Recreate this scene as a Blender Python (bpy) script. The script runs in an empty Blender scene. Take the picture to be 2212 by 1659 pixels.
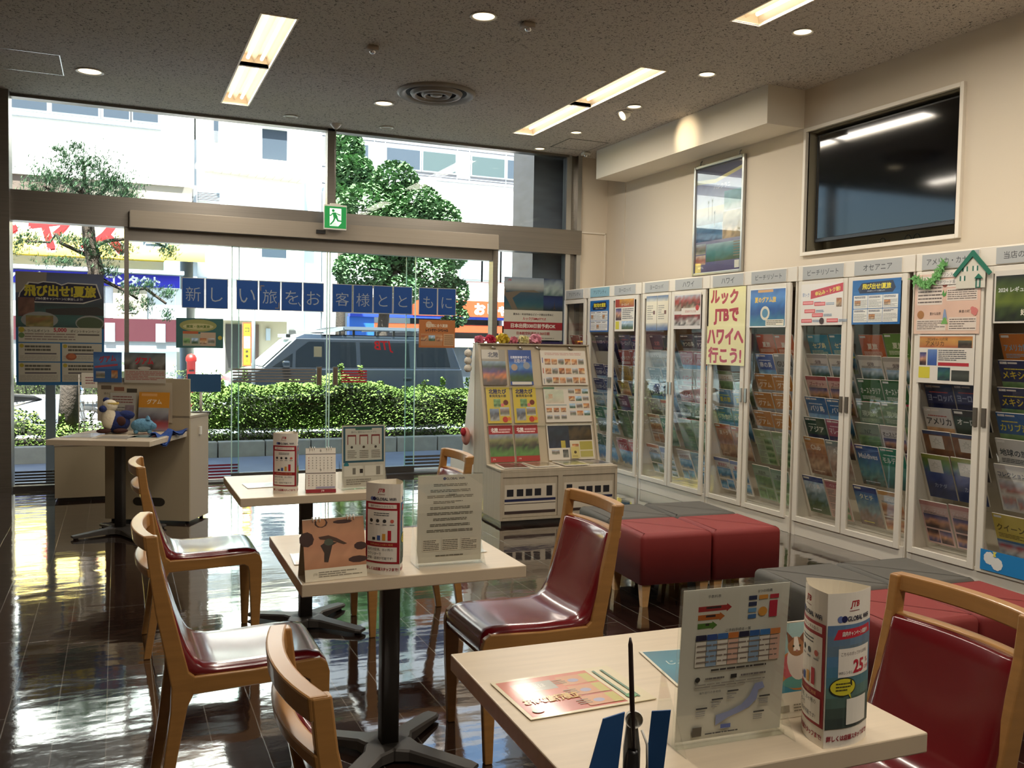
import bpy, math, random
from math import sin, cos, pi, radians, atan2, hypot
from mathutils import Vector, Matrix

C = bpy.context.scene.collection
sc = bpy.context.scene

# ------------------------------------------------------------------ camera
cd = bpy.data.cameras.new('camera')
cam = bpy.data.objects.new('camera', cd); C.objects.link(cam); sc.camera = cam
YAW, PIT, ROL = 0.41241912, -0.04550323, 0.01697969
fw = Vector((sin(YAW)*cos(PIT), cos(YAW)*cos(PIT), sin(PIT)))
r0 = Vector((cos(YAW), -sin(YAW), 0)); u0 = r0.cross(fw)
rr = r0*cos(ROL) + u0*sin(ROL); uu = -r0*sin(ROL) + u0*cos(ROL)
cam.matrix_world = Matrix(((rr.x, uu.x, -fw.x, 0), (rr.y, uu.y, -fw.y, 0), (rr.z, uu.z, -fw.z, 1.4), (0, 0, 0, 1)))
cd.sensor_fit = 'HORIZONTAL'; cd.sensor_width = 36; cd.lens = 36*1950.24/2212
cd.clip_start = 0.05; cd.clip_end = 300

# ------------------------------------------------------------------ world, sun, exposure
w = bpy.data.worlds.new('world'); sc.world = w; w.use_nodes = True
nt = w.node_tree; nt.nodes.clear()
o_ = nt.nodes.new('ShaderNodeOutputWorld'); b_ = nt.nodes.new('ShaderNodeBackground')
s_ = nt.nodes.new('ShaderNodeTexSky'); s_.sky_type = 'NISHITA'; s_.sun_disc = False
s_.sun_elevation = radians(58); s_.sun_rotation = radians(200); s_.dust_density = 2
nt.links.new(s_.outputs[0], b_.inputs[0]); nt.links.new(b_.outputs[0], o_.inputs[0])
b_.inputs[1].default_value = 0.42
sl = bpy.data.lights.new('sun', 'SUN'); so = bpy.data.objects.new('sun', sl); C.objects.link(so)
sl.energy = 34.0; sl.angle = radians(0.6); sl.color = (1.0, 0.97, 0.92)
sd = Vector((0.35, 1.0, -2.2)).normalized()          # the way the light travels: from behind the shop, steeply down
so.rotation_euler = sd.to_track_quat('-Z', 'Y').to_euler()
sc.view_settings.view_transform = 'Standard'; sc.view_settings.look = 'None'
sc.view_settings.gamma = 1.0; sc.view_settings.exposure = 0.25; sc.view_settings.use_curve_mapping = False
sc.cycles.max_bounces = 8; sc.cycles.transparent_max_bounces = 24; sc.cycles.use_denoising = True
sc.cycles.sample_clamp_indirect = 6.0; sc.cycles.caustics_reflective = False; sc.cycles.caustics_refractive = False
TUBE = 3.2
FIXW = 22.0

# ------------------------------------------------------------------ helpers
def s2l(v):
    v = v/255.0
    return v/12.92 if v <= 0.04045 else ((v+0.055)/1.055)**2.4
def lin(c):
    if isinstance(c, str): c = tuple(int(c[i:i+2], 16) for i in (0, 2, 4))
    return (s2l(c[0]), s2l(c[1]), s2l(c[2]), 1.0)

def mat(name, col, rough=0.5, metal=0.0, coat=0.0, spec=0.5, noise=None, bump=None, emit=0, sheen=0):
    m = bpy.data.materials.new(name); m.use_nodes = True
    n = m.node_tree; p = n.nodes['Principled BSDF']
    c = lin(col)
    p.inputs['Base Color'].default_value = c
    p.inputs['Roughness'].default_value = rough; p.inputs['Metallic'].default_value = metal
    p.inputs['Coat Weight'].default_value = coat; p.inputs['Coat Roughness'].default_value = 0.12
    p.inputs['Specular IOR Level'].default_value = spec
    if sheen: p.inputs['Sheen Weight'].default_value = sheen
    if emit:
        p.inputs['Emission Color'].default_value = c; p.inputs['Emission Strength'].default_value = emit
    if noise or bump:
        tc = n.nodes.new('ShaderNodeTexCoord'); mp = n.nodes.new('ShaderNodeMapping'); n.links.new(tc.outputs['Object'], mp.inputs[0])
    if noise:   # (scale xyz, strength)
        mp.inputs['Scale'].default_value = noise[0]
        nz = n.nodes.new('ShaderNodeTexNoise'); nz.inputs['Scale'].default_value = 1.0; nz.inputs['Detail'].default_value = 4
        n.links.new(mp.outputs[0], nz.inputs[0])
        rp = n.nodes.new('ShaderNodeValToRGB'); k = noise[1]
        rp.color_ramp.elements[0].position = 0.3; rp.color_ramp.elements[1].position = 0.7
        rp.color_ramp.elements[0].color = (c[0]*(1-k), c[1]*(1-k), c[2]*(1-k), 1)
        rp.color_ramp.elements[1].color = (min(1, c[0]*(1+k)), min(1, c[1]*(1+k)), min(1, c[2]*(1+k)), 1)
        n.links.new(nz.outputs[0], rp.inputs[0]); n.links.new(rp.outputs[0], p.inputs['Base Color'])
    if bump:    # (scale, strength, distance)
        nb = n.nodes.new('ShaderNodeTexNoise'); nb.inputs['Scale'].default_value = bump[0]; nb.inputs['Detail'].default_value = 3
        n.links.new(tc.outputs['Object'], nb.inputs[0])
        bp = n.nodes.new('ShaderNodeBump'); bp.inputs['Strength'].default_value = bump[1]; bp.inputs['Distance'].default_value = bump[2]
        n.links.new(nb.outputs[0], bp.inputs['Height']); n.links.new(bp.outputs[0], p.inputs['Normal'])
    return m

def glass_mat(name, tint, refl=0.05, rough=0.0):
    m = bpy.data.materials.new(name); m.use_nodes = True; n = m.node_tree; n.nodes.clear()
    out = n.nodes.new('ShaderNodeOutputMaterial'); mx = n.nodes.new('ShaderNodeMixShader')
    tr = n.nodes.new('ShaderNodeBsdfTransparent'); gl = n.nodes.new('ShaderNodeBsdfGlossy')
    tr.inputs[0].default_value = (*tint, 1); gl.inputs['Roughness'].default_value = rough
    fr = n.nodes.new('ShaderNodeLayerWeight'); fr.inputs[0].default_value = 0.5
    pw = n.nodes.new('ShaderNodeMath'); pw.operation = 'POWER'; pw.inputs[1].default_value = 4.0
    ml = n.nodes.new('ShaderNodeMath'); ml.operation = 'MULTIPLY_ADD'; ml.inputs[1].default_value = 0.75; ml.inputs[2].default_value = refl*0.5
    ml.use_clamp = True
    n.links.new(fr.outputs['Facing'], pw.inputs[0]); n.links.new(pw.outputs[0], ml.inputs[0]); n.links.new(ml.outputs[0], mx.inputs[0])
    n.links.new(tr.outputs[0], mx.inputs[1]); n.links.new(gl.outputs[0], mx.inputs[2]); n.links.new(mx.outputs[0], out.inputs[0])
    return m

def emit_mat(name, col, s):
    m = bpy.data.materials.new(name); m.use_nodes = True; n = m.node_tree; n.nodes.clear()
    out = n.nodes.new('ShaderNodeOutputMaterial'); e = n.nodes.new('ShaderNodeEmission')
    e.inputs[0].default_value = (*col, 1); e.inputs[1].default_value = s; n.links.new(e.outputs[0], out.inputs[0])
    return m

class MB:
    """collects shapes and links them as one mesh object"""
    def __init__(s): s.v = []; s.f = []; s.m = []; s.sm = []; s.T = None
    def add(s, vs, fs, mi=0, smooth=False):
        o = len(s.v)
        if s.T: vs = [tuple(s.T @ Vector(p)) for p in vs]
        s.v += [tuple(p) for p in vs]
        for f in fs: s.f.append([i+o for i in f]); s.m.append(mi); s.sm.append(smooth)
        return s
    def box(s, x0, x1, y0, y1, z0, z1, mi=0):
        v = [(x, y, z) for z in (z0, z1) for y in (y0, y1) for x in (x0, x1)]
        return s.add(v, [(0, 2, 3, 1), (4, 5, 7, 6), (0, 1, 5, 4), (2, 6, 7, 3), (0, 4, 6, 2), (1, 3, 7, 5)], mi)
    def rbox(s, x0, x1, y0, y1, z0, z1, r, mi=0, seg=3, zr=None):
        """box with rounded vertical corners and a softened top edge"""
        ring = []
        for cx, cy, a0 in ((x1-r, y1-r, 0), (x0+r, y1-r, pi/2), (x0+r, y0+r, pi), (x1-r, y0+r, 3*pi/2)):
            for k in range(seg+1):
                a = a0 + k*pi/2/seg; ring.append((cx, cy, cos(a), sin(a)))
        zr = r if zr is None else zr
        rows = [(z0, r)] + [(z1-zr+zr*sin(k*pi/2/seg), r-zr+zr*cos(k*pi/2/seg)) for k in range(seg+1)]
        vs = []; n = len(ring)
        for z, rad in rows: vs += [(cx+rad*c, cy+rad*q, z) for cx, cy, c, q in ring]
        fs = [list(range(n))[::-1], [(len(rows)-1)*n+i for i in range(n)]]
        s.add(vs, fs, mi); o = len(s.v)-len(vs)
        for k in range(len(rows)-1):
            for i in range(n):
                j = (i+1) % n; s.f.append([o+k*n+i, o+k*n+j, o+(k+1)*n+j, o+(k+1)*n+i]); s.m.append(mi); s.sm.append(True)
        return s
    def prism(s, prof, a0, a1, axis='y', mi=0, smooth=False):
        """extrude a closed 2D outline along an axis; outline in the other two axes in order"""
        n = len(prof); vs = []
        for a in (a0, a1):
            for p, q in prof:
                vs.append({'x': (a, p, q), 'y': (p, a, q), 'z': (p, q, a)}[axis])
        s.add(vs, [list(range(n)), list(range(n, 2*n))[::-1]], mi)
        o = len(s.v)-2*n
        for i in range(n):
            j = (i+1) % n; s.f.append([o+i, o+n+i, o+n+j, o+j]); s.m.append(mi); s.sm.append(smooth)
        return s
    def tube(s, pts, r, n=8, mi=0, caps=True):
        pts = [Vector(p) for p in pts]; rs = r if isinstance(r, (list, tuple)) else [r]*len(pts)
        vs = []; up = None
        for i, p in enumerate(pts):
            d = (pts[min(i+1, len(pts)-1)]-pts[max(i-1, 0)]).normalized()
            if up is None:
                up = Vector((0, 0, 1)) if abs(d.z) < 0.9 else Vector((1, 0, 0))
            a = d.cross(up)
            if a.length < 1e-5: a = d.cross(Vector((0, 1, 0)))
            a.normalize(); b = a.cross(d).normalized(); up = b
            for k in range(n):
                t = 2*pi*k/n; vs.append(p + a*cos(t)*rs[i] + b*sin(t)*rs[i])
        fs = []
        for i in range(len(pts)-1):
            for k in range(n):
                j = (k+1) % n; fs.append([i*n+k, i*n+j, (i+1)*n+j, (i+1)*n+k])
        s.add(vs, fs, mi, True)
        if caps:
            o = len(s.v)-len(vs)
            s.f += [[o+k for k in range(n)][::-1], [o+(len(pts)-1)*n+k for k in range(n)]]; s.m += [mi, mi]; s.sm += [False, False]
        return s
    def lathe(s, prof, cx=0, cy=0, cz=0, n=24, mi=0, axis='z', smooth=True):
        vs = []
        for r, h in prof:
            for k in range(n):
                t = 2*pi*k/n
                if axis == 'z': vs.append((cx+r*cos(t), cy+r*sin(t), cz+h))
                elif axis == 'y': vs.append((cx+r*cos(t), cy+h, cz+r*sin(t)))
                else: vs.append((cx+h, cy+r*cos(t), cz+r*sin(t)))
        fs = []
        for i in range(len(prof)-1):
            for k in range(n):
                j = (k+1) % n; fs.append([i*n+k, i*n+j, (i+1)*n+j, (i+1)*n+k])
        return s.add(vs, fs, mi, smooth)
    def ball(s, c, r, n=12, m=8, mi=0):
        if not isinstance(r, (tuple, list)): r = (r, r, r)
        vs = []; fs = []
        for i in range(m+1):
            t = pi*i/m
            for k in range(n):
                a = 2*pi*k/n; vs.append((c[0]+r[0]*sin(t)*cos(a), c[1]+r[1]*sin(t)*sin(a), c[2]+r[2]*cos(t)))
        for i in range(m):
            for k in range(n):
                j = (k+1) % n; fs.append([i*n+k, (i+1)*n+k, (i+1)*n+j, i*n+j])
        return s.add(vs, fs, mi, True)
    def holes(s, a0, a1, b0, b1, rects, put, mi=0):
        """a flat rectangle with rectangular holes; put(a,b) gives the point"""
        A = sorted(set([a0, a1]+[r[0] for r in rects]+[r[1] for r in rects])); B = sorted(set([b0, b1]+[r[2] for r in rects]+[r[3] for r in rects]))
        for i in range(len(A)-1):
            for j in range(len(B)-1):
                ca, cb = (A[i]+A[i+1])/2, (B[j]+B[j+1])/2
                if any(r[0] < ca < r[1] and r[2] < cb < r[3] for r in rects): continue
                s.add([put(A[i], B[j]), put(A[i+1], B[j]), put(A[i+1], B[j+1]), put(A[i], B[j+1])], [(0, 1, 2, 3)], mi)
        return s
    def build(s, name, mats, parent=None, loc=None, rz=0, bevel=0, **kw):
        me = bpy.data.meshes.new(name); me.from_pydata(s.v, [], s.f)
        if not isinstance(mats, (list, tuple)): mats = [mats]
        for m in mats: me.materials.append(m)
        me.polygons.foreach_set('material_index', s.m); me.polygons.foreach_set('use_smooth', s.sm); me.update()
        o = bpy.data.objects.new(name, me); C.objects.link(o)
        if parent: o.parent = parent
        if loc: o.location = loc
        if rz: o.rotation_euler.z = rz
        if bevel:
            b = o.modifiers.new('bevel', 'BEVEL'); b.width = bevel; b.segments = 2; b.limit_method = 'ANGLE'; b.angle_limit = radians(50)
        tag(o, **kw)
        return o

def tag(o, label=None, cat=None, group=None, kind=None):
    if label: o['label'] = label
    if cat: o['category'] = cat
    if group: o['group'] = group
    if kind: o['kind'] = kind
    return o
def empty(name, loc=(0, 0, 0), rz=0, label=None, cat=None, group=None):
    o = bpy.data.objects.new(name, None); C.objects.link(o); o.location = loc; o.rotation_euler = (0, 0, rz); o.empty_display_size = 0.1
    return tag(o, label, cat, group)
def copy_tree(o, parent=None):
    c = o.copy(); C.objects.link(c)
    if parent: c.parent = parent
    for ch in list(o.children): copy_tree(ch, c)
    return c

# printed matter: coloured areas and lettering carried by a colour attribute
_tc = {}
def glyphs(txt, bold=0.0, res=2):
    k = (txt, bold, res)
    if k not in _tc:
        cu = bpy.data.curves.new('t', 'FONT'); cu.body = txt; cu.size = 1; cu.resolution_u = res; cu.offset = bold; cu.fill_mode = 'FRONT'
        ob = bpy.data.objects.new('t', cu)
        me = bpy.data.meshes.new_from_object(ob)
        vs = [(v.co.x, v.co.y) for v in me.vertices]; fs = [list(p.vertices) for p in me.polygons]
        bpy.data.objects.remove(ob); bpy.data.curves.remove(cu); bpy.data.meshes.remove(me)
        if not vs: vs = [(0, 0), (1, 0), (1, 1)]
        x0 = min(v[0] for v in vs); x1 = max(v[0] for v in vs); y0 = min(v[1] for v in vs); y1 = max(v[1] for v in vs)
        _tc[k] = (vs, fs, x0, x1, y0, y1)
    return _tc[k]

STEP = 0.00007
class Sheet:
    def __init__(s, w, h, bg='ffffff', t=0.003, paper=True):
        s.w, s.h, s.v, s.f, s.c, s.L = w, h, [], [], [], 0
        if paper:
            o = [(0, 0, 0), (w, 0, 0), (w, h, 0), (0, h, 0), (0, 0, -t), (w, 0, -t), (w, h, -t), (0, h, -t)]
            s.v += o; c = lin(bg)
            e = lin('e6e1d6') if t > 0.004 else c
            for i, f in enumerate([(0, 1, 2, 3), (7, 6, 5, 4), (0, 4, 5, 1), (1, 5, 6, 2), (2, 6, 7, 3), (3, 7, 4, 0)]): s.f.append(list(f)); s.c.append(c if i in (0,) else e)
    def up(s): s.L += 1; return s.L*STEP
    def poly(s, pts, col, z=None):
        z = s.up() if z is None else z; o = len(s.v); s.v += [(x, y, z) for x, y in pts]; s.f.append(list(range(o, o+len(pts)))); s.c.append(lin(col)); return s
    def rect(s, x0, y0, x1, y1, col, z=None): return s.poly([(x0, y0), (x1, y0), (x1, y1), (x0, y1)], col, z)
    def disc(s, x, y, r, col, ry=None, n=20):
        ry = ry or r; return s.poly([(x+r*cos(2*pi*k/n), y+ry*sin(2*pi*k/n)) for k in range(n)], col)
    def photo(s, x0, y0, x1, y1, pal, seed=0, nx=10, ny=8, amp=0.35):
        """a picture: bands of the palette from top to bottom, mottled; corner colours blend"""
        rnd = random.Random(seed); z = s.up(); o = len(s.v); cols = []
        P = [lin(p) for p in pal]
        for j in range(ny+1):
            for i in range(nx+1):
                s.v.append((x0+(x1-x0)*i/nx, y0+(y1-y0)*j/ny, z))
                t = (1-j/ny)*(len(P)-1)+rnd.uniform(-amp, amp)*(0.3+0.7*(1-j/ny))*1.6
                t = max(0, min(len(P)-1.001, t)); k = int(t); g = t-k; b = rnd.uniform(1-amp*0.7, 1+amp*0.5)
                cols.append(tuple(min(1, max(0, (P[k][q]*(1-g)+P[k+1][q]*g)*b)) for q in range(3))+(1,))
        for j in range(ny):
            for i in range(nx):
                q = [j*(nx+1)+i, j*(nx+1)+i+1, (j+1)*(nx+1)+i+1, (j+1)*(nx+1)+i]
                s.f.append([o+a for a in q]); s.c.append([cols[a] for a in q])
        return s
    def text(s, txt, x, y, h, col, w=None, al='c', bold=0.0, res=2, rot=0, mirror=False, em=False, shear=0):
        """lettering of height h centred at (x,y), squeezed to width w at most"""
        if bold > .012:       # heavier strokes: the same lettering laid down a few times, slightly shifted
            e = bold*h*.62; z0 = s.L
            for dx, dy in ((-e, -e), (e, -e), (-e, e), (e, e), (0, 0)): s.text(txt, x+dx, y+dy, h*.96, col, w, al, .008, res, rot, mirror, em, shear)
            s.L = z0+3; return s
        vs, fs, a0, a1, b0, b1 = glyphs(txt, bold, res)
        if em: b0, b1 = -0.12, 0.88
        k = h/(b1-b0); kx = k
        if w and (a1-a0)*k > w: kx = w/(a1-a0)
        W = (a1-a0)*kx; ox = {'c': x-W/2, 'l': x, 'r': x-W}[al]
        z = s.up(); o = len(s.v); ca, sa = cos(rot), sin(rot)
        for p, q in vs:
            X = ox+(p-a0)*kx; Y = y-h/2+(q-b0)*k
            X += (Y-y)*shear
            if mirror: X = 2*x-X
            if rot: X, Y = x+(X-x)*ca-(Y-y)*sa, y+(X-x)*sa+(Y-y)*ca
            s.v.append((X, Y, z))
        c = lin(col)
        for f in fs: s.f.append([o+i for i in (reversed(f) if mirror else f)]); s.c.append(c)
        return s
    def lines(s, x0, y0, x1, y1, n, col, seed=1, th=0.45):
        """n lines of small print"""
        rnd = random.Random(seed); z = s.up(); hh = (y1-y0)/n
        for k in range(n):
            y = y1-(k+0.5)*hh; x = x0; end = x0+(x1-x0)*(1 if rnd.random() < 0.7 else rnd.uniform(.5, .95))
            while x < end-1e-4:
                d = min(end-x, (x1-x0)*rnd.uniform(.05, .22)); s.rect(x, y-hh*th/2, x+d, y+hh*th/2, col, z); x += d+(x1-x0)*0.015
        return s
    def mesh(s, name, m):
        me = bpy.data.meshes.new(name); me.from_pydata(s.v, [], s.f); me.materials.append(m)
        at = me.color_attributes.new('Col', 'FLOAT_COLOR', 'CORNER'); buf = []
        for f, c in zip(s.f, s.c):
            if isinstance(c, list):
                for q in c: buf += q
            else: buf += list(c)*len(f)
        at.data.foreach_set('color', buf); me.update(); return me
def frame_m(org, u, v):
    u = Vector(u).normalized(); v = Vector(v).normalized(); n = u.cross(v).normalized(); v = n.cross(u)
    return Matrix(((u.x, v.x, n.x, org[0]), (u.y, v.y, n.y, org[1]), (u.z, v.z, n.z, org[2]), (0, 0, 0, 1)))
def put(name, me, org, u, v, parent=None, **kw):
    o = bpy.data.objects.new(name, me); C.objects.link(o)
    if parent: o.parent = parent
    o.matrix_local = frame_m(org, u, v)
    return tag(o, **kw)

def print_mat(name, rough, coat=0.0):
    m = bpy.data.materials.new(name); m.use_nodes = True; n = m.node_tree; p = n.nodes['Principled BSDF']
    a = n.nodes.new('ShaderNodeAttribute'); a.attribute_name = 'Col'; n.links.new(a.outputs[0], p.inputs['Base Color'])
    p.inputs['Roughness'].default_value = rough; p.inputs['Coat Weight'].default_value = coat; p.inputs['Coat Roughness'].default_value = 0.08
    return m

# ------------------------------------------------------------------ materials
PRINT = print_mat('printed_paper', 0.5); GLOSSY = print_mat('glossy_print', 0.3, 0.6); BOARD = print_mat('painted_sign', 0.6)
def backlit_mat(name, k=0.5):
    m = print_mat(name, 0.6); n = m.node_tree; p = n.nodes['Principled BSDF']; a = n.nodes['Attribute']; out = n.nodes['Material Output']
    tr = n.nodes.new('ShaderNodeBsdfTranslucent'); mx = n.nodes.new('ShaderNodeMixShader'); mx.inputs[0].default_value = k
    n.links.new(a.outputs[0], tr.inputs[0]); n.links.new(p.outputs[0], mx.inputs[1]); n.links.new(tr.outputs[0], mx.inputs[2]); n.links.new(mx.outputs[0], out.inputs[0]); return m
WINPRINT = backlit_mat('translucent_print', 0.27)
M_wall = mat('wall_paint', 'd4c8b5', 0.85, bump=(180, 0.08, 0.002))
M_dwall = mat('far_wall_paint', 'b8ab97', 0.9)
M_white = mat('white_laminate', 'e6ded0', 0.42, noise=((2, 2, 0.6), 0.03))
M_white2 = mat('kiosk_laminate', 'b5a892', 0.5, noise=((30, 30, 1.2), 0.06))
M_inner = mat('cabinet_inside', 'cfc5b2', 0.6)
M_wood = mat('beech_wood', 'a0733e', 0.38, coat=0.25, noise=((6, 6, 60), 0.10))
M_top = mat('maple_laminate', 'c8b79e', 0.33, noise=((5, 60, 5), 0.05))
M_red = mat('red_vinyl', '650c14', 0.24, coat=0.7, bump=(260, 0.06, 0.001))
M_ored = mat('ottoman_red_vinyl', '7e2422', 0.62, bump=(500, 0.12, 0.001))
M_ogrey = mat('ottoman_grey_vinyl', '4e4b45', 0.7, bump=(500, 0.12, 0.001))
M_dark = mat('dark_grey_steel', '4a4642', 0.45, metal=0.35)
M_black = mat('black_plastic', '101011', 0.35)
M_screen = mat('tv_screen', '020203', 0.07, spec=0.7)
M_steel = mat('brushed_steel', '857f77', 0.36, metal=0.85, noise=((0.6, 1, 120), 0.08))
M_steel2 = mat('satin_steel_cover', '9a9082', 0.45, metal=0.45, noise=((0.6, 1, 120), 0.05))
M_alu = mat('aluminium', 'b9b9b6', 0.3, metal=0.9)
M_chrome = mat('chrome', 'd8d8d8', 0.15, metal=1.0)
M_plastic = mat('white_plastic', 'e4e0d6', 0.4)
M_granite = mat('grey_granite', '5e606c', 0.5, noise=((3, 3, 9), 0.18))
M_fix = mat('light_housing', 'fff2dc', 0.45)
M_glass = glass_mat('window_glass', (0.93, 0.97, 0.96), 0.02)
M_glass2 = glass_mat('sliding_door_glass', (0.88, 0.95, 0.94), 0.03)
M_cglass = glass_mat('cabinet_glass', (0.97, 0.97, 0.96), 0.05)
M_acr = glass_mat('clear_acrylic', (0.96, 0.97, 0.96), 0.09)
M_edgeglass = mat('glass_edge', 'bfe0d6', 0.2)
M_tube = emit_mat('fluorescent_tube', (1.0, 0.86, 0.66), TUBE)
M_down = emit_mat('downlight_lamp', (1.0, 0.80, 0.50), 2.6)
M_exit = emit_mat('exit_lamp', (0.9, 1.0, 0.92), 1.0)
M_leaf = mat('hedge_leaf', '52662c', 0.7, spec=0.25, noise=((3, 3, 3), 0.45))
M_leaf2 = mat('tree_leaf', '56744c', 0.8, spec=0.2, noise=((2, 2, 2), 0.45))
M_pine = mat('pine_needle', '4c6b4a', 0.6, noise=((2, 2, 2), 0.4))
M_core = mat('hedge_core', '20240f', 0.9)
M_bark = mat('bark', '40362e', 0.9, noise=((10, 10, 4), 0.4), bump=(30, 0.6, 0.02))
M_van = mat('slate_blue_car_paint', '1d232b', 0.25, metal=0.4, coat=0.8)
M_vglass = mat('tinted_car_glass', '0c1014', 0.08, spec=0.45)
M_wshield = mat('windscreen_glass', 'a9c2bb', 0.12, spec=0.8)
M_rubber = mat('rubber', '121212', 0.8)
M_bldw = mat('white_render', 'f4f2ec', 0.9, noise=((0.4, 0.4, 0.4), 0.03))
M_bldg = mat('grey_render', '9aa3aa', 0.9)
M_bldd = mat('dark_opening', '3d4550', 0.3)
M_asph = mat('asphalt', '74757a', 0.9, noise=((4, 4, 4), 0.12))
M_pave = mat('paving', 'a9aaa9', 0.85, noise=((3, 3, 3), 0.08))
M_kerb = mat('kerb_stone', 'a8a498', 0.9, noise=((8, 8, 8), 0.12))
M_soil = mat('soil', '3c3326', 1.0)
M_maroon = mat('maroon_panel', '40101a', 0.5)
M_redp = mat('red_plastic', 'b0180f', 0.45)

def floor_mat():
    m = bpy.data.materials.new('dark_plank_floor'); m.use_nodes = True; n = m.node_tree; p = n.nodes['Principled BSDF']
    N = n.nodes.new; L = n.links.new
    tc = N('ShaderNodeTexCoord'); sp = N('ShaderNodeSeparateXYZ'); L(tc.outputs['Object'], sp.inputs[0])
    def M(op, a, b=None, c=None):
        k = N('ShaderNodeMath'); k.operation = op
        for i, q in enumerate((a, b, c)):
            if q is None: continue
            if isinstance(q, (int, float)): k.inputs[i].default_value = q
            else: L(q, k.inputs[i])
        return k.outputs[0]
    xs = M('DIVIDE', M('ADD', sp.outputs[0], 0.04), 0.1683)
    col = M('FLOOR', xs); fx = M('FRACT', xs)
    wn = N('ShaderNodeTexWhiteNoise'); wn.noise_dimensions = '1D'; L(col, wn.inputs['W'])
    ys = M('ADD', M('DIVIDE', sp.outputs[1], 0.93), wn.outputs['Value']); row = M('FLOOR', ys); fy = M('FRACT', ys)
    gx = M('GREATER_THAN', M('ABSOLUTE', M('SUBTRACT', fx, 0.5)), 0.4885)
    gy = M('GREATER_THAN', M('ABSOLUTE', M('SUBTRACT', fy, 0.5)), 0.4980)
    g = M('MAXIMUM', gx, gy)
    cb = N('ShaderNodeCombineXYZ'); L(col, cb.inputs[0]); L(row, cb.inputs[1])
    w2 = N('ShaderNodeTexWhiteNoise'); L(cb.outputs[0], w2.inputs['Vector'])
    mp = N('ShaderNodeMapping'); L(tc.outputs['Object'], mp.inputs[0]); mp.inputs['Scale'].default_value = (40, 3, 1)
    nz = N('ShaderNodeTexNoise'); L(mp.outputs[0], nz.inputs[0]); nz.inputs['Scale'].default_value = 1; nz.inputs['Detail'].default_value = 6
    v = M('ADD', M('MULTIPLY', w2.outputs['Value'], 0.45), M('MULTIPLY', nz.outputs[0], 0.55))
    rp = N('ShaderNodeValToRGB'); L(v, rp.inputs[0])
    rp.color_ramp.elements[0].color = lin('150d0a'); rp.color_ramp.elements[1].color = lin('33221c'); rp.color_ramp.elements[0].position = .2; rp.color_ramp.elements[1].position = .8
    mx = N('ShaderNodeMix'); mx.data_type = 'RGBA'; L(g, mx.inputs[0]); L(rp.outputs[0], mx.inputs[6]); mx.inputs[7].default_value = lin('6d665e')  # pale joint colour paints in the gleam reflected along the seams
    L(mx.outputs[2], p.inputs['Base Color'])
    # waxed surface: long soft ripples across the boards plus fine scuffs
    m2 = N('ShaderNodeMapping'); L(tc.outputs['Object'], m2.inputs[0]); m2.inputs['Scale'].default_value = (2.6, 6, 1)
    n2 = N('ShaderNodeTexNoise'); L(m2.outputs[0], n2.inputs[0]); n2.inputs['Scale'].default_value = 1.0; n2.inputs['Detail'].default_value = 2.5
    n3 = N('ShaderNodeTexNoise'); L(tc.outputs['Object'], n3.inputs[0]); n3.inputs['Scale'].default_value = 55; n3.inputs['Detail'].default_value = 3
    h = M('ADD', M('ADD', M('MULTIPLY', n2.outputs[0], 1.0), M('MULTIPLY', n3.outputs[0], 0.05)), M('MULTIPLY', w2.outputs['Value'], 0.12))
    h = M('SUBTRACT', h, M('MULTIPLY', g, 0.12))
    bp = N('ShaderNodeBump'); bp.inputs['Strength'].default_value = 0.36; bp.inputs['Distance'].default_value = 0.006; L(h, bp.inputs['Height'])
    L(bp.outputs[0], p.inputs['Normal'])
    rr_ = M('ADD', M('MULTIPLY', n3.outputs[0], 0.08), 0.03); L(rr_, p.inputs['Roughness'])
    p.inputs['Specular IOR Level'].default_value = 1.0; p.inputs['Coat IOR'].default_value = 1.7; p.inputs['Coat Weight'].default_value = 1.0; p.inputs['Coat Roughness'].default_value = 0.05
    L(bp.outputs[0], p.inputs['Coat Normal'])
    return m
M_floor = floor_mat()

def ceiling_mat():
    m = bpy.data.materials.new('fissured_ceiling_board'); m.use_nodes = True; n = m.node_tree; p = n.nodes['Principled BSDF']
    N = n.nodes.new; L = n.links.new
    tc = N('ShaderNodeTexCoord')
    nz = N('ShaderNodeTexNoise'); L(tc.outputs['Object'], nz.inputs[0]); nz.inputs['Scale'].default_value = 62; nz.inputs['Detail'].default_value = 3; nz.inputs['Distortion'].default_value = 1.2
    rp = N('ShaderNodeValToRGB'); L(nz.outputs[0], rp.inputs[0])
    rp.color_ramp.elements[0].position = 0.36; rp.color_ramp.elements[0].color = lin('5f5952')
    rp.color_ramp.elements[1].position = 0.44; rp.color_ramp.elements[1].color = lin('c2b9ae')
    L(rp.outputs[0], p.inputs['Base Color']); p.inputs['Roughness'].default_value = 0.95
    bp = N('ShaderNodeBump'); bp.inputs['Strength'].default_value = 0.5; bp.inputs['Distance'].default_value = 0.004; L(rp.outputs[0], bp.inputs['Height']); L(bp.outputs[0], p.inputs['Normal'])
    return m
M_ceil = ceiling_mat()

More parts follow.
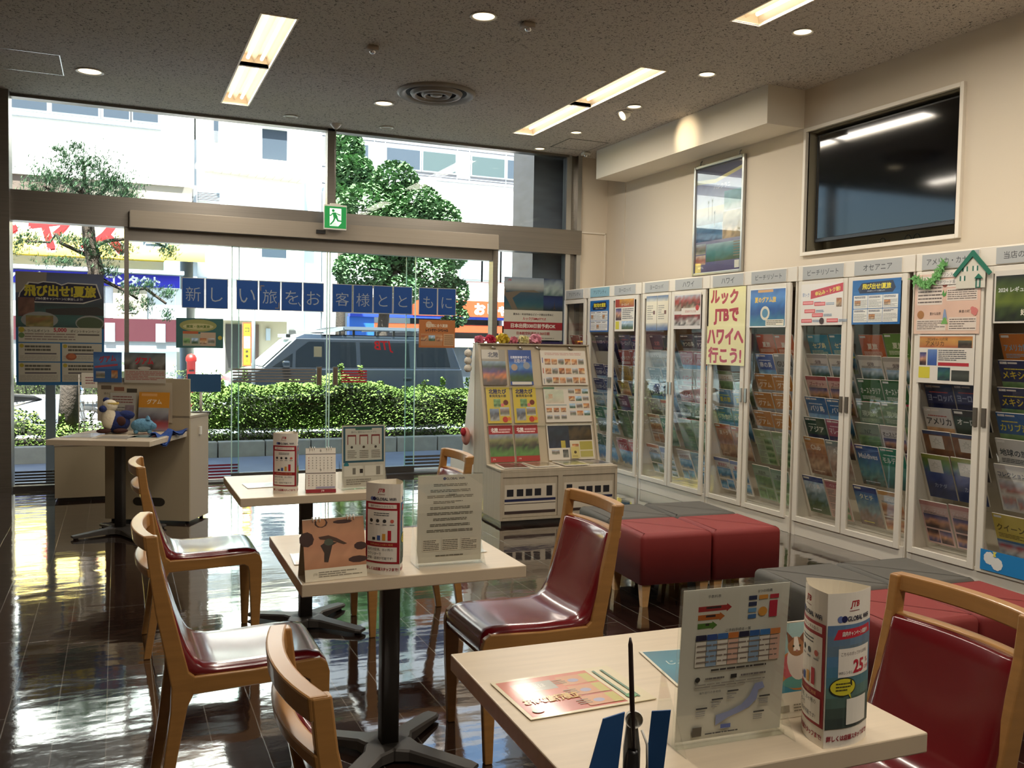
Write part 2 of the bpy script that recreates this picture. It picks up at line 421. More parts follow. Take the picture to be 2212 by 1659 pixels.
# ================================================================== the room
ZC = 3.52
S = dict(kind='structure')
MB().box(-3.2, 5.3, -4.0, 9.3, -0.12, 0.0).build('floor', M_floor, **S)
FIX = [(0.87, 1.095, 6.165, 8.615), (3.67, 3.89, 6.03, 8.46), (3.67, 3.89, 2.47, 4.92), (0.87, 1.095, 2.55, 5.0), (3.67, 3.89, -1.1, 1.35), (0.87, 1.095, -1.1, 1.35)]
MB().holes(-3.2, 5.2, -4.0, 9.3, FIX, lambda a, b: (a, b, ZC)).build('ceiling', M_ceil, **S)
MB().box(-3.4, 5.6, -4.2, 9.45, 3.72, 4.6).box(-9, 13, -4.2, 9.45, 4.6, 6.9).build('roof_shade_block', M_dwall, **S)  # unseen roof slab and upper storey, added and sized to shade the pavement
NI = (4.425, 5.90, 2.185, 3.165)
MB().holes(-4.0, 9.3, 0.0, ZC, [NI], lambda a, b: (5.2, a, b)).build('wall_right', M_wall, **S)
MB().box(5.19, 5.205, 8.81, 9.2, 0, ZC).build('trim_2', M_wall, **S)
MB().box(-3.4, 5.4, -4.15, -4.0, 0, ZC).build('wall_back', M_dwall, **S)
MB().box(-3.35, -3.2, -4.0, 9.3, 0, ZC).build('wall_left', M_dwall, **S)
MB().box(-3.2, -1.15, 9.16, 9.34, 0, ZC).box(4.82, 5.3, 9.2, 9.34, 0, ZC).build('wall_front', M_wall, **S)
m = MB(); m.box(4.84, 4.85, 9.185, 9.2, 0, 2.68); m.box(4.85, 5.17, 9.185, 9.2, 2.665, 2.68); m.box(5.16, 5.17, 9.185, 9.2, 0, 2.68)
m.build('trim_3', M_white, **S)                                                # access panel outline on the return wall
MB().box(4.82, 5.2, 5.96, 8.81, 3.21, ZC).build('trim_4', mat('soffit_paint', 'e6ddcc', 0.85), **S)

# glass front
mp = MB(); mp.box(-1.15, -0.86, 9.02, 9.3, 0, ZC); mp.box(-0.99, -0.985, 9.01, 9.02, 0, ZC)
mp.build('trim_5', M_steel, **S)
m = MB(); m.box(-1.15, 4.82, 9.12, 9.30, 2.41, 2.68); m.build('trim_6', M_steel, **S)
m = MB(); m.box(0.06, 0.10, 9.14, 9.26, 0, 2.41); m.box(3.75, 3.81, 9.14, 9.26, 0, 2.41); m.box(0.10, 3.75, 9.15, 9.26, 2.29, 2.41)
m.build('trim_7', M_steel, **S)
m = MB(); m.box(1.94, 2.02, 9.15, 9.26, 2.68, ZC); m.box(-0.86, 4.66, 9.15, 9.26, 3.495, ZC); m.build('trim_8', M_steel, **S)
m = MB(); m.box(4.64, 4.70, 9.16, 9.26, 0, ZC, 1); m.box(4.70, 4.77, 9.19, 9.26, 0, ZC, 0); m.box(4.77, 4.82, 9.14, 9.26, 0, ZC, 1)
m.build('trim_9', [M_steel, M_alu], **S)
m = MB(); m.box(-0.86, 0.06, 9.15, 9.26, 0, 0.035); m.box(3.81, 4.64, 9.15, 9.26, 0, 0.06); m.box(0.10, 3.75, 9.06, 9.32, 0, 0.012)
m.build('roof_shade_block0', M_dark, **S)
def pane(n, x0, x1, y, z0, z1, mt=M_glass, edges=()):
    o = MB().box(x0, x1, y, y+0.008, z0, z1).build('window_%d' % n, mt, **S)
    for e in edges: MB().box(e-0.004, e+0.004, y-0.001, y+0.009, z0, z1).build('glass_edge', M_edgeglass, parent=o)
    return o
pane(1, -0.86, 0.06, 9.20, 0.035, 2.41); pane(2, -0.86, 1.94, 9.20, 2.68, 3.495); pane(3, 2.02, 4.64, 9.20, 2.68, 3.495)
pane(4, 3.81, 4.64, 9.20, 0.06, 2.41)
w5 = pane(5, 0.10, 1.10, 9.235, 0.03, 2.29, M_glass2, (1.096,)); w6 = pane(6, 2.80, 3.75, 9.235, 0.03, 2.29, M_glass2, (2.804,))
def stripes(x0, x1, z0, z1, y, col, parent, n=5):
    m = MB(); h = (z1-z0)/n
    for k in range(n): m.box(x0, x1, y, y+0.0015, z0+k*h, z0+(k+0.62)*h)
    m.build('safety_stripes', mat('stripe_film', col, 0.5), parent=parent)
def sdoor(n, x0, x1, hx, parts):
    o = MB().box(x0, x1, 9.175, 9.185, 0.07, 2.29).build('door_%d' % n, M_glass2, **S)
    m = MB(); m.box(x0, x1, 9.165, 9.195, 0.014, 0.075); m.build('bottom_rail', M_dark, parent=o)
    MB().box(x0-0.001, x0+0.008, 9.172, 9.188, 0.07, 2.29).build('glass_edge', M_edgeglass, parent=o)
    MB().box(x1-0.008, x1+0.001, 9.172, 9.188, 0.07, 2.29).build('glass_edge', M_edgeglass, parent=o)
    m = MB(); m.box(hx-0.026, hx+0.026, 9.166, 9.175, 0.935, 1.125, 0); m.box(hx-0.014, hx+0.014, 9.162, 9.167, 0.95, 1.11, 1)
    m.build('handle', [M_steel, mat('bronze_plate', '5b4a38', 0.5)], parent=o)
    return o
d1 = sdoor(1, 1.02, 1.955, 1.875, 0); d2 = sdoor(2, 1.975, 2.89, 2.04, 0)
stripes(1.03, 1.84, 0.97, 1.115, 9.172, '6d6a66', d1, 5); stripes(2.10, 2.37, 0.965, 1.10, 9.172, 'a01f2c', d2, 5)
stripes(2.81, 3.22, 0.045, 0.19, 9.232, '4e4c4a', w6, 4); stripes(0.62, 1.09, 0.02, 0.17, 9.232, '7a2038', w5, 5)
w1 = bpy.data.objects['window_1']; stripes(-0.85, 0.05, 0.04, 0.175, 9.197, '35322f', w1, 5)
# reversed company logo stuck on the door glass
s = Sheet(0.3, 0.2, paper=False); s.text('JTB', 0.15, 0.1, 0.125, 'b01525', 0.25, mirror=True, bold=0.02, shear=0.2)
lg = put('logo_decal', s.mesh('logo_decal', PRINT), (2.39, 9.170, 1.235), (1, 0, 0), (0, 0, 1)); lg.parent = d2
MB().box(1.82, 1.90, 9.170, 9.174, 1.225, 1.33).build('square_sticker', mat('grey_sticker', '9aa08f', 0.6), parent=d1)
t = empty('door_operator', (1.945, 9.08, 2.40), label='long satin steel cover box above the sliding glass doors', cat='door operator')
m = MB(); m.box(-1.835, 1.825, -0.05, 0.04, 0.0, 0.158); m.build('cover', M_steel2, parent=t, bevel=0.003)
MB().box(-1.84, -1.834, -0.052, 0.04, -0.002, 0.16).build('end_cap', M_steel, parent=t); MB().box(1.824, 1.83, -0.052, 0.04, -0.002, 0.16).build('end_cap', M_steel, parent=t)
m = MB(); m.box(-0.14, -0.05, -0.075, -0.05, 0.05, 0.085); m.build('sensor', M_black, parent=t)

# ceiling lights
def fixture(i, f):
    x0, x1, y0, y1 = f; W = x1-x0; cy = (y0+y1)/2
    names = ['twin tube ceiling light above the left tables near the glass front', 'ceiling light trough on the right, farther of the two toward the glass front',
             'ceiling light trough at the top edge, above the brochure cabinets', None, None, None]
    t = empty('ceiling_light', ((x0+x1)/2, cy, ZC), label=names[i] or 'recessed twin tube ceiling light behind the viewer', cat='ceiling light', group=None if names[i] else 'ceiling lights above and behind the viewer')
    sec = [(0, 0), (.018, .075), (.045, .09), (.085, .085), (W/2, .035), (W-.085, .085), (W-.045, .09), (W-.018, .075), (W, 0)]
    sec = [(a-W/2, b) for a, b in sec]
    L = (y1-y0)/2
    for k in (0, 1):
        a, b = (-L, -0.012) if k == 0 else (0.012, L)
        m = MB(); n = len(sec)
        vs = [(p, a, q) for p, q in sec]+[(p, b, q) for p, q in sec]
        m.add(vs, [(j, j+1, n+j+1, n+j) for j in range(n-1)]+[list(range(n)), list(range(n, 2*n))])
        m.box(-W/2, W/2, min(a, b) if k else b, (a if k else b+0.012), 0, 0.03)
        m.build('reflector', M_fix, parent=t)
        for q in (-1, 1):
            m = MB(); m.tube([(q*0.052, a+0.05, 0.05), (q*0.052, b-0.05, 0.05)], 0.0135, 10); m.build('tube', M_tube, parent=t)
    for k in (-1, 1):
        al = bpy.data.lights.new('lamp_light', 'AREA'); al.shape = 'RECTANGLE'; al.size = 0.20; al.size_y = L-0.1; al.energy = FIXW; al.color = (1.0, 0.92, 0.80)
        ao = bpy.data.objects.new('lamp_light', al); C.objects.link(ao); ao.parent = t; ao.location = (0, k*L/2, 0.012)
    m = MB(); e = 0.012
    for bx in ((-W/2-e, -W/2, -L-e, L+e), (W/2, W/2+e, -L-e, L+e), (-W/2, W/2, -L-e, -L), (-W/2, W/2, L, L+e)): m.box(*bx, -0.004, 0.004)
    m.build('rim', M_fix, parent=t)
for i, f in enumerate(FIX): fixture(i, f)

def downlight(x, y, r, lit, label, group=None):
    t = empty('downlight', (x, y, ZC), label=label, cat='downlight', group=group)
    MB().lathe([(r, 0.0), (r+0.006, -0.006), (r, -0.009), (r*0.86, -0.004), (r*0.84, -0.001)], n=28).build('rim', M_plastic, parent=t)
    MB().lathe([(r*0.84, -0.0015), (0.0001, -0.0018)], n=28).build('lamp', M_down if lit else M_steel2, parent=t)
downlight(-0.197, 8.11, 0.10, True, 'warm round downlight on the far left of the ceiling')
downlight(2.19, 5.566, 0.085, True, 'round downlight nearest the top edge, beside the smoke detector')
downlight(2.188, 7.965, 0.085, True, 'lit round downlight just left of the round air diffuser')
downlight(2.458, 8.84, 0.065, False, 'small unlit downlight near the glass, below the air diffuser')
downlight(1.518, 8.833, 0.065, False, 'small unlit downlight near the glass, left of the exit sign rod')
for y, l in ((4.88, 'lit downlight nearest the viewer in the row along the right wall'), (5.954, 'lit downlight second from the viewer in the row along the right wall'),
             (7.035, 'lit downlight beside the tilted spotlight'), (8.147, 'lit downlight just before the square ceiling hatch'), (9.0, 'lit downlight farthest away, at the glass front')):
    downlight(4.22, y, 0.068 if y < 8 else 0.058, True, l)
t = empty('spotlight', (4.238, 7.228, ZC), label='small tilted spotlight shining on the boxed beam', cat='spotlight')
MB().lathe([(.065, 0), (.07, -.006), (.055, -.01)], n=24).build('rim', M_plastic, parent=t)
m = MB(); m.T = Matrix.Translation((0.0, 0, -0.02)) @ Matrix.Rotation(radians(55), 4, 'Y') @ Matrix.Rotation(pi, 4, 'X')
m.lathe([(.02, -.05), (.045, -.03), (.05, 0), (.05, .035)], n=20); m.build('head', M_plastic, parent=t)
m = MB(); m.T = Matrix.Translation((0.0, 0, -0.02)) @ Matrix.Rotation(radians(-125), 4, 'Y')
m.lathe([(.043, .033), (.0001, .033)], n=20); m.build('lamp', M_down, parent=t)
ld = bpy.data.lights.new('spot_lamp', 'SPOT'); ld.energy = 16; ld.spot_size = radians(48); ld.spot_blend = 0.9; ld.color = (1, .8, .52); ld.shadow_soft_size = 0.03
lo = bpy.data.objects.new('spot_lamp', ld); C.objects.link(lo); lo.location = (4.32, 7.22, 3.46); lo.rotation_euler = Vector((0.5, -0.12, -0.13)).to_track_quat('-Z', 'Y').to_euler()

t = empty('air_diffuser', (2.50, 7.43, ZC), label='large round grey air diffuser with concentric rings in ceiling', cat='air vent')
M_vent = mat('vent_paint', '8b8378', 0.5); M_vdark = mat('vent_gap', '1b1917', 0.8)
MB().lathe([(.335, 0), (.335, -.012), (.31, -.03), (.27, -.012), (.26, -.002)], n=48).build('outer_ring', M_vent, parent=t)
MB().lathe([(.262, -.002), (.0001, -.001)], n=48).build('duct', M_vdark, parent=t)
MB().lathe([(.225, -.005), (.21, -.03), (.185, -.034), (.17, -.012)], n=40).build('middle_ring', M_vent, parent=t)
MB().lathe([(.135, -.006), (.12, -.03), (.1, -.034), (.085, -.012)], n=32).build('inner_ring', M_vent, parent=t)
MB().lathe([(.055, -.004), (.05, -.026), (.0001, -.032)], n=24).build('centre_cone', M_vent, parent=t)
for x, y, l in ((1.69, 6.482, 'small beige dome camera on the ceiling, left of centre'), (2.5, 5.555, 'small beige dome camera beside the topmost downlight'), (4.75, 8.93, 'small white dome camera near the boxed beam end')):
    t = empty('dome_camera', (x, y, ZC), label=l, cat='camera')
    MB().rbox(-.042, .042, -.042, .042, -.035, 0, .012).build('housing', mat('beige_plastic', 'a89b8a', .5) if x < 4 else M_plastic, parent=t)
    MB().ball((0, -.01, -.035), (.026, .026, .024)).build('lens', M_chrome, parent=t)
for (x0, x1, y0, y1, l, mt) in ((-1.0, -0.40, 7.76, 8.33, 'square access hatch with metal edge at the left of the ceiling', M_alu), (4.29, 4.73, 8.42, 8.86, 'square access hatch in the ceiling near the boxed beam end', M_dark)):
    t = empty('ceiling_hatch', ((x0+x1)/2, (y0+y1)/2, ZC), label=l, cat='hatch'); a, b = (x1-x0)/2, (y1-y0)/2
    m = MB(); e = 0.008
    for bx in ((-a-e, -a, -b-e, b+e), (a, a+e, -b-e, b+e), (-a, a, -b-e, -b), (-a, a, b, b+e)): m.box(*bx, -0.003, 0.0)
    m.build('frame', mt, parent=t)
    MB().box(-a, a, -b, b, -0.002, -0.0005).build('panel', M_ceil, parent=t)

# exit sign
t = empty('exit_sign', (1.975, 8.95, ZC), label='green running man exit sign hanging on a rod above the doors', cat='exit sign')
MB().lathe([(.055, 0), (.05, -.012), (.02, -.045), (.008, -.05)], n=24).build('ceiling_rose', M_plastic, parent=t)
MB().tube([(0, 0, -.045), (0, 0, -.80)], .006, 8).build('rod', M_steel2, parent=t)
m = MB(); m.box(-.112, .112, -.02, .02, -1.035, -.79); m.box(-.05, .05, -.015, .015, -.79, -.775); m.build('case', M_plastic, parent=t, bevel=.004)
s = Sheet(0.214, 0.214, '13843f', .001); G = '13843f'; Wt = 'f0fff4'
s.poly([(.05, .02), (.135, .02), (.165, .055), (.165, .195), (.05, .195)], Wt)
s.poly([(.05, .02), (.135, .02), (.11, .055), (.05, .055)], 'cfeeda')
s.disc(.085, .172, .014, G)
s.poly([(.078, .152), (.108, .156), (.13, .112), (.112, .098), (.088, .10)], G)
s.poly([(.078, .152), (.088, .146), (.062, .118), (.04, .124), (.04, .133), (.06, .13)], G)
s.poly([(.104, .156), (.112, .148), (.135, .13), (.158, .128), (.16, .137), (.137, .142)], G)
s.poly([(.092, .104), (.108, .098), (.094, .066), (.062, .032), (.05, .036), (.08, .072)], G)
s.poly([(.106, .104), (.126, .112), (.138, .082), (.172, .078), (.172, .066), (.128, .068)], G)
em = bpy.data.materials.new('lit_sign_print'); em.use_nodes = True; p = em.node_tree.nodes['Principled BSDF']; a = em.node_tree.nodes.new('ShaderNodeAttribute'); a.attribute_name = 'Col'
em.node_tree.links.new(a.outputs[0], p.inputs['Base Color']); em.node_tree.links.new(a.outputs[0], p.inputs['Emission Color']); p.inputs['Emission Strength'].default_value = 0.45
put('sign_face', s.mesh('sign_face', em), (-.107, -.0215, -1.02), (1, 0, 0), (0, 0, 1), parent=t)

# television in its niche
m = MB(); a0, a1, b0, b1 = NI
m.box(5.2, 5.40, a0-.01, a0, b0-.01, b1+.01); m.box(5.2, 5.40, a1, a1+.01, b0-.01, b1+.01); m.box(5.2, 5.40, a0, a1, b0-.01, b0); m.box(5.2, 5.40, a0, a1, b1, b1+.01)
m.box(5.39, 5.40, a0, a1, b0, b1); m.build('roof_shade_block1', mat('niche_panel', '8d8672', 0.8), **S)
m = MB(); e = 0.03
m.box(5.17, 5.215, a0-e, a0, b0-e, b1+e); m.box(5.17, 5.215, a1, a1+e, b0-e, b1+e); m.box(5.17, 5.215, a0, a1, b0-e, b0); m.box(5.17, 5.215, a0, a1, b1, b1+e)
m.build('roof_shade_block2', M_white, bevel=.003, **S)
t = empty('television', (5.28, 5.165, 2.70), label='large black flat television hung in the white framed wall niche', cat='television')
m = MB(); m.box(-.03, .02, -.69, .69, -.435, .435); m.build('bezel', M_black, parent=t, bevel=.004)
MB().box(-.0335, -.0295, -.672, .672, -.405, .42).build('screen', M_screen, parent=t)
m = MB(); m.box(-.036, -.029, -.67, .67, -.433, -.412); m.build('trim_strip', mat('tv_trim', '2a2a2c', .3), parent=t)
m = MB(); m.box(.02, .105, -.2, .2, -.2, .2); m.build('wall_mount', M_dark, parent=t)
for y, q in ((.02, .0), (-.22, .01), (-.30, -.01)):
    pts = [(-.0+.03, y+.03*sin(k/10*2*pi), -.46-.035+.035*cos(k/10*2*pi)) for k in range(11)]
    MB().tube(pts, .003, 6).build('cable', M_black, parent=t)

# ================================================================== chairs
def frange(a, b, n): return [a+(b-a)*k/n for k in range(n+1)]
def make_chair():
    t = empty('dining_chair')
    H = 0.195
    def lx(z):      # front line of the back upright
        return 0.03+(0.118-0.03)*((0.84-z)/0.41)**1.15
    for sd_ in (-1, 1):
        y0, y1 = (H-.027, H) if sd_ > 0 else (-H, -H+.027)
        m = MB()
        out = [(0.0, .84), (.008, .76), (.028, .62), (.052, .5), (.07, .40), (.068, .33), (.05, .18), (.025, .0), (.055, .0), (.088, .2), (.115, .34), (.13, .372),
               (.135, .425), (.118, .44), (.098, .52), (.07, .64), (.045, .75), (.034, .84)]
        m.prism(out, y0, y1); m.build('rear_leg', M_wood, parent=t, bevel=.004)
        m = MB()
        m.prism([(.12, .372), (.445, .382), (.462, .372), (.468, .35), (.474, .2), (.480, .0), (.508, .0), (.521, .25), (.524, .39), (.515, .42), (.495, .436), (.3, .425), (.13, .425)], y0, y1)
        m.build('front_leg', M_wood, parent=t, bevel=.004)
    MB().box(.10, .12, -H+.027, H-.027, .375, .415).build('seat_rail', M_wood, parent=t); MB().box(.485, .507, -H+.027, H-.027, .37, .41).build('seat_rail', M_wood, parent=t)
    # bowed top rail with the hand hold, bowed lower rail
    def bow(z0, z1, x0, x1, nm, dp):
        m = MB(); n = 12; vs = []
        for k in range(n+1):
            y = (-H+2*H*k/n)*.992; b = -dp*(1-(y/H)**2)
            vs += [(x0+b, y, z0), (x1+b, y, z0), (x1+b-.004, y, z1), (x0+b-.004, y, z1)]
        fs = [(0, 1, 2, 3), (4*n+3, 4*n+2, 4*n+1, 4*n)]
        for k in range(n):
            for q in range(4): fs.append((4*k+q, 4*k+(q+1) % 4, 4*k+4+(q+1) % 4, 4*k+4+q)[::-1])
        m.add(vs, fs); m.build(nm, M_wood, parent=t, bevel=.004)
    bow(.80, .842, .0, .034, 'top_rail', .03); bow(.722, .748, .010, .044, 'lower_back_rail', .03)
    # one piece upholstered shell: back, seat and rolled front edge
    path = [(.040, .733), (.046, .745), (.058, .738), (.066, .70), (.084, .62), (.102, .55), (.118, .50), (.135, .468), (.16, .452), (.20, .446), (.30, .447), (.40, .452), (.46, .452), (.498, .442), (.518, .42), (.523, .385), (.515, .355), (.500, .352)]
    back = [(.02, .735), (.028, .72), (.036, .70), (.045, .66), (.058, .60), (.074, .54), (.085, .49), (.09, .45), (.10, .425), (.15, .415), (.25, .415), (.35, .415), (.42, .415), (.47, .413), (.488, .405), (.494, .39), (.496, .37), (.497, .355)]
    m = MB(); n = 14; hw = H-.012; vs = []
    for k in range(n+1):
        y = -hw+2*hw*k/n; e = abs(y/hw)
        rd = .010*max(0, (e-.84)/.16)**2
        for i, (px, pz) in enumerate(path):
            bo = -.03*(1-(y/H)**2)*max(0, min(1, (pz-.48)/.25)); dip = -.006*(1-e*e) if pz < .46 and px < .48 else 0
            vs.append((px+bo-(rd if pz > .47 else 0), y, pz+dip-(rd if pz < .47 else 0)))
        for i, (px, pz) in enumerate(back):
            bo = -.03*(1-(y/H)**2)*max(0, min(1, (pz-.48)/.25)); vs.append((px+bo, y, pz))
    P = len(path); R = 2*P; fs = []
    for k in range(n):
        for i in range(P-1):
            fs.append((k*R+i, k*R+i+1, (k+1)*R+i+1, (k+1)*R+i)); fs.append((k*R+P+i, (k+1)*R+P+i, (k+1)*R+P+i+1, k*R+P+i+1))
        fs.append((k*R, (k+1)*R, (k+1)*R+P, k*R+P)); fs.append((k*R+P-1, k*R+2*P-1, (k+1)*R+2*P-1, (k+1)*R+P-1))
    for k in (0, n):
        for i in range(P-1):
            f = (k*R+i, k*R+P+i, k*R+P+i+1, k*R+i+1); fs.append(f if k == 0 else f[::-1])
    m.add(vs, fs, 0, True)
    m.build('upholstered_shell', M_red, parent=t)
    return t
chair0 = make_chair()
CH = [((0.075, 4.355), 0, 'red and beech chair left of the farthest row table, beyond the middle chair'),
      ((0.068, 2.895), 0, 'red and beech chair left of the middle table, seat seen from the side'),
      ((0.275, 1.585), 0, 'beech chair at the bottom edge, seen from behind its bowed back'),
      ((1.620, 2.905), pi, 'red and beech chair with its back to the ottomans, right of the middle table'),
      ((1.595, 4.295), pi, 'red and beech chair right of the farthest row table, beside the display rack'),
      ((1.80, 1.475), pi-radians(2), 'red and beech chair at the bottom right corner, right of the nearest table')]
for i, ((x, y), rz, l) in enumerate(CH):
    c = chair0 if i == 0 else copy_tree(chair0)
    c.location = (x, y, 0); c.rotation_euler.z = rz; tag(c, l, 'chair', 'red upholstered chairs around the pedestal tables')

# ================================================================== pedestal tables
def make_table():
    t = empty('pedestal_table')
    m = MB(); m.box(-.35, .35, -.34, .34, .662, .70); o = m.build('tabletop', [M_top], parent=t, bevel=.003)
    m = MB(); m.rbox(-.03, .03, -.03, .03, .035, .662, .008, zr=.001); m.build('post', M_dark, parent=t)
    m = MB(); m.rbox(-.15, .15, -.15, .15, .65, .662, .02, zr=.002); m.build('mounting_plate', M_dark, parent=t)
    # X shaped foot: a hub with four channel arms
    m = MB()
    for k in range(4):
        a = pi/4+k*pi/2; u = Vector((cos(a), sin(a), 0)); v = Vector((-sin(a), cos(a), 0)); st = []
        for d, wd, zt in ((0.0, .055, .052), (.06, .055, .052), (.10, .036, .048), (.20, .034, .038), (.30, .034, .028), (.325, .026, .026)):
            st.append((u*d, wd, zt))
        vs = []
        for p, wd, zt in st: vs += [p+v*wd+Vector((0, 0, .012)), p+v*wd+Vector((0, 0, zt-.006)), p+v*(wd-.008)+Vector((0, 0, zt)), p-v*(wd-.008)+Vector((0, 0, zt)), p-v*wd+Vector((0, 0, zt-.006)), p-v*wd+Vector((0, 0, .012))]
        fs = [[0, 1, 2, 3, 4, 5][::-1], [30, 31, 32, 33, 34, 35]]
        for i in range(5):
            for q in range(6): fs.append([i*6+q, i*6+(q+1) % 6, i*6+6+(q+1) % 6, i*6+6+q])
        m.add(vs, fs, 0, False)
        m.lathe([(.0001, 0), (.016, 0), (.018, .012), (.0001, .013)], cx=u.x*.3, cy=u.y*.3, n=12)
    m.build('base', M_dark, parent=t)
    return t
tb0 = make_table()
TB = [((0.84, 4.40), 0, 'square maple topped table farthest away in the row of three'), ((0.836, 2.905), radians(-1), 'square maple topped table in the middle of the row of three'),
      ((1.0215, 1.53), radians(-2), 'square maple topped table nearest the viewer, holding the orange sheet'), ((0.015, 6.935), radians(-24), 'square maple topped table with the plush toys, by the beige counters')]
for i, ((x, y), rz, l) in enumerate(TB):
    c = tb0 if i == 0 else copy_tree(tb0)
    c.location = (x, y, 0); c.rotation_euler.z = rz; tag(c, l, 'table', 'square pedestal tables')

# ================================================================== ottomans
def make_ottoman(mt, mt_name):
    t = empty(mt_name)
    m = MB(); m.rbox(-.215, .215, -.215, .215, .125, .398, .022, zr=.03, seg=4)
    o = m.build('cushion', mt, parent=t)
    for sx in (-1, 1):
        for sy in (-1, 1):
            m = MB(); a, b = .026, .016; cx, cy = sx*.175, sy*.175
            m.add([(cx-b, cy-b, 0), (cx+b, cy-b, 0), (cx+b, cy+b, 0), (cx-b, cy+b, 0), (cx-a, cy-a, .128), (cx+a, cy-a, .128), (cx+a, cy+a, .128), (cx-a, cy+a, .128)],
                  [(0, 3, 2, 1), (4, 5, 6, 7), (0, 1, 5, 4), (1, 2, 6, 5), (2, 3, 7, 6), (3, 0, 4, 7)])
            m.build('leg', mat_leg, parent=t)
    return t
mat_leg = mat('pale_beech', 'c79a63', .4, noise=((20, 20, 90), .08))
ot_r = make_ottoman(M_ored, 'ottoman'); ot_g = make_ottoman(M_ogrey, 'ottoman')
A = radians(-5)
def otto(cx, cy, i, j):
    return (cx+(i*cos(A)-j*sin(A))*.437, cy+(i*sin(A)+j*cos(A))*.437)
OT = [((3.01, 4.45), -.5, -.5, ot_r, 'red square ottoman nearest the chair, front left of the farther cluster'), ((3.01, 4.45), .5, -.5, ot_r, 'red square ottoman, front right of the farther cluster'),
      ((3.01, 4.45), -.5, .5, ot_g, 'grey square ottoman, back left of the farther cluster'), ((3.01, 4.45), .5, .5, ot_g, 'grey square ottoman, back right of the farther cluster'),
      ((3.04, 2.81), -.5, .5, ot_g, 'grey square ottoman, back left of the nearer cluster'), ((3.04, 2.81), .5, .5, ot_g, 'grey square ottoman by the cabinets, back right of the nearer cluster'),
      ((3.04, 2.81), -.5, -.5, ot_r, 'red square ottoman beside the paper tower, front left of the nearer cluster'), ((3.04, 2.81), .5, -.5, ot_r, 'red square ottoman at the right edge, front right of the nearer cluster')]
used = set()
for (c, i, j, src, l) in OT:
    o = copy_tree(src) if id(src) in used else src; used.add(id(src))
    x, y = otto(c[0], c[1], i, j); o.location = (x, y, 0); o.rotation_euler.z = A
    tag(o, l, 'ottoman', 'square ottomans in two clusters of four')

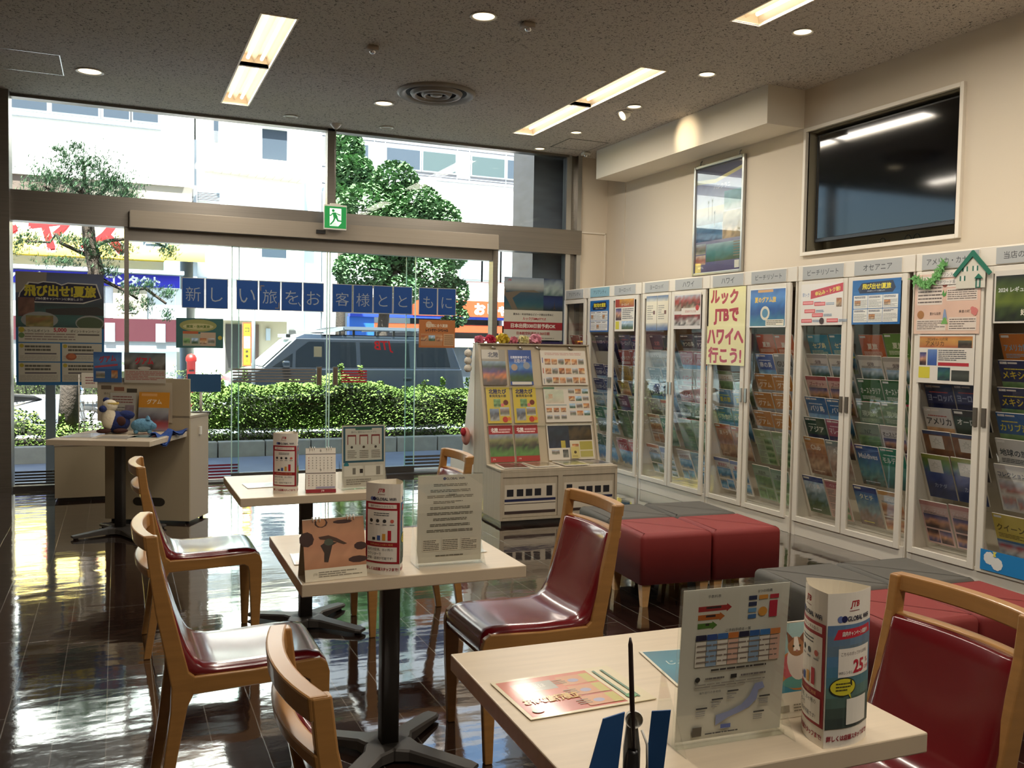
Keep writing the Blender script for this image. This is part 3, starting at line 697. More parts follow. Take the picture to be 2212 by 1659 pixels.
# ================================================================== brochure covers
SKY = ['9cc4e8', 'cfe2f0', '6f8f9a', '3c5a3a', '5a6a44']; SEA = ['5f9fe0', 'a8d4ee', '2f8fc0', '0f6aa0', 'd8c79a']; DUSK = ['34406e', '7d6b94', 'd9a07a', '5b3a3c', '2b2430']
NIGHT = ['101a3c', '1d2e66', '14203f', '22304a', '0c1124']; GRN = ['8fae7a', '5f8a52', '7ea06a', '3d5c38', '9cb07a']; SAND = ['d9b48a', 'c88b5a', 'a0623f', 'd8b795', '7a4a34']
TOWN = ['b8c4cf', '9a8f86', '7b6a60', '5f6c5a', 'c4b9a6']; FOOD = ['a8583a', 'd8a060', '7a3026', 'e0c49a', '5a2a20']
_cov = {}
def cover(key, W=.21, H=.297, t=.009):
    kk = str(key)
    if kk in _cov: return _cov[kk]
    st, a, b, ti, tc, pal = key; sd_ = sum(ord(q)*(i+3) for i, q in enumerate(''.join(map(str, key)))) % 9973
    rnd = random.Random(sd_)
    s = Sheet(W, H, a, t)
    if st == 'band':         # coloured band with the title above a picture
        s.photo(.0, .0, W, H*.58, pal, sd_, 9, 8); s.rect(0, H*.56, W, H, a)
        s.rect(.01, H-.022, .055, H-.008, 'f2f2f2'); s.text('JTB', .022, H-.015, .009, 'b01525', .02); s.rect(.06, H-.02, .12, H-.01, 'e8e0d8')
        s.text(ti, W*.5, H*.70, .048, tc, W*.86, bold=.02); s.lines(.03, H*.80, W-.04, H*.85, 1, b, sd_)
    elif st == 'full':       # picture over the whole cover
        s.photo(0, 0, W, H, pal, sd_, 10, 13); s.rect(0, H*.86, W, H, a); s.rect(.01, H-.024, .07, H-.009, 'f0eee8')
        s.text(ti, W*.5, H*.74, .04, tc, W*.8, bold=.02); s.lines(.03, .02, W-.05, .035, 1, b, sd_)
    elif st == 'white':      # pale cover, heading, small pictures
        s.rect(0, H*.90, W, H, b); s.text(ti, W*.5, H*.80, .030, tc, W*.86, bold=.015)
        s.photo(.012, H*.38, W-.012, H*.70, pal, sd_, 8, 5); s.photo(.012, .012, W*.48, H*.34, pal[::-1], sd_+1, 5, 4); s.photo(W*.52, .012, W-.012, H*.34, pal, sd_+2, 5, 4)
        s.lines(.02, H*.71, W-.02, H*.76, 2, '6a6a6a', sd_)
    elif st == 'two':        # upper half title block, lower block of another colour
        s.rect(0, 0, W, H*.45, b); s.text(ti, W*.5, H*.72, .045, tc, W*.84, bold=.02); s.lines(.02, H*.5, W-.03, H*.6, 3, tc, sd_)
        s.photo(.0, H*.1, W, H*.40, pal, sd_, 8, 4); s.rect(.01, H-.022, .06, H-.008, 'f2f2f2')
    elif st == 'list':       # text and tables
        s.rect(.01, H*.80, W-.01, H-.012, b); s.text(ti, W*.5, H*.87, .024, tc, W*.8)
        for j in range(4):
            s.lines(.015, H*(.60-.19*j), W*.46, H*(.76-.19*j), 4, '7a7a72', sd_+j); s.photo(W*.52, H*(.60-.19*j), W-.015, H*(.75-.19*j), pal, sd_+j, 4, 3)
    elif st == 'maple':      # cover with a white leaf card clipped on
        s.photo(0, 0, W, H, pal, sd_, 9, 12); s.rect(0, H*.92, W, H, a); s.rect(W*.22, H*.60, W*.70, H*.90, 'e8e6e0')
        cx, cy, r = W*.46, H*.75, .032
        pts = []
        for k, q in enumerate([1, .45, .8, .4, 1.05, .35, .9, .3, .5, .3, .9, .35, 1.05, .4, .8, .45]):
            an = pi/2+2*pi*k/16; pts.append((cx+r*q*cos(an), cy+r*q*sin(an)))
        s.poly(pts, '8a8f88'); s.poly([(cx+(x-cx)*.82, cy+(y-cy)*.82) for x, y in pts], 'e8e6e0'); s.text(ti, W*.5, H*.3, .03, tc, W*.7)
    _cov[kk] = s.mesh('brochure', GLOSSY); return _cov[kk]
K = {
 'red': ('two', 'a23327', 'b8542e', '北京', 'f0c050', FOOD), 'redw': ('white', 'd8cfc8', 'a8332e', '台湾', '9a2a2a', TOWN), 'darkgreen': ('band', '1f4636', 'd8e0d0', '香港', 'e8e8e0', NIGHT),
 'navycity': ('full', '1c2a5c', 'e0e0e0', 'シンガポール', 'f0f0f0', NIGHT), 'sing': ('band', '27336c', 'd0d4e8', 'シンガポール', 'f2f2f2', SKY), 'bluewhite': ('white', 'dfe5ea', '7f98ab', 'ソウル', '4a6a80', SKY),
 'teal': ('band', '2f7f6c', 'dce8e0', '釜山', 'eef4ee', SKY), 'tealw': ('white', 'dde6e6', '3f8f80', 'ベトナム', '2f6f60', SEA), 'greenb': ('band', '24624c', 'e0e8e0', 'タイ', 'f0f0f0', SEA),
 'navy': ('band', '2b3566', 'c05040', 'ヨーロッパ', 'e6e6ee', DUSK), 'redblue': ('two', 'a5402f', '2c4f93', 'イタリア', 'f0e8e0', SKY), 'gold': ('two', 'b08a2a', 'a07a22', 'フランス', '5a3a10', SAND),
 'goldb': ('white', 'c8a23c', 'b08a2a', 'スペイン', '5a3a10', SAND), 'blackw': ('band', '232428', '8f9296', '北欧', 'd8dce0', NIGHT), 'purple': ('band', '6b1f4d', 'd8c0d0', '英国', 'f0d8e8', DUSK), 'olive': ('band', '7c8a5c', 'd8dcc8', 'スイス', 'f4f4ea', GRN),
 'green': ('list', '5d7a4a', '3f5c34', '中欧', 'e8ecd8', GRN), 'dubai': ('band', 'b3202c', 'f0d8d0', 'ドバイ', 'f6eee8', SEA),
 'darkteal': ('two', '30454c', '4a6064', '北欧', 'd8908a', NIGHT), 'greyw': ('white', 'd8d6d0', 'c8c6c0', 'トルコ', '7a6a60', TOWN), 'teal2': ('band', '3c5a5c', '9ab0b0', 'エジプト', 'd8e0e0', SKY), 'violet': ('band', '3a3a7c', 'c8c8e8', 'ギリシャ', 'eceaf4', SEA),
 'pinkw': ('white', 'e0d6d2', 'c84a50', 'クルーズ', 'a03a40', TOWN), 'tallw': ('white', 'e2ded6', 'd0a080', 'モロッコ', '6a5a4a', SAND), 'tallteal': ('band', '1c7a66', 'c8e0d8', 'アイルランド', 'e8f4ee', GRN), 'orangew': ('white', 'f0e6da', 'd8833c', 'Cruise', '30303a', SKY), 'map': ('list', 'e6e6ea', '5a6aa0', '周遊', 'f0f0f4', SKY),
 'nine': ('band', '3a4048', 'b8b8b0', '9つの島', 'e8e8d8', TOWN), 'hawaii': ('band', 'a83a44', 'f0c8c8', 'ハワイ', 'f4ecec', SEA), 'hawaiig': ('two', 'b8b4b0', 'c03a44', 'ハワイ', 'd02a34', TOWN), 'redyel': ('two', 'a03a34', 'b0a03a', 'ハワイ', 'f0e8d8', GRN),
 'blackgreen': ('two', '3c5a34', 'c8343c', 'オアフ島', 'e8f0d8', GRN), 'greentall': ('list', '6a8a5c', '5a7a4c', 'ハワイ島', 'eef4e4', GRN), 'beach': ('white', 'e8e2dc', 'd8cfc8', 'HAWAII', 'a06a6a', SEA), 'bluetall': ('list', '2f6a80', '24566a', 'ハワイ', 'eaf4f4', SEA),
 'whitegreen': ('white', 'dcdad0', '6a7a4a', 'ハワイ', 'b07a3a', GRN), 'crane': ('band', '4f86b0', 'd8e048', '夏の旅', 'e8e040', TOWN), 'bluegreen': ('band', '4a90a8', 'a8c060', '海外旅行', 'f0f4e0', SEA), 'orangetall': ('full', 'b85a30', 'e8d8c8', '夏トク', 'f6e6d0', SAND), 'kids': ('white', 'e6e2e2', '7a8ac0', '家族旅行', 'c05a6a', SEA),
 'latesummer': ('two', 'c8653a', 'd0a48c', '夏旅', 'f6ecdc', FOOD), 'bluep': ('band', '3a5fae', 'e0e6f4', '南の島', 'f0f4fc', SEA), 'guam': ('band', 'c07d2a', 'f0e0c0', 'グアム', 'f6ecdc', TOWN), 'guamg': ('two', '8f9498', 'a0a4a6', 'GUAM', '2a2c30', TOWN), 'palegreen': ('list', 'a3b48c', '8aa070', '国内', 'e8f0dc', GRN), 'palegreen2': ('white', '9fb59c', '8aa58a', '周遊券', '5a6a5a', GRN),
 'cebu': ('two', '2f8fb0', 'b0b83a', 'セブ島', 'f0f0c0', SEA), 'sheet': ('white', 'dcd4cc', 'b8b0a8', '保険', '7a6a6a', SKY), 'pinkred': ('white', 'd8b0a8', 'b04a54', 'プーケット', '8a2a3a', DUSK), 'bali': ('band', '1f6aa8', 'e0e8f0', 'バリ島', 'f6f8fc', SEA), 'asia': ('band', '1e4a3a', 'd8e4d8', 'アジア', 'eef4ea', NIGHT), 'malay': ('band', 'b05a74', 'f0d8e0', 'マレーシア', 'f6e6ee', DUSK),
 'sandtall': ('full', 'c88a3c', 'f0e0c8', 'Club', 'f6ecdc', SAND), 'greytall': ('full', '8fa0a0', 'e8e8e0', 'Asia', 'f0f0ec', ['8fa0a0', 'c8c4bc', 'd0b8a8', 'a07a6a', 'c8c0b4']), 'balitall': ('full', '1f3f88', 'e8e8f0', 'バリ島', 'f6f6fa', SKY), 'pinkgreen': ('list', 'cfa79a', 'b0606a', 'ベトナム', 'f4e8e4', GRN),
 'green2': ('two', '6f9a4a', 'a8b86a', '夏旅', 'f4f4dc', GRN), 'aus': ('two', '2f6a34', 'd83a64', 'オーストラリア', 'f0f4ec', GRN), 'greygreen': ('two', '7f9480', '9ab08c', '現地発', 'dce8d8', GRN), 'palec': ('white', '90a090', '8a9a8a', 'NZ', '50605a', GRN), 'ausdusk': ('white', 'd8d4d4', 'c8c0c0', 'オーストラリア', '2a2428', DUSK),
 'bluesea': ('full', '1f4f98', 'd8e0f0', 'Maldives', 'e8eef8', ['1f4f98', '2a6ab0', '3a8aa8', '6aa09a', '5a4a40']), 'maldives': ('band', '1f8a70', 'd8ece4', 'モルディブ', 'f0f8f4', ['6aa89a', '5a9a90', '3a7a78', '4a5a50']), 'tahiti': ('full', '1f3f8c', 'e8e070', 'タヒチ', 'f0f0d0', ['2a4f9c', '4a7fb8', '8fb0b8', 'a08a80', '7a6a60']), 'cafe': ('white', 'd8cdb8', 'd09a50', 'Cafe', 'f0e0c8', SAND),
 'eu': ('band', '232c5c', 'b03a30', 'ヨーロッパ', '9aa2c0', NIGHT), 'usa': ('band', 'd4d0cc', 'b04a40', 'アメリカ', '22242a', SAND), 'aurora': ('full', '14181a', 'c8d0cc', 'オーロラ', 'e8ece8', ['14181a', '1c4438', '18302a', '181c20', '101214']), 'mapleb': ('maple', '3a4a78', 'e0d8c8', '', 'f0f0f0', ['7a4a2a', '8a5a34', '6a4030', '4a4a50']),
 'mapleg': ('maple', '8f9a3a', 'e0e0c8', 'カナダ', 'c8d4f0', ['8f9a3a', '5a8a4a', '2f4f9a', '24408a', '2a3a6a', '3a4a78']), 'pink': ('white', 'd8b8b4', 'c8908c', 'ディープアジア', 'e8d8d8', DUSK),
 'orange': ('two', 'd07a2a', 'c0602a', 'アメリカ鉄道', '8fc0e0', SAND), 'navyyel': ('band', '26305e', 'e8d84a', 'メキシコ', 'e0c83a', GRN), 'blueyel': ('band', '2f64a0', 'e8d84a', 'カリブ海', 'e0d84a', GRN), 'whitenavy': ('two', 'd8d8d6', '9a9c9c', '地球の旅', '30404a', NIGHT), 'collection': ('white', 'dcdad6', 'd0ced0', 'コレクション', '3a4a6a', ['e8e4e0', 'b8c0d0', 'c88a80', 'd8d4d0']), 'yellowb': ('two', 'd8c35a', '4a78a8', 'クイーン', '6a5a2a', ['8ab0d0', 'b0343a', 'd8d8d8', '4a6a90']),
}
DESC = {'red': 'brick red', 'redw': 'white and red', 'darkgreen': 'dark green', 'navycity': 'dark blue city', 'sing': 'navy Singapore', 'bluewhite': 'pale blue', 'teal': 'teal', 'tealw': 'pale teal', 'greenb': 'green banded', 'navy': 'navy Europe', 'redblue': 'red and blue', 'gold': 'mustard gold',
 'goldb': 'mustard', 'blackw': 'black', 'purple': 'dark purple', 'olive': 'olive green', 'green': 'green', 'dubai': 'red Dubai', 'darkteal': 'dark teal', 'greyw': 'light grey', 'teal2': 'slate teal', 'violet': 'violet', 'pinkw': 'white and pink', 'tallw': 'white', 'tallteal': 'green topped', 'orangew': 'white and orange', 'map': 'white map',
 'nine': 'charcoal', 'hawaii': 'red Hawaii', 'hawaiig': 'grey and red Hawaii', 'redyel': 'red and yellow', 'blackgreen': 'dark green and red', 'greentall': 'green', 'beach': 'white beach', 'bluetall': 'deep blue', 'whitegreen': 'white and green', 'crane': 'blue and yellow', 'bluegreen': 'blue and green', 'orangetall': 'orange brown', 'kids': 'white and lilac',
 'latesummer': 'orange summer', 'bluep': 'plain blue', 'guam': 'orange Guam', 'guamg': 'grey Guam', 'palegreen': 'pale green', 'palegreen2': 'sage green', 'cebu': 'blue and yellow', 'sheet': 'pale beige', 'pinkred': 'dusty pink', 'bali': 'blue Bali', 'asia': 'dark green Asia', 'malay': 'rose pink', 'sandtall': 'sand orange', 'greytall': 'pale grey', 'balitall': 'blue Bali pool',
 'pinkgreen': 'pink and green', 'green2': 'leaf green', 'aus': 'green Australia', 'greygreen': 'grey green', 'palec': 'faded green', 'ausdusk': 'white Australia', 'bluesea': 'deep blue sea', 'maldives': 'green Maldives', 'tahiti': 'blue aerial', 'cafe': 'beige café', 'eu': 'dark navy Europe', 'usa': 'white America', 'aurora': 'black aurora', 'mapleb': 'brown maple leaf',
 'mapleg': 'green maple leaf', 'pink': 'pale pink', 'orange': 'orange America', 'navyyel': 'navy and yellow', 'blueyel': 'blue and yellow', 'whitenavy': 'white and navy', 'collection': 'white drawing', 'yellowb': 'yellow and blue'}
ROWZ = [1.50, 1.35, 1.19, 1.04, 0.89, 0.74, 0.45]
ORD = ['top', 'second', 'third', 'fourth', 'fifth', 'sixth', 'lowest']
COLS = {   # door: (far y, near y, phrase, rows of left/right covers; None = hidden or empty)
 'A': (8.66, 9.17, 'the leftmost Asia City sign', [('red', 'red'), ('red', 'redw'), ('darkgreen', 'darkgreen'), None, None, None, None]),
 'B1': (8.10, 8.59, 'the blue Asia City sign', [('navycity', 'navycity'), None, ('sing', 'sing'), ('sing', 'sing'), ('bluewhite', 'bluewhite'), ('teal', 'tealw'), ('greenb', 'greenb')]),
 'B2': (7.57, 8.10, 'the left Europe sign', [('navy', 'navy'), ('redblue', 'redblue'), ('gold', 'gold'), ('goldb', 'blackw'), ('purple', 'olive'), ('green', 'green'), ('dubai', 'dubai')]),
 'C1': (7.01, 7.50, 'the right Europe sign', [('darkteal', 'darkteal'), ('greyw', 'greyw'), ('teal2', 'teal2'), ('violet', 'violet'), ('greyw', 'pinkw'), ('tallw', 'tallteal'), ('orangew', 'map')]),
 'C2': (6.48, 7.00, 'the left Hawaii sign', [('nine', 'nine'), ('hawaii', 'hawaii'), ('hawaiig', 'hawaiig'), ('redyel', 'redyel'), ('blackgreen', 'blackgreen'), ('greentall', 'greentall'), ('beach', 'bluetall')]),
 'D1': (5.94, 6.41, 'the yellow handwritten sign', [None, None, ('whitegreen', 'palec'), ('crane', 'crane'), ('bluegreen', 'bluegreen'), ('orangetall', 'orangetall'), ('kids', 'kids')]),
 'D2': (5.41, 5.92, 'the left Beach Resort sign', [('latesummer', 'latesummer'), ('bluep', 'guamg'), ('guam', 'guam'), ('guam', 'guam'), ('guam', 'guam'), ('palegreen', 'palegreen'), ('palegreen2', 'palegreen2')]),
 'E1': (4.83, 5.32, 'the right Beach Resort sign', [('cebu', 'cebu'), ('sheet', 'sheet'), ('pinkred', 'pinkred'), ('bali', 'bali'), ('asia', 'malay'), ('sandtall', 'greytall'), ('balitall', 'pinkgreen')]),
 'E2': (4.31, 4.82, 'the Oceania sign', [('latesummer', 'green2'), ('sheet', 'sheet'), ('aus', 'aus'), ('greygreen', 'greygreen'), ('palec', 'ausdusk'), ('bluesea', 'maldives'), ('tahiti', 'cafe')]),
 'F1': (3.75, 4.24, 'the America Canada sign', [None, None, ('eu', 'eu'), ('usa', 'aurora'), ('mapleb', 'mapleb'), ('mapleg', 'mapleg'), ('pink', 'pink')]),
 'F2': (3.21, 3.735, 'the rightmost sign', [('orange', 'orange'), ('navyyel', 'navyyel'), ('navyyel', 'navyyel'), ('blueyel', 'blueyel'), ('whitenavy', 'whitenavy'), ('collection', 'collection'), ('yellowb', 'yellowb')]),
}
XF = 4.65
SIGNT = {'A': 'アジアシティ', 'B1': 'アジアシティ', 'B2': 'ヨーロッパ', 'C1': 'ヨーロッパ', 'C2': 'ハワイ', 'D1': 'ハワイ', 'D2': 'ビーチリゾート', 'E1': 'ビーチリゾート', 'E2': 'オセアニア', 'F1': 'アメリカ・カナダ', 'F2': '当店のおすすめ'}
UNITS = [(8.61, 9.19, ['A'], 'narrow white glazed brochure cabinet farthest away, half hidden behind the display rack'), (7.53, 8.605, ['B1', 'B2'], 'white glazed brochure cabinet with Asia City and Europe signs, beside the display rack'),
         (6.43, 7.515, ['C1', 'C2'], 'white glazed brochure cabinet with Europe and Hawaii signs'), (5.35, 6.425, ['D1', 'D2'], 'white glazed brochure cabinet carrying the yellow handwritten sign'),
         (4.26, 5.335, ['E1', 'E2'], 'white glazed brochure cabinet with Beach Resort and Oceania signs'), (3.17, 4.25, ['F1', 'F2'], 'white glazed brochure cabinet at the right edge with green roofed paper house')]
for (ya, yb, doors, lab) in UNITS:
    t = empty('brochure_cabinet', (XF, (ya+yb)/2, 0), label=lab, cat='cabinet'); cy = (ya+yb)/2; a, b = ya-cy, yb-cy
    MB().box(.38, .40, a, b, .03, 2.0).build('back_panel', M_inner, parent=t)
    MB().box(0.02, .38, a, a+.018, .0, 2.0).build('side_panel', M_white, parent=t)
    MB().box(0.02, .38, b-.018, b, .0, 2.0).build('side_panel', M_white, parent=t)
    MB().box(.0, .38, a+.018, b-.018, .0, .125).build('plinth', M_white, parent=t, bevel=.002)
    MB().box(-.006, .38, a, b, 1.895, 2.005).build('header', M_white, parent=t, bevel=.002)
    MB().box(-.002, .025, b-.038, b-.004, .0, 1.895).build('post', M_white, parent=t); MB().box(-.002, .025, a+.004, a+.012, .0, 1.895).build('post', M_white, parent=t)
    for di, d in enumerate(doors):
        y0, y1, ph, rows = COLS[d]; y0 -= cy; y1 -= cy; fw_ = .043
        f = MB(); f.box(-.012, .012, y0, y0+fw_, .105, 1.89); f.box(-.012, .012, y1-fw_, y1, .105, 1.89); f.box(-.012, .012, y0+fw_, y1-fw_, .105, .145); f.box(-.012, .012, y0+fw_, y1-fw_, 1.845, 1.89)
        dr = f.build('door', M_white, parent=t, bevel=.002)
        MB().box(-.002, .003, y0+fw_, y1-fw_, .145, 1.845).build('glass_pane', M_cglass, parent=dr)
        hy = (y0+.022) if di == 0 and len(doors) == 2 else (y1-.022)
        m = MB(); m.box(-.022, -.012, hy-.013, hy+.013, .955, 1.065); m.build('handle', M_alu if d[0] in 'ABCD' else mat('bronze_handle', '6a6258', .4, metal=.5), parent=dr)
        # header sign
        s = Sheet(.41, .095, 'b2b4b3' if d != 'B1' else '86aebb', .006); s.text(SIGNT[d], .205, .047, .05 if len(SIGNT[d]) < 5 else .042, '33363a', .34)
        ym = (y0+y1)/2
        put('sign_plate', s.mesh('sign_plate', BOARD), (-.0125, ym+.205, 1.90), (0, -1, 0), (0, 0, 1), parent=t)
        MB().box(.03, .36, y0+.01, y1-.01, 1.86, 1.893).build('inner_top', M_inner, parent=t)
        for r, row in enumerate(rows):
            z = ROWZ[r]; m = MB()
            m.add([(.062, y0+.03, z-.02), (.062, y1-.03, z-.02), (.170, y1-.03, z-.305), (.170, y0+.03, z-.305)], [(0, 1, 2, 3)])
            m.add([(.145, y0+.03, z-.307), (.145, y1-.03, z-.307), (.175, y1-.03, z-.307), (.175, y0+.03, z-.307)], [(0, 1, 2, 3)])
            m.v = [(x+q, y, zz) for (x, y, zz), q in zip(m.v, [0]*8)]
            m.build('tray', M_acr if row else M_inner, parent=t)
            if not row: continue
            for k, cv in enumerate(row):
                yl = cy + ym + (.216 if k == 0 else -.004)
                v = Vector((-.36, 0, 1)).normalized()
                lab2 = '%s brochure, %s one in the %s row under %s' % (DESC[cv], 'left' if k == 0 else 'right', ORD[r], ph)
                rj = random.Random((ord(d[0])*31+ord(d[-1])*7+r*5+k)); dz = rj.uniform(-.006, .004)
                o = put('brochure', cover(K[cv]), (0, 0, 0), (0, -1, 0), v, label=lab2, cat='brochure', group='brochures in the glazed cabinets')
                top = Vector((XF+.048+rj.uniform(0, .004), yl, z+dz)); o.matrix_world = frame_m(top-v*.297, (0, -1, rj.uniform(-.006, .006)), v)

def wall_sheet(s, name, y_left, z0, label, cat, x=XF-.016, m=None, tilt=0):
    return put(name, s.mesh(name, m or GLOSSY), (x, y_left, z0), (0, -1, 0), (0, 0, 1), label=label, cat=cat)
# door posters (A3, hung outside the panes)
def campaign(W, H, grid=(3, 2)):
    s = Sheet(W, H, '1c64a8', .0015); s.rect(W*.03, H*.04, W*.97, H*.74, '2a6db0')
    s.poly([(W*.16, H*.70), (W*.84, H*.70), (W*.90, H*.80), (W*.84, H*.96), (W*.20, H*.93), (W*.12, H*.80)], '1c1c40')
    s.text('飛び出せ!夏旅', W*.51, H*.85, H*.13, 'f0dc28', W*.62, bold=.04); s.text('JTBの夏キャンペーンに参加しよう!', W*.5, H*.745, H*.035, 'f4f4f4', W*.5)
    gx, gy = grid
    for i in range(gx):
        for j in range(gy):
            x0 = W*(.035+.93*i/gx); x1 = W*(.035+.93*(i+1)/gx)-.004; y0 = H*(.05+.62*j/gy); y1 = H*(.05+.62*(j+1)/gy)-.005
            s.rect(x0, y0, x1, y1, 'ece9e2'); s.lines(x0+.008, y1-.02, x1-.02, y1-.006, 2, '3a3a50', i*3+j, .6); s.lines(x0+.006, y0+.006, x1-.006, y1-.03, 7, '9a9a9a', i+j*5)
            if (i+j) % 2: s.photo(x0+.01, y0+.02, x0+(x1-x0)*.5, y0+(y1-y0)*.6, FOOD, i+j, 4, 4)
    return s
wall_sheet(campaign(.42, .30), 'door_poster', 4.777, 1.565, 'blue campaign poster with yellow title on the door under the Oceania sign', 'poster')
s = campaign(.40, .33); wall_sheet(s, 'door_poster', 8.54, 1.53, 'blue campaign poster with yellow title on the farthest visible cabinet door', 'poster')
s = Sheet(.42, .30, 'efe7e0', .0015); s.poly([(.10, .19), (.42, .235), (.42, .295), (.10, .25)], 'c8283c'); s.text('申込み・トク割!', .27, .242, .034, 'f4e060', .27, bold=.03, rot=.14)
s.text('早トク', .05, .22, .03, '3a70b0', .07)
for i, (x, y) in enumerate([(.02, .15), (.14, .14), (.04, .09), (.12, .06), (.01, .02), (.27, .02)]):
    s.rect(x, y, x+.11, y+.026, 'd84a50'); s.rect(x+.006, y+.006, x+.104, y+.02, 'f0a0a0'); s.lines(x+.118, y+.002, x+.20, y+.022, 2, '6a8ab0', i)
s.photo(.36, .13, .41, .19, FOOD, 4, 3, 3); s.disc(.22, .03, .024, '4a3030'); wall_sheet(s, 'door_poster', 5.285, 1.565, 'white and red discount poster on the door under the right Beach Resort sign', 'poster')
s = Sheet(.43, .305, 'f2efe8', .0015); s.photo(.01, .01, .42, .295, ['2f5fae', '4a86cc', '2f6fb8', '1f4f98', '3a7aa0', '4a8aa0'], 7, 12, 9, .2); s.rect(.10, .272, .28, .292, 'd8a060')
s.text('夏のグアム旅', .19, .215, .045, 'f2c84a', .25, bold=.04); s.disc(.19, .11, .055, 'e8e0cc'); s.disc(.19, .11, .035, '5a90b0'); s.rect(.20, .012, .41, .06, 'efe6d0'); s.lines(.21, .018, .40, .055, 3, '5a5a50', 4)
wall_sheet(s, 'door_poster', 5.878, 1.555, 'blue sky and sea poster on the door under the left Beach Resort sign', 'poster')
s = Sheet(.415, .315, 'ded6d0', .0015); s.photo(.01, .16, .405, .30, ['b0b8c8', 'a8323a', '4a3a34', 'c8b0a0'], 3, 14, 6, .5); s.photo(.01, .03, .405, .13, ['a03438', '6a2a2c', 'd0c8c0', '3a3030'], 8, 14, 5, .6)
s.rect(.12, .125, .40, .185, 'e8ded4'); s.text('家族旅行を応援!', .26, .155, .022, 'b03a40', .24); s.disc(.36, .185, .026, 'c02a34'); wall_sheet(s, 'door_poster', 6.95, 1.55, 'red and white photo collage poster on the door under the left Hawaii sign', 'poster')
s = Sheet(.38, .33, 'e8e2d6', .0015); s.rect(.01, .24, .37, .32, 'a83a2c'); s.photo(.09, .25, .36, .32, ['d89a3a', 'b8742a', 'a8502a'], 5, 8, 3, .3); s.text('ヨーロッパ', .2, .265, .026, 'f4ece0', .22)
s.lines(.15, .12, .36, .23, 6, '5a5a60', 9); s.photo(.02, .11, .13, .23, DUSK, 6, 4, 5); s.rect(.02, .02, .09, .10, 'd8cc3a'); s.photo(.14, .02, .36, .10, SKY, 2, 8, 4); wall_sheet(s, 'door_poster', 8.015, 1.535, 'white poster with orange picture band on the door under the left Europe sign', 'poster')
for k in (0, 1):
    s = Sheet(.185, .325, 'e9dfc9', .0015); s.photo(0, .27, .185, .325, ['3a5a90', '8a9ab0', 'e0d8c8'], k, 5, 3, .15); s.photo(0, .0, .185, .07, ['d8cdb8', '6a80a0', '2f4f88'], k+4, 5, 3, .15); s.lines(.02, .10, .12, .24, 7, 'a09a8c', k+3); s.rect(.12, .15, .155, .185, '7a5048')
    wall_sheet(s, 'door_flyer', 7.42-k*.19, 1.54, '%s of the two cream and blue flyers under the right Europe sign' % ('left' if k == 0 else 'right'), 'flyer')
s = Sheet(.49, .325, 'efe6ad', .002); s.text('ルック', .21, .25, .12, 'b5354a', .38, bold=.06, rot=-.03); s.text('JTBで', .24, .085, .135, 'b5354a', .45, bold=.06)
wall_sheet(s, 'handwritten_sign', 6.42, 1.565, 'upper pale yellow handwritten sheet with large red letters ルック JTBで', 'sign')
s = Sheet(.51, .325, 'ece2a6', .002); s.text('ハワイへ', .25, .24, .135, 'b5354a', .48, bold=.06); s.text('行こう!', .25, .082, .135, 'b5354a', .47, bold=.05)
wall_sheet(s, 'handwritten_sign', 6.435, 1.245, 'lower pale yellow handwritten sheet with large red letters ハワイへ行こう!', 'sign', x=XF-.019)
# island notice board with paper house, leaf garland, flowers
s = Sheet(.475, .37, 'e6c2b0', .002); s.photo(0, 0, .475, .37, ['e9c8b8', 'e4bda8', 'eac9b4'], 2, 6, 5, .08)
s.rect(.04, .325, .17, .355, 'efe6da'); s.text('どんな場所??', .105, .34, .018, '3a3230', .11); s.rect(.22, .285, .455, .315, 'efe6da'); s.text('「赤毛のアン」の舞台となった場所', .338, .30, .016, '3a3230', .22)
for (x0, y0, x1, y1, k) in ((.02, .18, .21, .30, 1), (.24, .20, .455, .275, 2), (.02, .02, .24, .09, 3), (.26, .02, .455, .10, 4)):
    s.rect(x0, y0, x1, y1, 'e8d9cc'); s.lines(x0+.006, y0+.006, x1-.006, y1-.006, 5, '6a5c56', k, .4)
s.text('豊かな自然', .16, .125, .018, '3a3230', .08); s.text('美食の町', .37, .135, .018, '3a3230', .08)
s.disc(.05, .12, .026, 'b07a48'); s.disc(.225, .305, .02, '8a4a3a'); s.poly([(.205, .24), (.215, .27), (.225, .245), (.24, .265), (.235, .235), (.22, .225)], '5a9a50'); s.poly([(.215, .09), (.225, .15), (.235, .15), (.25, .09)], '8fa0c0'); s.poly([(.205, .06), (.225, .10), (.24, .10), (.255, .06)], '7ab060')
for dx, dy in ((0, 0), (.012, .012), (-.004, .018), (.014, -.008), (.02, .006)): s.disc(.43+dx, .13+dy, .014, 'd8807a')
wall_sheet(s, 'notice_board', 4.243, 1.50, 'pink handmade board about an island on the door under the America sign', 'poster')
t = empty('paper_house', (XF-.022, 3.835, 1.77), label='paper cut-out house with green roof above the pink handmade board', cat='decoration')
s = Sheet(.20, .20, 'dcd6c6', .003, paper=False); s.v = []; s.poly([(.01, 0), (.21, 0), (.21, .10), (.11, .20), (.01, .10)], 'd8d2c2', 0)
for (x, y) in ((.05, .10), (.12, .10), (.035, .045)): s.rect(x, y, x+.04, y+.03, '1f6a56'); s.rect(x+.01, y, x+.03, y+.03, 'e6e2d8')
s.rect(.145, 0, .18, .06, '1f6a56'); s.rect(.155, .005, .17, .05, 'c8c8be')
put('facade', s.mesh('facade', PRINT), (0, .11, 0), (0, -1, 0), (0, 0, 1), parent=t)
m = MB(); m.prism([(.122, .085), (-.008, .222), (-.018, .222), (-.145, .085), (-.125, .07), (-.013, .185), (.103, .07)], -.006, -.001, 'x'); m.build('roof', mat('green_card', '1f6e58', .7), parent=t)
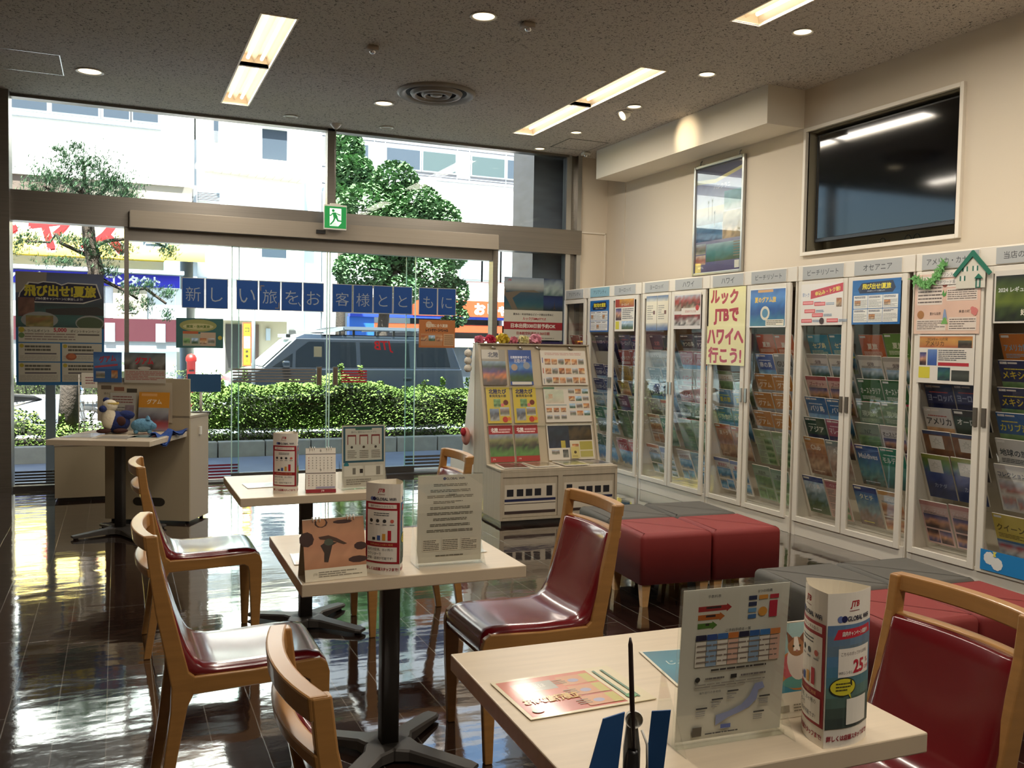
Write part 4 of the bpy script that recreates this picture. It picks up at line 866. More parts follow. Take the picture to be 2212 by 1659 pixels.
m = MB(); m.prism([(-.03, .055), (-.057, .082), (-.085, .055)], -.007, -.002, 'x'); m.build('porch_roof', mat('green_card2', '1f6e58', .7), parent=t)
s = Sheet(.13, .032, 'efe9e0', .001); s.text('プリンス', .065, .016, .022, '2a2a2a', .10)
wall_sheet(s, 'paper_label', 4.075, 1.845, 'small white paper strip reading プリンス beside the green roof', 'label', x=XF-.019)
s = Sheet(.15, .032, 'efe9e0', .001); s.text('エドワード島', .075, .016, .022, '2a2a2a', .135)
wall_sheet(s, 'paper_label', 4.085, 1.80, 'small white paper strip reading エドワード島 below the other strip', 'label', x=XF-.019)
m = MB(); rnd = random.Random(5)
pth = [(4.245-.17*k/17, 1.86-.03*sin(k/17*pi)*1.4) for k in range(18)]+[(4.075-.05*k/9, 1.86+.075*k/9) for k in range(10)]
for (y, z) in pth:
    for q in range(7):
        a = rnd.uniform(0, 2*pi); ln = rnd.uniform(.02, .045); wd = .007; ex = rnd.uniform(-.012, .0)
        py, pz = y+rnd.uniform(-.01, .01), z+rnd.uniform(-.03, .01); c_, s_2 = cos(a), sin(a)
        m.add([(XF-.02+ex, py-s_2*wd, pz+c_*wd), (XF-.026+ex, py+c_*ln, pz+s_2*ln), (XF-.02+ex, py+s_2*wd, pz-c_*wd), (XF-.022+ex, py-c_*ln*.3, pz-s_2*ln*.3)], [(0, 1, 2, 3)])
m.build('leaf_garland', mat('tissue_green', '6fae62', .7), label='green tissue paper garland left of the paper house', cat='garland')
s = Sheet(.415, .30, 'e6dfd4', .0015); s.photo(.015, .22, .40, .29, ['c87a4a', 'c89a50', 'b05a40'], 3, 9, 3, .2); s.text('2024年4~10月発', .15, .272, .02, '3a2a20', .2); s.text('アメリカ', .13, .245, .03, '30201c', .15)
s.photo(.30, .22, .395, .265, ['6a6a5a', '3a3430', '5a4a40'], 4, 5, 4); s.photo(.02, .11, .07, .19, DUSK, 5, 3, 4); s.photo(.08, .11, .15, .21, ['6a8ac0', '4a6ab0', '3a5aa0'], 5, 3, 4, .1); s.lines(.16, .14, .36, .21, 6, '5a5a60', 2)
s.rect(.16, .11, .38, .13, 'b8303c'); s.rect(.015, .03, .10, .10, 'd8cc40'); s.photo(.16, .02, .25, .10, ['24486a', '3a6a5a', '2a2a40'], 9, 4, 4); s.photo(.26, .02, .385, .085, ['3a3c3a', '4a4e48', '303230'], 9, 4, 4, .1)
wall_sheet(s, 'door_poster', 4.208, 1.195, 'white timetable poster with orange heading below the pink handmade board', 'poster')
s = Sheet(.43, .30, 'dcd6cc', .0015); s.photo(.01, .01, .42, .27, ['2a2c34', '46582e', '6a7a34', '3a4a2a', '1c1e20'], 12, 10, 7, .35); s.text('2024 レギュラーシーズン', .20, .19, .03, 'd8dcd8', .36, bold=.03); s.text('好評ご予約', .26, .06, .035, 'f0e8d8', .25, bold=.04); s.text('MLB', .33, .235, .024, 'e8e8e0', .12, bold=.03)
wall_sheet(s, 'door_poster', 3.678, 1.56, 'dark green stadium poster on the door at the right edge', 'poster')
s = Sheet(.40, .12, '2a86c8', .003)
for (cx, cy) in ((.06, .075), (.11, .05)):
    for k in range(9): s.disc(cx+.022*cos(k*.7), cy+.022*sin(k*.7), .016, 'eceae6', n=12)
    s.disc(cx, cy, .026, 'eceae6')
s.poly([(.082, .09), (.105, .09), (.098, .105), (.108, .118), (.08, .118), (.088, .105)], 'e8dc60')
wall_sheet(s, 'cloud_board', 3.695, .125, 'blue card with white paper clouds low on the right edge door', 'decoration', x=XF-.02)

# framed poster on the wall
t = empty('framed_poster', (5.2, 7.075, 2.08), label='tall framed hotel poster with palms and pool on the wall', cat='framed picture')
m = MB(); W2, H2 = .385, 1.06
m.box(-.035, -.005, -W2, -W2+.028, 0, H2); m.box(-.035, -.005, W2-.028, W2, 0, H2); m.box(-.035, -.005, -W2+.028, W2-.028, 0, .028); m.box(-.035, -.005, -W2+.028, W2-.028, H2-.028, H2)
m.build('frame', M_alu, parent=t, bevel=.006)
s = Sheet(.72, 1.01, 'a6a4c0', .003); s.photo(0, 0, .72, 1.01, ['5a5880', '8f8fb8', 'b8c0d8', 'd8d4d0', '9a98b0', '6a6a94', '5a5078'], 21, 12, 16, .10)
s.poly([(0, .86), (.3, .84), (.72, .92), (.72, .95), (.3, .875), (0, .90)], 'b8b080'); s.poly([(0, .90), (.3, .875), (.72, .95), (.72, 1.01), (0, 1.01)], '3c3a5e')
s.text('ハレクラニ', .40, .80, .045, 'f2f2f8', .30)
s.photo(.01, .30, .42, .46, ['9ab8d0', '5f8ab0', '34608c', '5a88b0', '26406a'], 22, 10, 6, .3); s.photo(.01, .46, .44, .62, ['e0d0b8', 'd8c8b8', 'a0a8b0', '6a7080'], 25, 9, 5, .15)
s.photo(.44, .56, .70, .74, ['8fb8c8', '6f98a0', '5f8a80', 'c8c8c8'], 23, 6, 5, .25); s.photo(.43, .30, .70, .55, ['c8c0b0', 'b8a890', '7a6a54', 'd0b088', '8a7860'], 24, 7, 7, .4)
s.photo(.18, .10, .70, .27, ['a8c0c8', '5f8f90', '3f7a78', '4a5a3a'], 26, 10, 6, .2); s.photo(.01, .18, .17, .28, TOWN, 27, 4, 3); s.photo(.01, .08, .17, .17, ['d8c8b8', 'a8503a', 'd0c0b0'], 28, 4, 4)
for (x, y, h) in ((.20, .62, .15), (.26, .60, .18), (.30, .56, .10)):
    s.rect(x-.003, y-.12, x+.003, y+h-.10, '3a3430')
    for a in range(8): an = a*pi/4+.3; s.poly([(x-.004, y+h-.10), (x+.05*cos(an), y+h-.10+.03*sin(an)), (x+.004, y+h-.10)], '3a4438')
s.rect(.62, .02, .69, .09, 'e0dcd0'); s.text('HOTEL', .10, .05, .02, 'e8e8f0', .12)
for k in range(6): s.rect(.60, .13+.025*k, .70, .14+.025*k, '8a7c6a')
put('print', s.mesh('print', PRINT), (-.012, .36, .025), (0, -1, 0), (0, 0, 1), parent=t)
for y in (-.3, .3): MB().tube([(-.02, y, H2), (-.02, y, H2+.03), (-.002, y, H2+.045)], .006, 8).build('hook', M_alu, parent=t)
MB().box(-.022, -.020, -.357, .357, .028, 1.032).build('cover_sheet', M_acr, parent=t)

# ================================================================== display rack in the middle
KX, KY = 3.178, 6.285
kr = empty('display_rack', (KX, KY, 0), radians(-1.5), label='double sided cream display rack with Hokuriku travel brochures and drawers with train window pictures', cat='display rack')
KM = Matrix.Translation((KX, KY, 0)) @ Matrix.Rotation(radians(-1.5), 4, 'Z')
hw = .505
fside = [(.0, .035), (.0, .42), (.305, .432), (.555, 1.385), (.60, 1.385), (.60, .035)]
for sx in (-1, 1):
    a, b = (sx*hw, sx*(hw-.022)); a, b = min(a, b), max(a, b)
    MB().prism(fside, a, b, 'x').build('side_panel', M_white2, parent=kr, bevel=.002)
    MB().prism([(1.22-y, z) for y, z in fside][::-1], a, b, 'x').build('rear_side_panel', M_white, parent=kr, bevel=.002)
MB().box(-hw+.022, hw-.022, .585, .598, .035, 1.385).build('middle_board', M_white2, parent=kr)
MB().box(-hw, hw, .548, .672, 1.385, 1.395).build('top_board', M_white2, parent=kr)
v0 = Vector((0, .315, .432)); v1 = Vector((0, .575, 1.385)); sv = (v1-v0).normalized(); nrm = Vector((1, 0, 0)).cross(sv)
m = MB(); m.add([v0+Vector((-hw+.022, 0, 0)), v0+Vector((hw-.022, 0, 0)), v1+Vector((hw-.022, 0, 0)), v1+Vector((-hw+.022, 0, 0))], [(0, 1, 2, 3)])
m.add([v0+Vector((-hw+.022, .01, 0)), v0+Vector((hw-.022, .01, 0)), v1+Vector((hw-.022, .01, 0)), v1+Vector((-hw+.022, .01, 0))], [(3, 2, 1, 0)]); m.build('sloping_board', mat('rack_board', 'b5a68c', .6), parent=kr)
MB().box(-hw, hw, .0, .32, .405, .432).build('base_top', M_white2, parent=kr, bevel=.002)
MB().box(-hw+.022, hw-.022, .0, .02, .37, .405).build('top_rail', M_white2, parent=kr); MB().box(-.02, .02, .0, .02, .05, .37).build('middle_post', M_white2, parent=kr)
MB().box(-hw+.022, hw-.022, .0, .02, .035, .055).build('bottom_rail', M_white2, parent=kr)
MB().box(-hw+.02, hw-.02, .03, 1.19, .0, .035).build('plinth', M_dark, parent=kr)
for k, (xa, xb) in enumerate(((-hw+.024, -.022), (.022, hw-.024))):
    dW = xb-xa; dr = MB().box(xa, xb, .008, .024, .057, .368).build('drawer_front', M_white2, parent=kr, bevel=.002)
    s = Sheet(dW-.03, .225, 'cfc4b0', .001); w_ = dW-.03
    xs = [.018, .100, .175, .250] if k == 0 else [.125, .195, .27, .345]
    for x in xs: s.rect(x, .135, x+.055, .19, '1b1a20')
    x = .35 if k == 0 else .02; s.rect(x, .13, x+.05, .21, '1b1a20')
    s.rect(0, .095, w_, .115, '1c2148'); s.rect(0, .075, w_, .08, '2a1a1a'); s.rect(0, .0, w_, .022, '3a2a26')
    put('train_picture', s.mesh('train_picture', PRINT), (xa+.015, .0065, .085), (1, 0, 0), (0, 0, 1), parent=dr)
LED = [.615, .300, -.002]      # ledge positions along the slope (metres from its foot)
for q in LED[:2]:
    p = v0+sv*q; m = MB(); m.add([p+Vector((x, 0, 0))+nrm*n_+sv*q2 for x in (-hw+.03, hw-.03) for n_, q2 in ((0, 0), (.03, 0), (.03, .018), (.033, .018), (.033, -.004), (0, -.004))],
        [(0, 1, 7, 6), (1, 2, 8, 7), (2, 3, 9, 8), (3, 4, 10, 9), (4, 5, 11, 10), (5, 0, 6, 11), (0, 5, 4, 3, 2, 1), (6, 7, 8, 9, 10, 11)]); m.build('ledge', M_acr, parent=kr)
for x in (-.37, -.13, .03, .33):
    p = v1-sv*.03+Vector((x, 0, 0))+nrm*.012; MB().tube([p+Vector((-.02, 0, .012)), p+Vector((.0, -.008, 0)), p+Vector((.02, 0, -.008))], .006, 6).build('clip', M_chrome, parent=kr)
def rackput(x, q, W, H, key=None, sheet=None, label='', off=.006, cat='brochure', group=None):
    me = cover(key, W, H) if key else sheet.mesh('brochure', GLOSSY)
    org = KM @ (v0+sv*q+Vector((x, 0, 0))+nrm*(off+.008)); R3 = KM.to_3x3()
    return put('brochure', me, org, R3 @ Vector((1, 0, 0)), R3 @ sv, label=label, cat=cat, group=group)
HK = 'brochures on the middle display rack'
def hokuriku(bg, kind):
    s = Sheet(.205, .297, bg, .007)
    if kind == 0: s.photo(0, 0, .205, .20, ['8aa0b0', '3c4a34', '5a4a78', 'c87a4a', '6a5a50', '4a4038'], 31, 9, 9, .3); s.rect(0, .22, .15, .297, 'b9b2a4'); s.text('北陸', .10, .255, .045, '1c2440', .11, bold=.02)
    if kind == 1: s.photo(0, .03, .205, .20, ['2f5fae', '5a88b8', '2a4a8a', '3f5a38', '4a5a30'], 32, 9, 8, .2); s.text('北陸新幹線で行く', .10, .235, .024, 'd8dce8', .17, bold=.02); s.text('北陸の旅', .10, .205, .032, 'e8e0d8', .11); s.disc(.045, .15, .028, 'a89078'); s.disc(.155, .165, .03, '8a8f94'); s.rect(.015, .004, .19, .028, 'cfc8bc')
    if kind == 2:
        s.text('北陸たび', .10, .262, .04, '1c2050', .15, bold=.05); s.text('新発見宝の旅', .10, .225, .024, '2a2a34', .16, bold=.03)
        s.photo(.06, .13, .12, .20, GRN, 33, 4, 4); s.photo(.02, .02, .10, .12, ['8a98a8', '5a5a60', 'a8a8a0'], 34, 5, 5); s.photo(.11, .06, .19, .13, TOWN, 35, 4, 4); s.disc(.165, .17, .022, '6a2a1c'); s.disc(.135, .15, .014, 'd86a6a'); s.disc(.15, .03, .024, 'b83a28'); s.disc(.185, .035, .015, 'd8702a')
    if kind == 3: s.rect(0, .23, .205, .297, '9c1f22'); s.text('北陸', .05, .262, .03, 'f0e8e0', .07, bold=.04); s.lines(.09, .25, .19, .275, 1, 'd8a0a0', 3, .6); s.lines(.03, .235, .18, .25, 1, 'e8c0b8', 4, .7); s.photo(0, .04, .205, .225, ['9098b0', '8a8a5a', '3a3034', '5f8a44', '4a6a34'], 36, 9, 8, .35); s.rect(0, 0, .205, .045, 'a02a22'); s.text('JTB', .03, .022, .015, 'f0e0d8')
    return s
def a3(kind):
    s = Sheet(.42, .297, 'd3cabb', .003)
    if kind == 0:
        s.lines(.04, .255, .38, .28, 2, 'b88a80', 1)
        for j in range(3):
            s.rect(.012, .19-.09*j, .02, .235-.09*j, ['6a70a0', 'b05a4a', '8a8f94'][j])
            for i in range(6): s.photo(.035+.062*i, .175-.08*j, .088+.062*i, .225-.08*j, [FOOD, SAND, TOWN][(i+j) % 3], i*3+j, 3, 3, .5)
    if kind == 1:
        s.rect(.0, .28, .1, .297, '5f8a6a'); s.photo(.01, .16, .18, .275, ['c8c8b0', 'b8c0a8', 'c8b8a0'], 2, 6, 5, .15); s.text('旅', .06, .22, .04, 'c8743c'); s.rect(.01, .14, .20, .148, '8a9a98')
        for j in range(4):
            for i in range(3): s.photo(.225+.065*i, .24-.062*j, .28+.065*i, .28-.062*j, [TOWN, FOOD, SKY][(i+j) % 3], i*5+j, 3, 3, .4)
        for j in range(2):
            for i in range(3): s.photo(.012+.065*i, .085-.06*j, .06+.065*i, .12-.06*j, [FOOD, TOWN][j], i*7+j, 3, 3, .4)
    if kind == 2:
        s.photo(.01, .10, .20, .285, ['2a3040', '24303c', '1c2430', '2a3448'], 3, 8, 6, .4); s.photo(.20, .16, .41, .285, ['20201c', '5a4a2c', '3a3020'], 4, 8, 5, .4); s.rect(.12, .10, .16, .16, 'b0a03c'); s.rect(.20, .01, .41, .155, 'cdc3a4'); s.rect(.29, .08, .405, .15, 'a89c4a'); s.photo(.22, .09, .28, .13, FOOD, 5, 3, 3); s.photo(.03, .045, .10, .085, TOWN, 6, 4, 3); s.rect(.29, .02, .405, .07, 'b0a65a'); s.photo(.13, .02, .18, .085, ['4a4a44', '8a8a80'], 7, 3, 4)
    return s
rackput(-.478, .642, 0, 0, sheet=hokuriku('8f8878', 0), label='grey landscape brochure headed 北陸, top left of the display rack', group=HK)
rackput(-.243, .642, 0, 0, sheet=hokuriku('2a4a8c', 1), label='blue bullet train brochure, second from the left on the rack top row', group=HK)
rackput(.045, .642, 0, 0, sheet=a3(0), label='wide white leaflet with three rows of photos, top right of the display rack', cat='leaflet', group=HK)
rackput(-.465, .327, 0, 0, sheet=hokuriku('c8b040', 2), label='yellow 北陸 brochure, left one in the rack middle row', group=HK)
rackput(-.232, .327, 0, 0, sheet=hokuriku('c8b040', 2), label='yellow 北陸 brochure, right one in the rack middle row', group=HK)
rackput(.045, .327, 0, 0, sheet=a3(1), label='wide white map leaflet in the rack middle row', cat='leaflet', group=HK)
rackput(-.468, .012, 0, 0, sheet=hokuriku('9c1f22', 3), label='red 北陸 brochure, left one in the rack bottom row', group=HK)
rackput(-.245, .012, 0, 0, sheet=hokuriku('9c1f22', 3), label='red 北陸 brochure, right one in the rack bottom row', group=HK)
rackput(.040, .012, 0, 0, sheet=a3(2), label='wide dark and yellow leaflet in the rack bottom row', cat='leaflet', group=HK)
s = Sheet(.075, .095, 'c8b870', .006); s.disc(.037, .05, .012, '4a3a20'); s.lines(.01, .01, .06, .025, 2, '7a6a3a', 2)
rackput(.235, .020, 0, 0, sheet=s, label='small yellow card in front of the dark wide leaflet', cat='card', off=.03)
def flatput(name, sheet, x, y, z, rz, label, cat, m=None, group=None, tilt=0):
    return put(name, sheet.mesh(name, m or GLOSSY), (x, y, z), (cos(rz), sin(rz), 0), (-sin(rz), cos(rz), tilt), label=label, cat=cat, group=group)
def magazine(W, H, pal, seed, t=.008):
    s = Sheet(W, H, 'd8d0c2', t); s.photo(.008, .008, W-.008, H-.008, pal, seed, 8, 8, .3); s.disc(W*.6, H*.75, .02, 'b0a898', .008); return s
for i, (x, y, z, rz, pal, l) in enumerate(((-.47, .02, .444, -.1, ['2c2218', '3a2c20', '241c14'], 'dark magazine with white border lying at the left on the rack base'),
        (-.20, .03, .444, .05, ['8a7a60', '6a5f4a', 'a09070'], 'olive brown magazine lying second from the left on the rack base'),
        (.05, .02, .447, .0, ['4a5040', '6a7058', 'b0a868'], 'green magazine with a curled yellow page lying on the rack base'), (.28, .05, .442, .02, ['5a5a5c', '6a5f60', '4a4c50'], 'grey magazine lying at the right end of the rack base'))):
    p = KM @ Vector((x, y, z)); flatput('magazine', magazine(.21, .25, pal, 40+i), p.x, p.y, p.z, rz-radians(1.5), l, 'magazine', group='magazines on the rack base')
# paper flowers
def flower(nm, x, y, z, r, col, label, seed):
    rnd = random.Random(seed); m = MB()
    for k in range(70):
        a = rnd.uniform(0, 2*pi); e = rnd.uniform(-.25, 1.35); d = Vector((cos(a)*cos(e), sin(a)*cos(e), sin(e))); t_ = d.cross(Vector((0, 0, 1.01))).normalized(); b_2 = d.cross(t_); rr2 = r*rnd.uniform(.75, 1.05); q = r*.34
        tw = rnd.uniform(0, pi); t2 = t_*cos(tw)+b_2*sin(tw); b2 = b_2*cos(tw)-t_*sin(tw)
        m.add([d*rr2*.35-t2*q*.4, d*rr2*.8-t2*q+b2*q*.3, d*rr2-t2*q*.3, d*rr2*.97+t2*q*.5, d*rr2*.8+t2*q-b2*q*.3, d*rr2*.35+t2*q*.4], [(0, 1, 2, 3, 4, 5)])
    m.ball((0, 0, 0), r*.55, 8, 6)
    m.build('paper_flower', mat(nm, col, .8), loc=(x, y, z), label=label, cat='paper flower', group='tissue paper flowers on the display rack')
for i, (dx, c, r, l) in enumerate(((-.47, 'e08aa0', .05, 'leftmost pale pink tissue flower on top of the rack'), (-.38, 'd04a68', .055, 'deep pink tissue flower beside the yellow one'), (-.27, 'd8c24a', .065, 'large yellow tissue flower on top of the rack'),
        (-.17, 'd88a98', .045, 'small pink tissue flower right of the yellow one'), (-.08, 'e0d8a8', .055, 'cream tissue flower on top of the rack'), (.03, 'd89aa8', .065, 'rightmost pink tissue flower on top of the rack'))):
    p = KM @ Vector((dx, .61, 1.395+r*.35)); flower('tissue_%d' % i, p.x, p.y, p.z, r, c, l, i)
t = empty('pompom_chain', KM @ Vector((-.56, .63, 1.36)), label='string of three white pompoms hanging at the rack top left', cat='decoration')
M_pom = mat('white_pompom', 'dcd6c8', .95, bump=(90, .8, .01))
for k in range(3): MB().ball((0, 0, -.05-.062*k), .033, 12, 8).build('pompom', M_pom, parent=t)
MB().tube([(.05, 0, .01), (0, 0, .0), (0, 0, -.2)], .002, 5).build('string', M_plastic, parent=t)
t = empty('round_ornament', KM @ Vector((-.545, .70, .62)), label='small peach and red round ornament on the rack left side', cat='decoration')
MB().ball((.0, 0, 0), (.03, .07, .075), 14, 10).build('body', mat('peach_paper', 'd8968a', .8), parent=t); MB().ball((-.035, -.03, .04), (.022, .03, .035), 10, 8).build('nose', mat('red_paper', 'b02030', .7), parent=t)

# ================================================================== counters and boards on the left
LC = Vector((-.089, 7.435, 0)); ang = atan2(-.314, .581)
t = empty('reception_counter', LC, ang, label='beige counter cabinet with tall front board, behind the plush toy table', cat='counter')
M_beige = mat('beige_laminate', 'a89a80', .55, noise=((2, 2, .5), .03))
M_beige2 = mat('counter_side_laminate', 'b3a793', .5)
LW = .66
MB().box(.0, LW, .02, .34, .02, .795).build('body', M_beige2, parent=t, bevel=.002); MB().box(.0, LW+.004, -.0, .345, .795, .815).build('counter_top', mat('counter_top_laminate', 'a59a86', .4), parent=t, bevel=.002)
m = MB(); m.box(.0, LW, .0, .02, .02, 1.09); m.build('front_board', M_beige, parent=t, bevel=.002)
m = MB(); m.prism([(.26+.04*cos(a)-(.0 if cos(a) > 0 else 0)+(.17 if cos(a) > 0 else 0), .16+.032*sin(a)) for a in frange(-pi/2+.01, 3*pi/2-.2, 16)], -.002, .001, 'y'); m.build('cable_slot', mat('slot_dark', '2c2419', .9), parent=t)
MB().box(LW+.001, LW+.014, .16, .19, .66, .72).build('handle', M_plastic, parent=t)
for x in (.04, LW-.04):
    for y in (.05, .3): MB().lathe([(.0001, 0), (.015, 0), (.015, .02), (.0001, .02)], cx=x, cy=y, n=10).build('foot', M_black, parent=t)
CU = Vector((cos(ang), sin(ang), 0)); CN = Vector((sin(ang), -cos(ang), 0))
def onboard(name, s, u, z, off, label, cat, m=None, tilt=0):
    p = LC+CU*u+CN*off; return put(name, s.mesh(name, m or GLOSSY), (p.x, p.y, z), CU, Vector((0, 0, 1))-CN*tilt, label=label, cat=cat)
s = Sheet(.58, .30, 'b8ad97', .004)
for k in range(3): s.rect(.03+.1*k, .24-.01*k, .11+.1*k, .27-.01*k, ['6a5a4a', '8a5a44', '3a342c'][k])
s.text('旅のご相談', .10, .21, .018, '4a4034', .14); s.photo(.05, .03, .12, .18, TOWN, 3, 3, 5); s.lines(.14, .04, .24, .19, 6, '8a8070', 3)
onboard('information_board', s, -.05, .76, .012, 'pale information board with small dark labels behind the plush dog', 'board')
s = Sheet(.22, .225, '2a5f9c', .002); s.photo(.0, .10, .22, .225, ['2f62a8', '5a8ac0', '3a70b0'], 5, 6, 4, .2); s.text('グアム', .11, .175, .05, 'b03a4c', .13, bold=.05, rot=.12); s.poly([(.01, .105), (.19, .125), (.19, .14), (.01, .12)], 'b84a58'); s.photo(.02, .03, .09, .08, TOWN, 3, 3, 3); s.photo(.14, .03, .19, .09, FOOD, 4, 3, 3)
onboard('poster', s, -.07, 1.055, .03, 'small blue poster with red グアム lettering above the information board', 'poster')
s = Sheet(.32, .225, 'b8b0a2', .002); s.photo(0, .10, .32, .225, ['5a6a74', '8a8a84', '4a3a34'], 6, 9, 4, .4); s.text('グアム', .155, .165, .055, 'c02a3c', .14, bold=.05); s.disc(.155, .11, .05, 'c8c0b4', .012); s.lines(.01, .02, .31, .09, 6, 'a8605a', 7)
onboard('poster', s, .17, 1.055, .03, 'white poster with red グアム lettering, right of the small blue poster', 'poster')
s = Sheet(.20, .28, 'a8a49a', .003); s.lines(.02, .2, .18, .26, 3, '7a4a44', 2); s.lines(.01, .02, .12, .18, 8, '6a6660', 3); s.photo(.12, .09, .19, .19, ['8a7a80', '6a5a64'], 4, 3, 4)
onboard('flyer', s, .06, .70, .06, 'grey price flyer standing behind the plush dog', 'flyer', tilt=.12)
s = Sheet(.235, .285, 'c8851e', .003); s.text('グアム', .12, .215, .038, 'e8dcc8', .15, bold=.02); s.photo(0, 0, .235, .17, ['a8a8a4', '8a8a90', '5a4a50', 'a83a38', '8a8a9a'], 8, 7, 6, .25); s.rect(.02, .255, .14, .275, 'd8a060')
onboard('flyer', s, .295, .705, .075, 'orange topped グアム flyer standing right of the plush toys', 'flyer', tilt=.10)
s = Sheet(.25, .14, '1c4a72', .01); o = put('blue_sign', s.mesh('blue_sign', BOARD), (.50, 7.46, .975), (cos(ang*.3), sin(ang*.3), 0), (0, 0, 1), label='plain dark blue sign panel on a post, on the beige counter', cat='sign')
t = empty('sign_post', (.60, 7.45, .815), label='grey post with round dark foot carrying the blue sign', cat='post')
MB().tube([(0, .02, .006), (0, .02, .20)], .011, 10).build('pole', M_plastic, parent=t); MB().lathe([(.0001, 0), (.075, 0), (.075, .006), (.0001, .008)], n=24).build('foot', M_dark, parent=t)
t = empty('sanitiser_bottle', (.48, 7.38, .815), label='translucent white bottle on the beige counter below the blue sign', cat='bottle')
MB().rbox(-.04, .04, -.022, .022, .0, .13, .015, zr=.012).build('bottle', mat('cloudy_plastic', 'c8d0cc', .3), parent=t); MB().lathe([(.012, .13), (.012, .155), (.0001, .156)], n=12).build('cap', M_plastic, parent=t)
t = empty('low_cabinet', (-.24, 8.62, 0), label='low beige cabinet behind the plush toy table, at the glass', cat='cabinet')
MB().box(-.245, .245, -.2, .2, .03, .47).build('body', M_beige, parent=t, bevel=.002); MB().box(-.25, .25, -.205, .205, .47, .49).build('top', M_beige2, parent=t, bevel=.002); MB().box(-.22, .22, -.17, .17, 0, .03).build('plinth', M_dark, parent=t)
t = empty('wire_rack', (-.16, 8.45, .49), label='white wire rack standing on the low cabinet by the glass', cat='rack')
def bar(p, q, r, nm): MB().tube([p, q], r, 6).build(nm, M_plastic, parent=t)
for x in (-.14, .14): bar((x, 0, 0), (x, .04, .58), .005, 'upright')
for k in range(8): bar((-.14, .005*k, .06+.07*k), (.14, .005*k, .06+.07*k), .003, 'cross_wire')
for k in range(4): bar((-.1+.065*k, 0, .05), (-.1+.065*k, .04, .56), .0025, 'vertical_wire')
s = Sheet(.20, .13, 'c8c0b0', .004); s.lines(.03, .03, .13, .10, 3, '8a5a5a', 3); s.rect(.15, .01, .175, .12, 'a84a40')
put('cloud_sign', s.mesh('cloud_sign', PRINT), (-.28, 8.478, .955), (1, 0, 0), (0, 0, 1), label='small white cloud sign above the wire rack', cat='sign')

# toys and papers on the far left table
TZ = .70
M_blue = mat('dark_blue_plush', '1c2a5c', .95, bump=(60, .6, .01)); M_cream = mat('cream_plush', 'cfc4ac', .95, bump=(60, .5, .01)); M_brn = mat('brown_plush', '3c1f18', .95); M_pig = mat('pale_blue_plush', '5a86a0', .95, bump=(50, .9, .012)); M_yel = mat('yellow_band', 'b8a058', .9)
t = empty('plush_dog', (-.03, 7.10, TZ+.006), label='seated blue plush dog with cream belly and yellow headband', cat='plush toy')
MB().ball((.02, 0, .075), (.095, .075, .08), 18, 12).build('body', M_blue, parent=t)
MB().ball((-.028, -.035, .105), (.05, .05, .085), 16, 12).build('belly', M_cream, parent=t)
MB().ball((-.02, -.03, .195), (.052, .05, .045), 16, 10).build('head', M_cream, parent=t)
MB().ball((-.065, -.06, .175), (.028, .028, .025), 12, 8).build('muzzle', M_blue, parent=t)
MB().ball((-.045, -.01, .235), (.022, .018, .02), 10, 8).build('ear', M_blue, parent=t)
MB().lathe([(.05, -.008), (.054, 0), (.05, .008)], cx=-.012, cy=-.025, cz=.212, n=20).build('headband', M_yel, parent=t)
MB().ball((.085, -.02, .125), (.06, .035, .035), 12, 8).build('wing', M_blue, parent=t)
for dx, dy in ((-.06, -.07), (.05, -.075)): MB().ball((dx, dy, .018), (.05, .028, .018), 12, 8).build('paw', M_brn, parent=t)
MB().ball((.05, -.06, .085), (.035, .02, .035), 10, 8).build('arm', M_brn, parent=t)
t = empty('plush_pig', (.165, 6.98, TZ+.006), label='small pale blue plush pig beside the plush dog', cat='plush toy')
MB().ball((0, 0, .058), (.08, .055, .05), 16, 12).build('body', M_pig, parent=t); MB().ball((.068, -.02, .052), (.026, .028, .026), 12, 8).build('snout', M_pig, parent=t)
for sy in (-1, 1): MB().lathe([(.018, 0), (.014, .016), (.0001, .03)], cx=.035, cy=sy*.025, cz=.098, n=10).build('ear', M_pig, parent=t)
for sx in (-1, 1):
    for sy in (-1, 1): MB().ball((sx*.045, sy*.028, .014), (.017, .017, .015), 10, 6).build('leg', M_pig, parent=t)
m = MB(); n = 8; vs = []; rnd = random.Random(3)
for i in range(n+1):
    for j in range(5):
        u = i/n; v = j/4; x = .24+.19*u; y = 6.70+.34*u; side = (v-.5)*.12
        vs.append((x+side*.8, y-side*.5, .712+.018*sin(i*1.3+j)+.012*rnd.random()-(.05 if j > 2 and i < 3 else 0)))
for q in (0, -.012): m.add([(a, b, c+q) for a, b, c in vs], [(i*5+j, (i+1)*5+j, (i+1)*5+j+1, i*5+j+1) for i in range(n) for j in range(4)], 0, True)
m.build('cloth', mat('blue_felt', '1f3f80', .95), label='crumpled dark blue cloth at the corner of the plush toy table', cat='cloth')
for i, (x, y, rz, pal, W, H, l) in enumerate(((-.36, 6.86, -.35, ['8a8a84', 'd0ccc0', '6a6a66'], .21, .29, 'glossy magazine at the left corner of the plush toy table'), (-.16, 6.76, -.5, ['d8d4c8', 'b8b4a8', 'a8a090'], .25, .2, 'white leaflet in front of the plush dog'), (.06, 6.74, -.4, ['7a8a84', '8a9a90', '6a7a74'], .22, .18, 'grey green leaflet under the plush pig'))):
    flatput('leaflet', magazine(W, H, pal, 60+i, .003), x, y, TZ+.004, rz, l, 'leaflet')

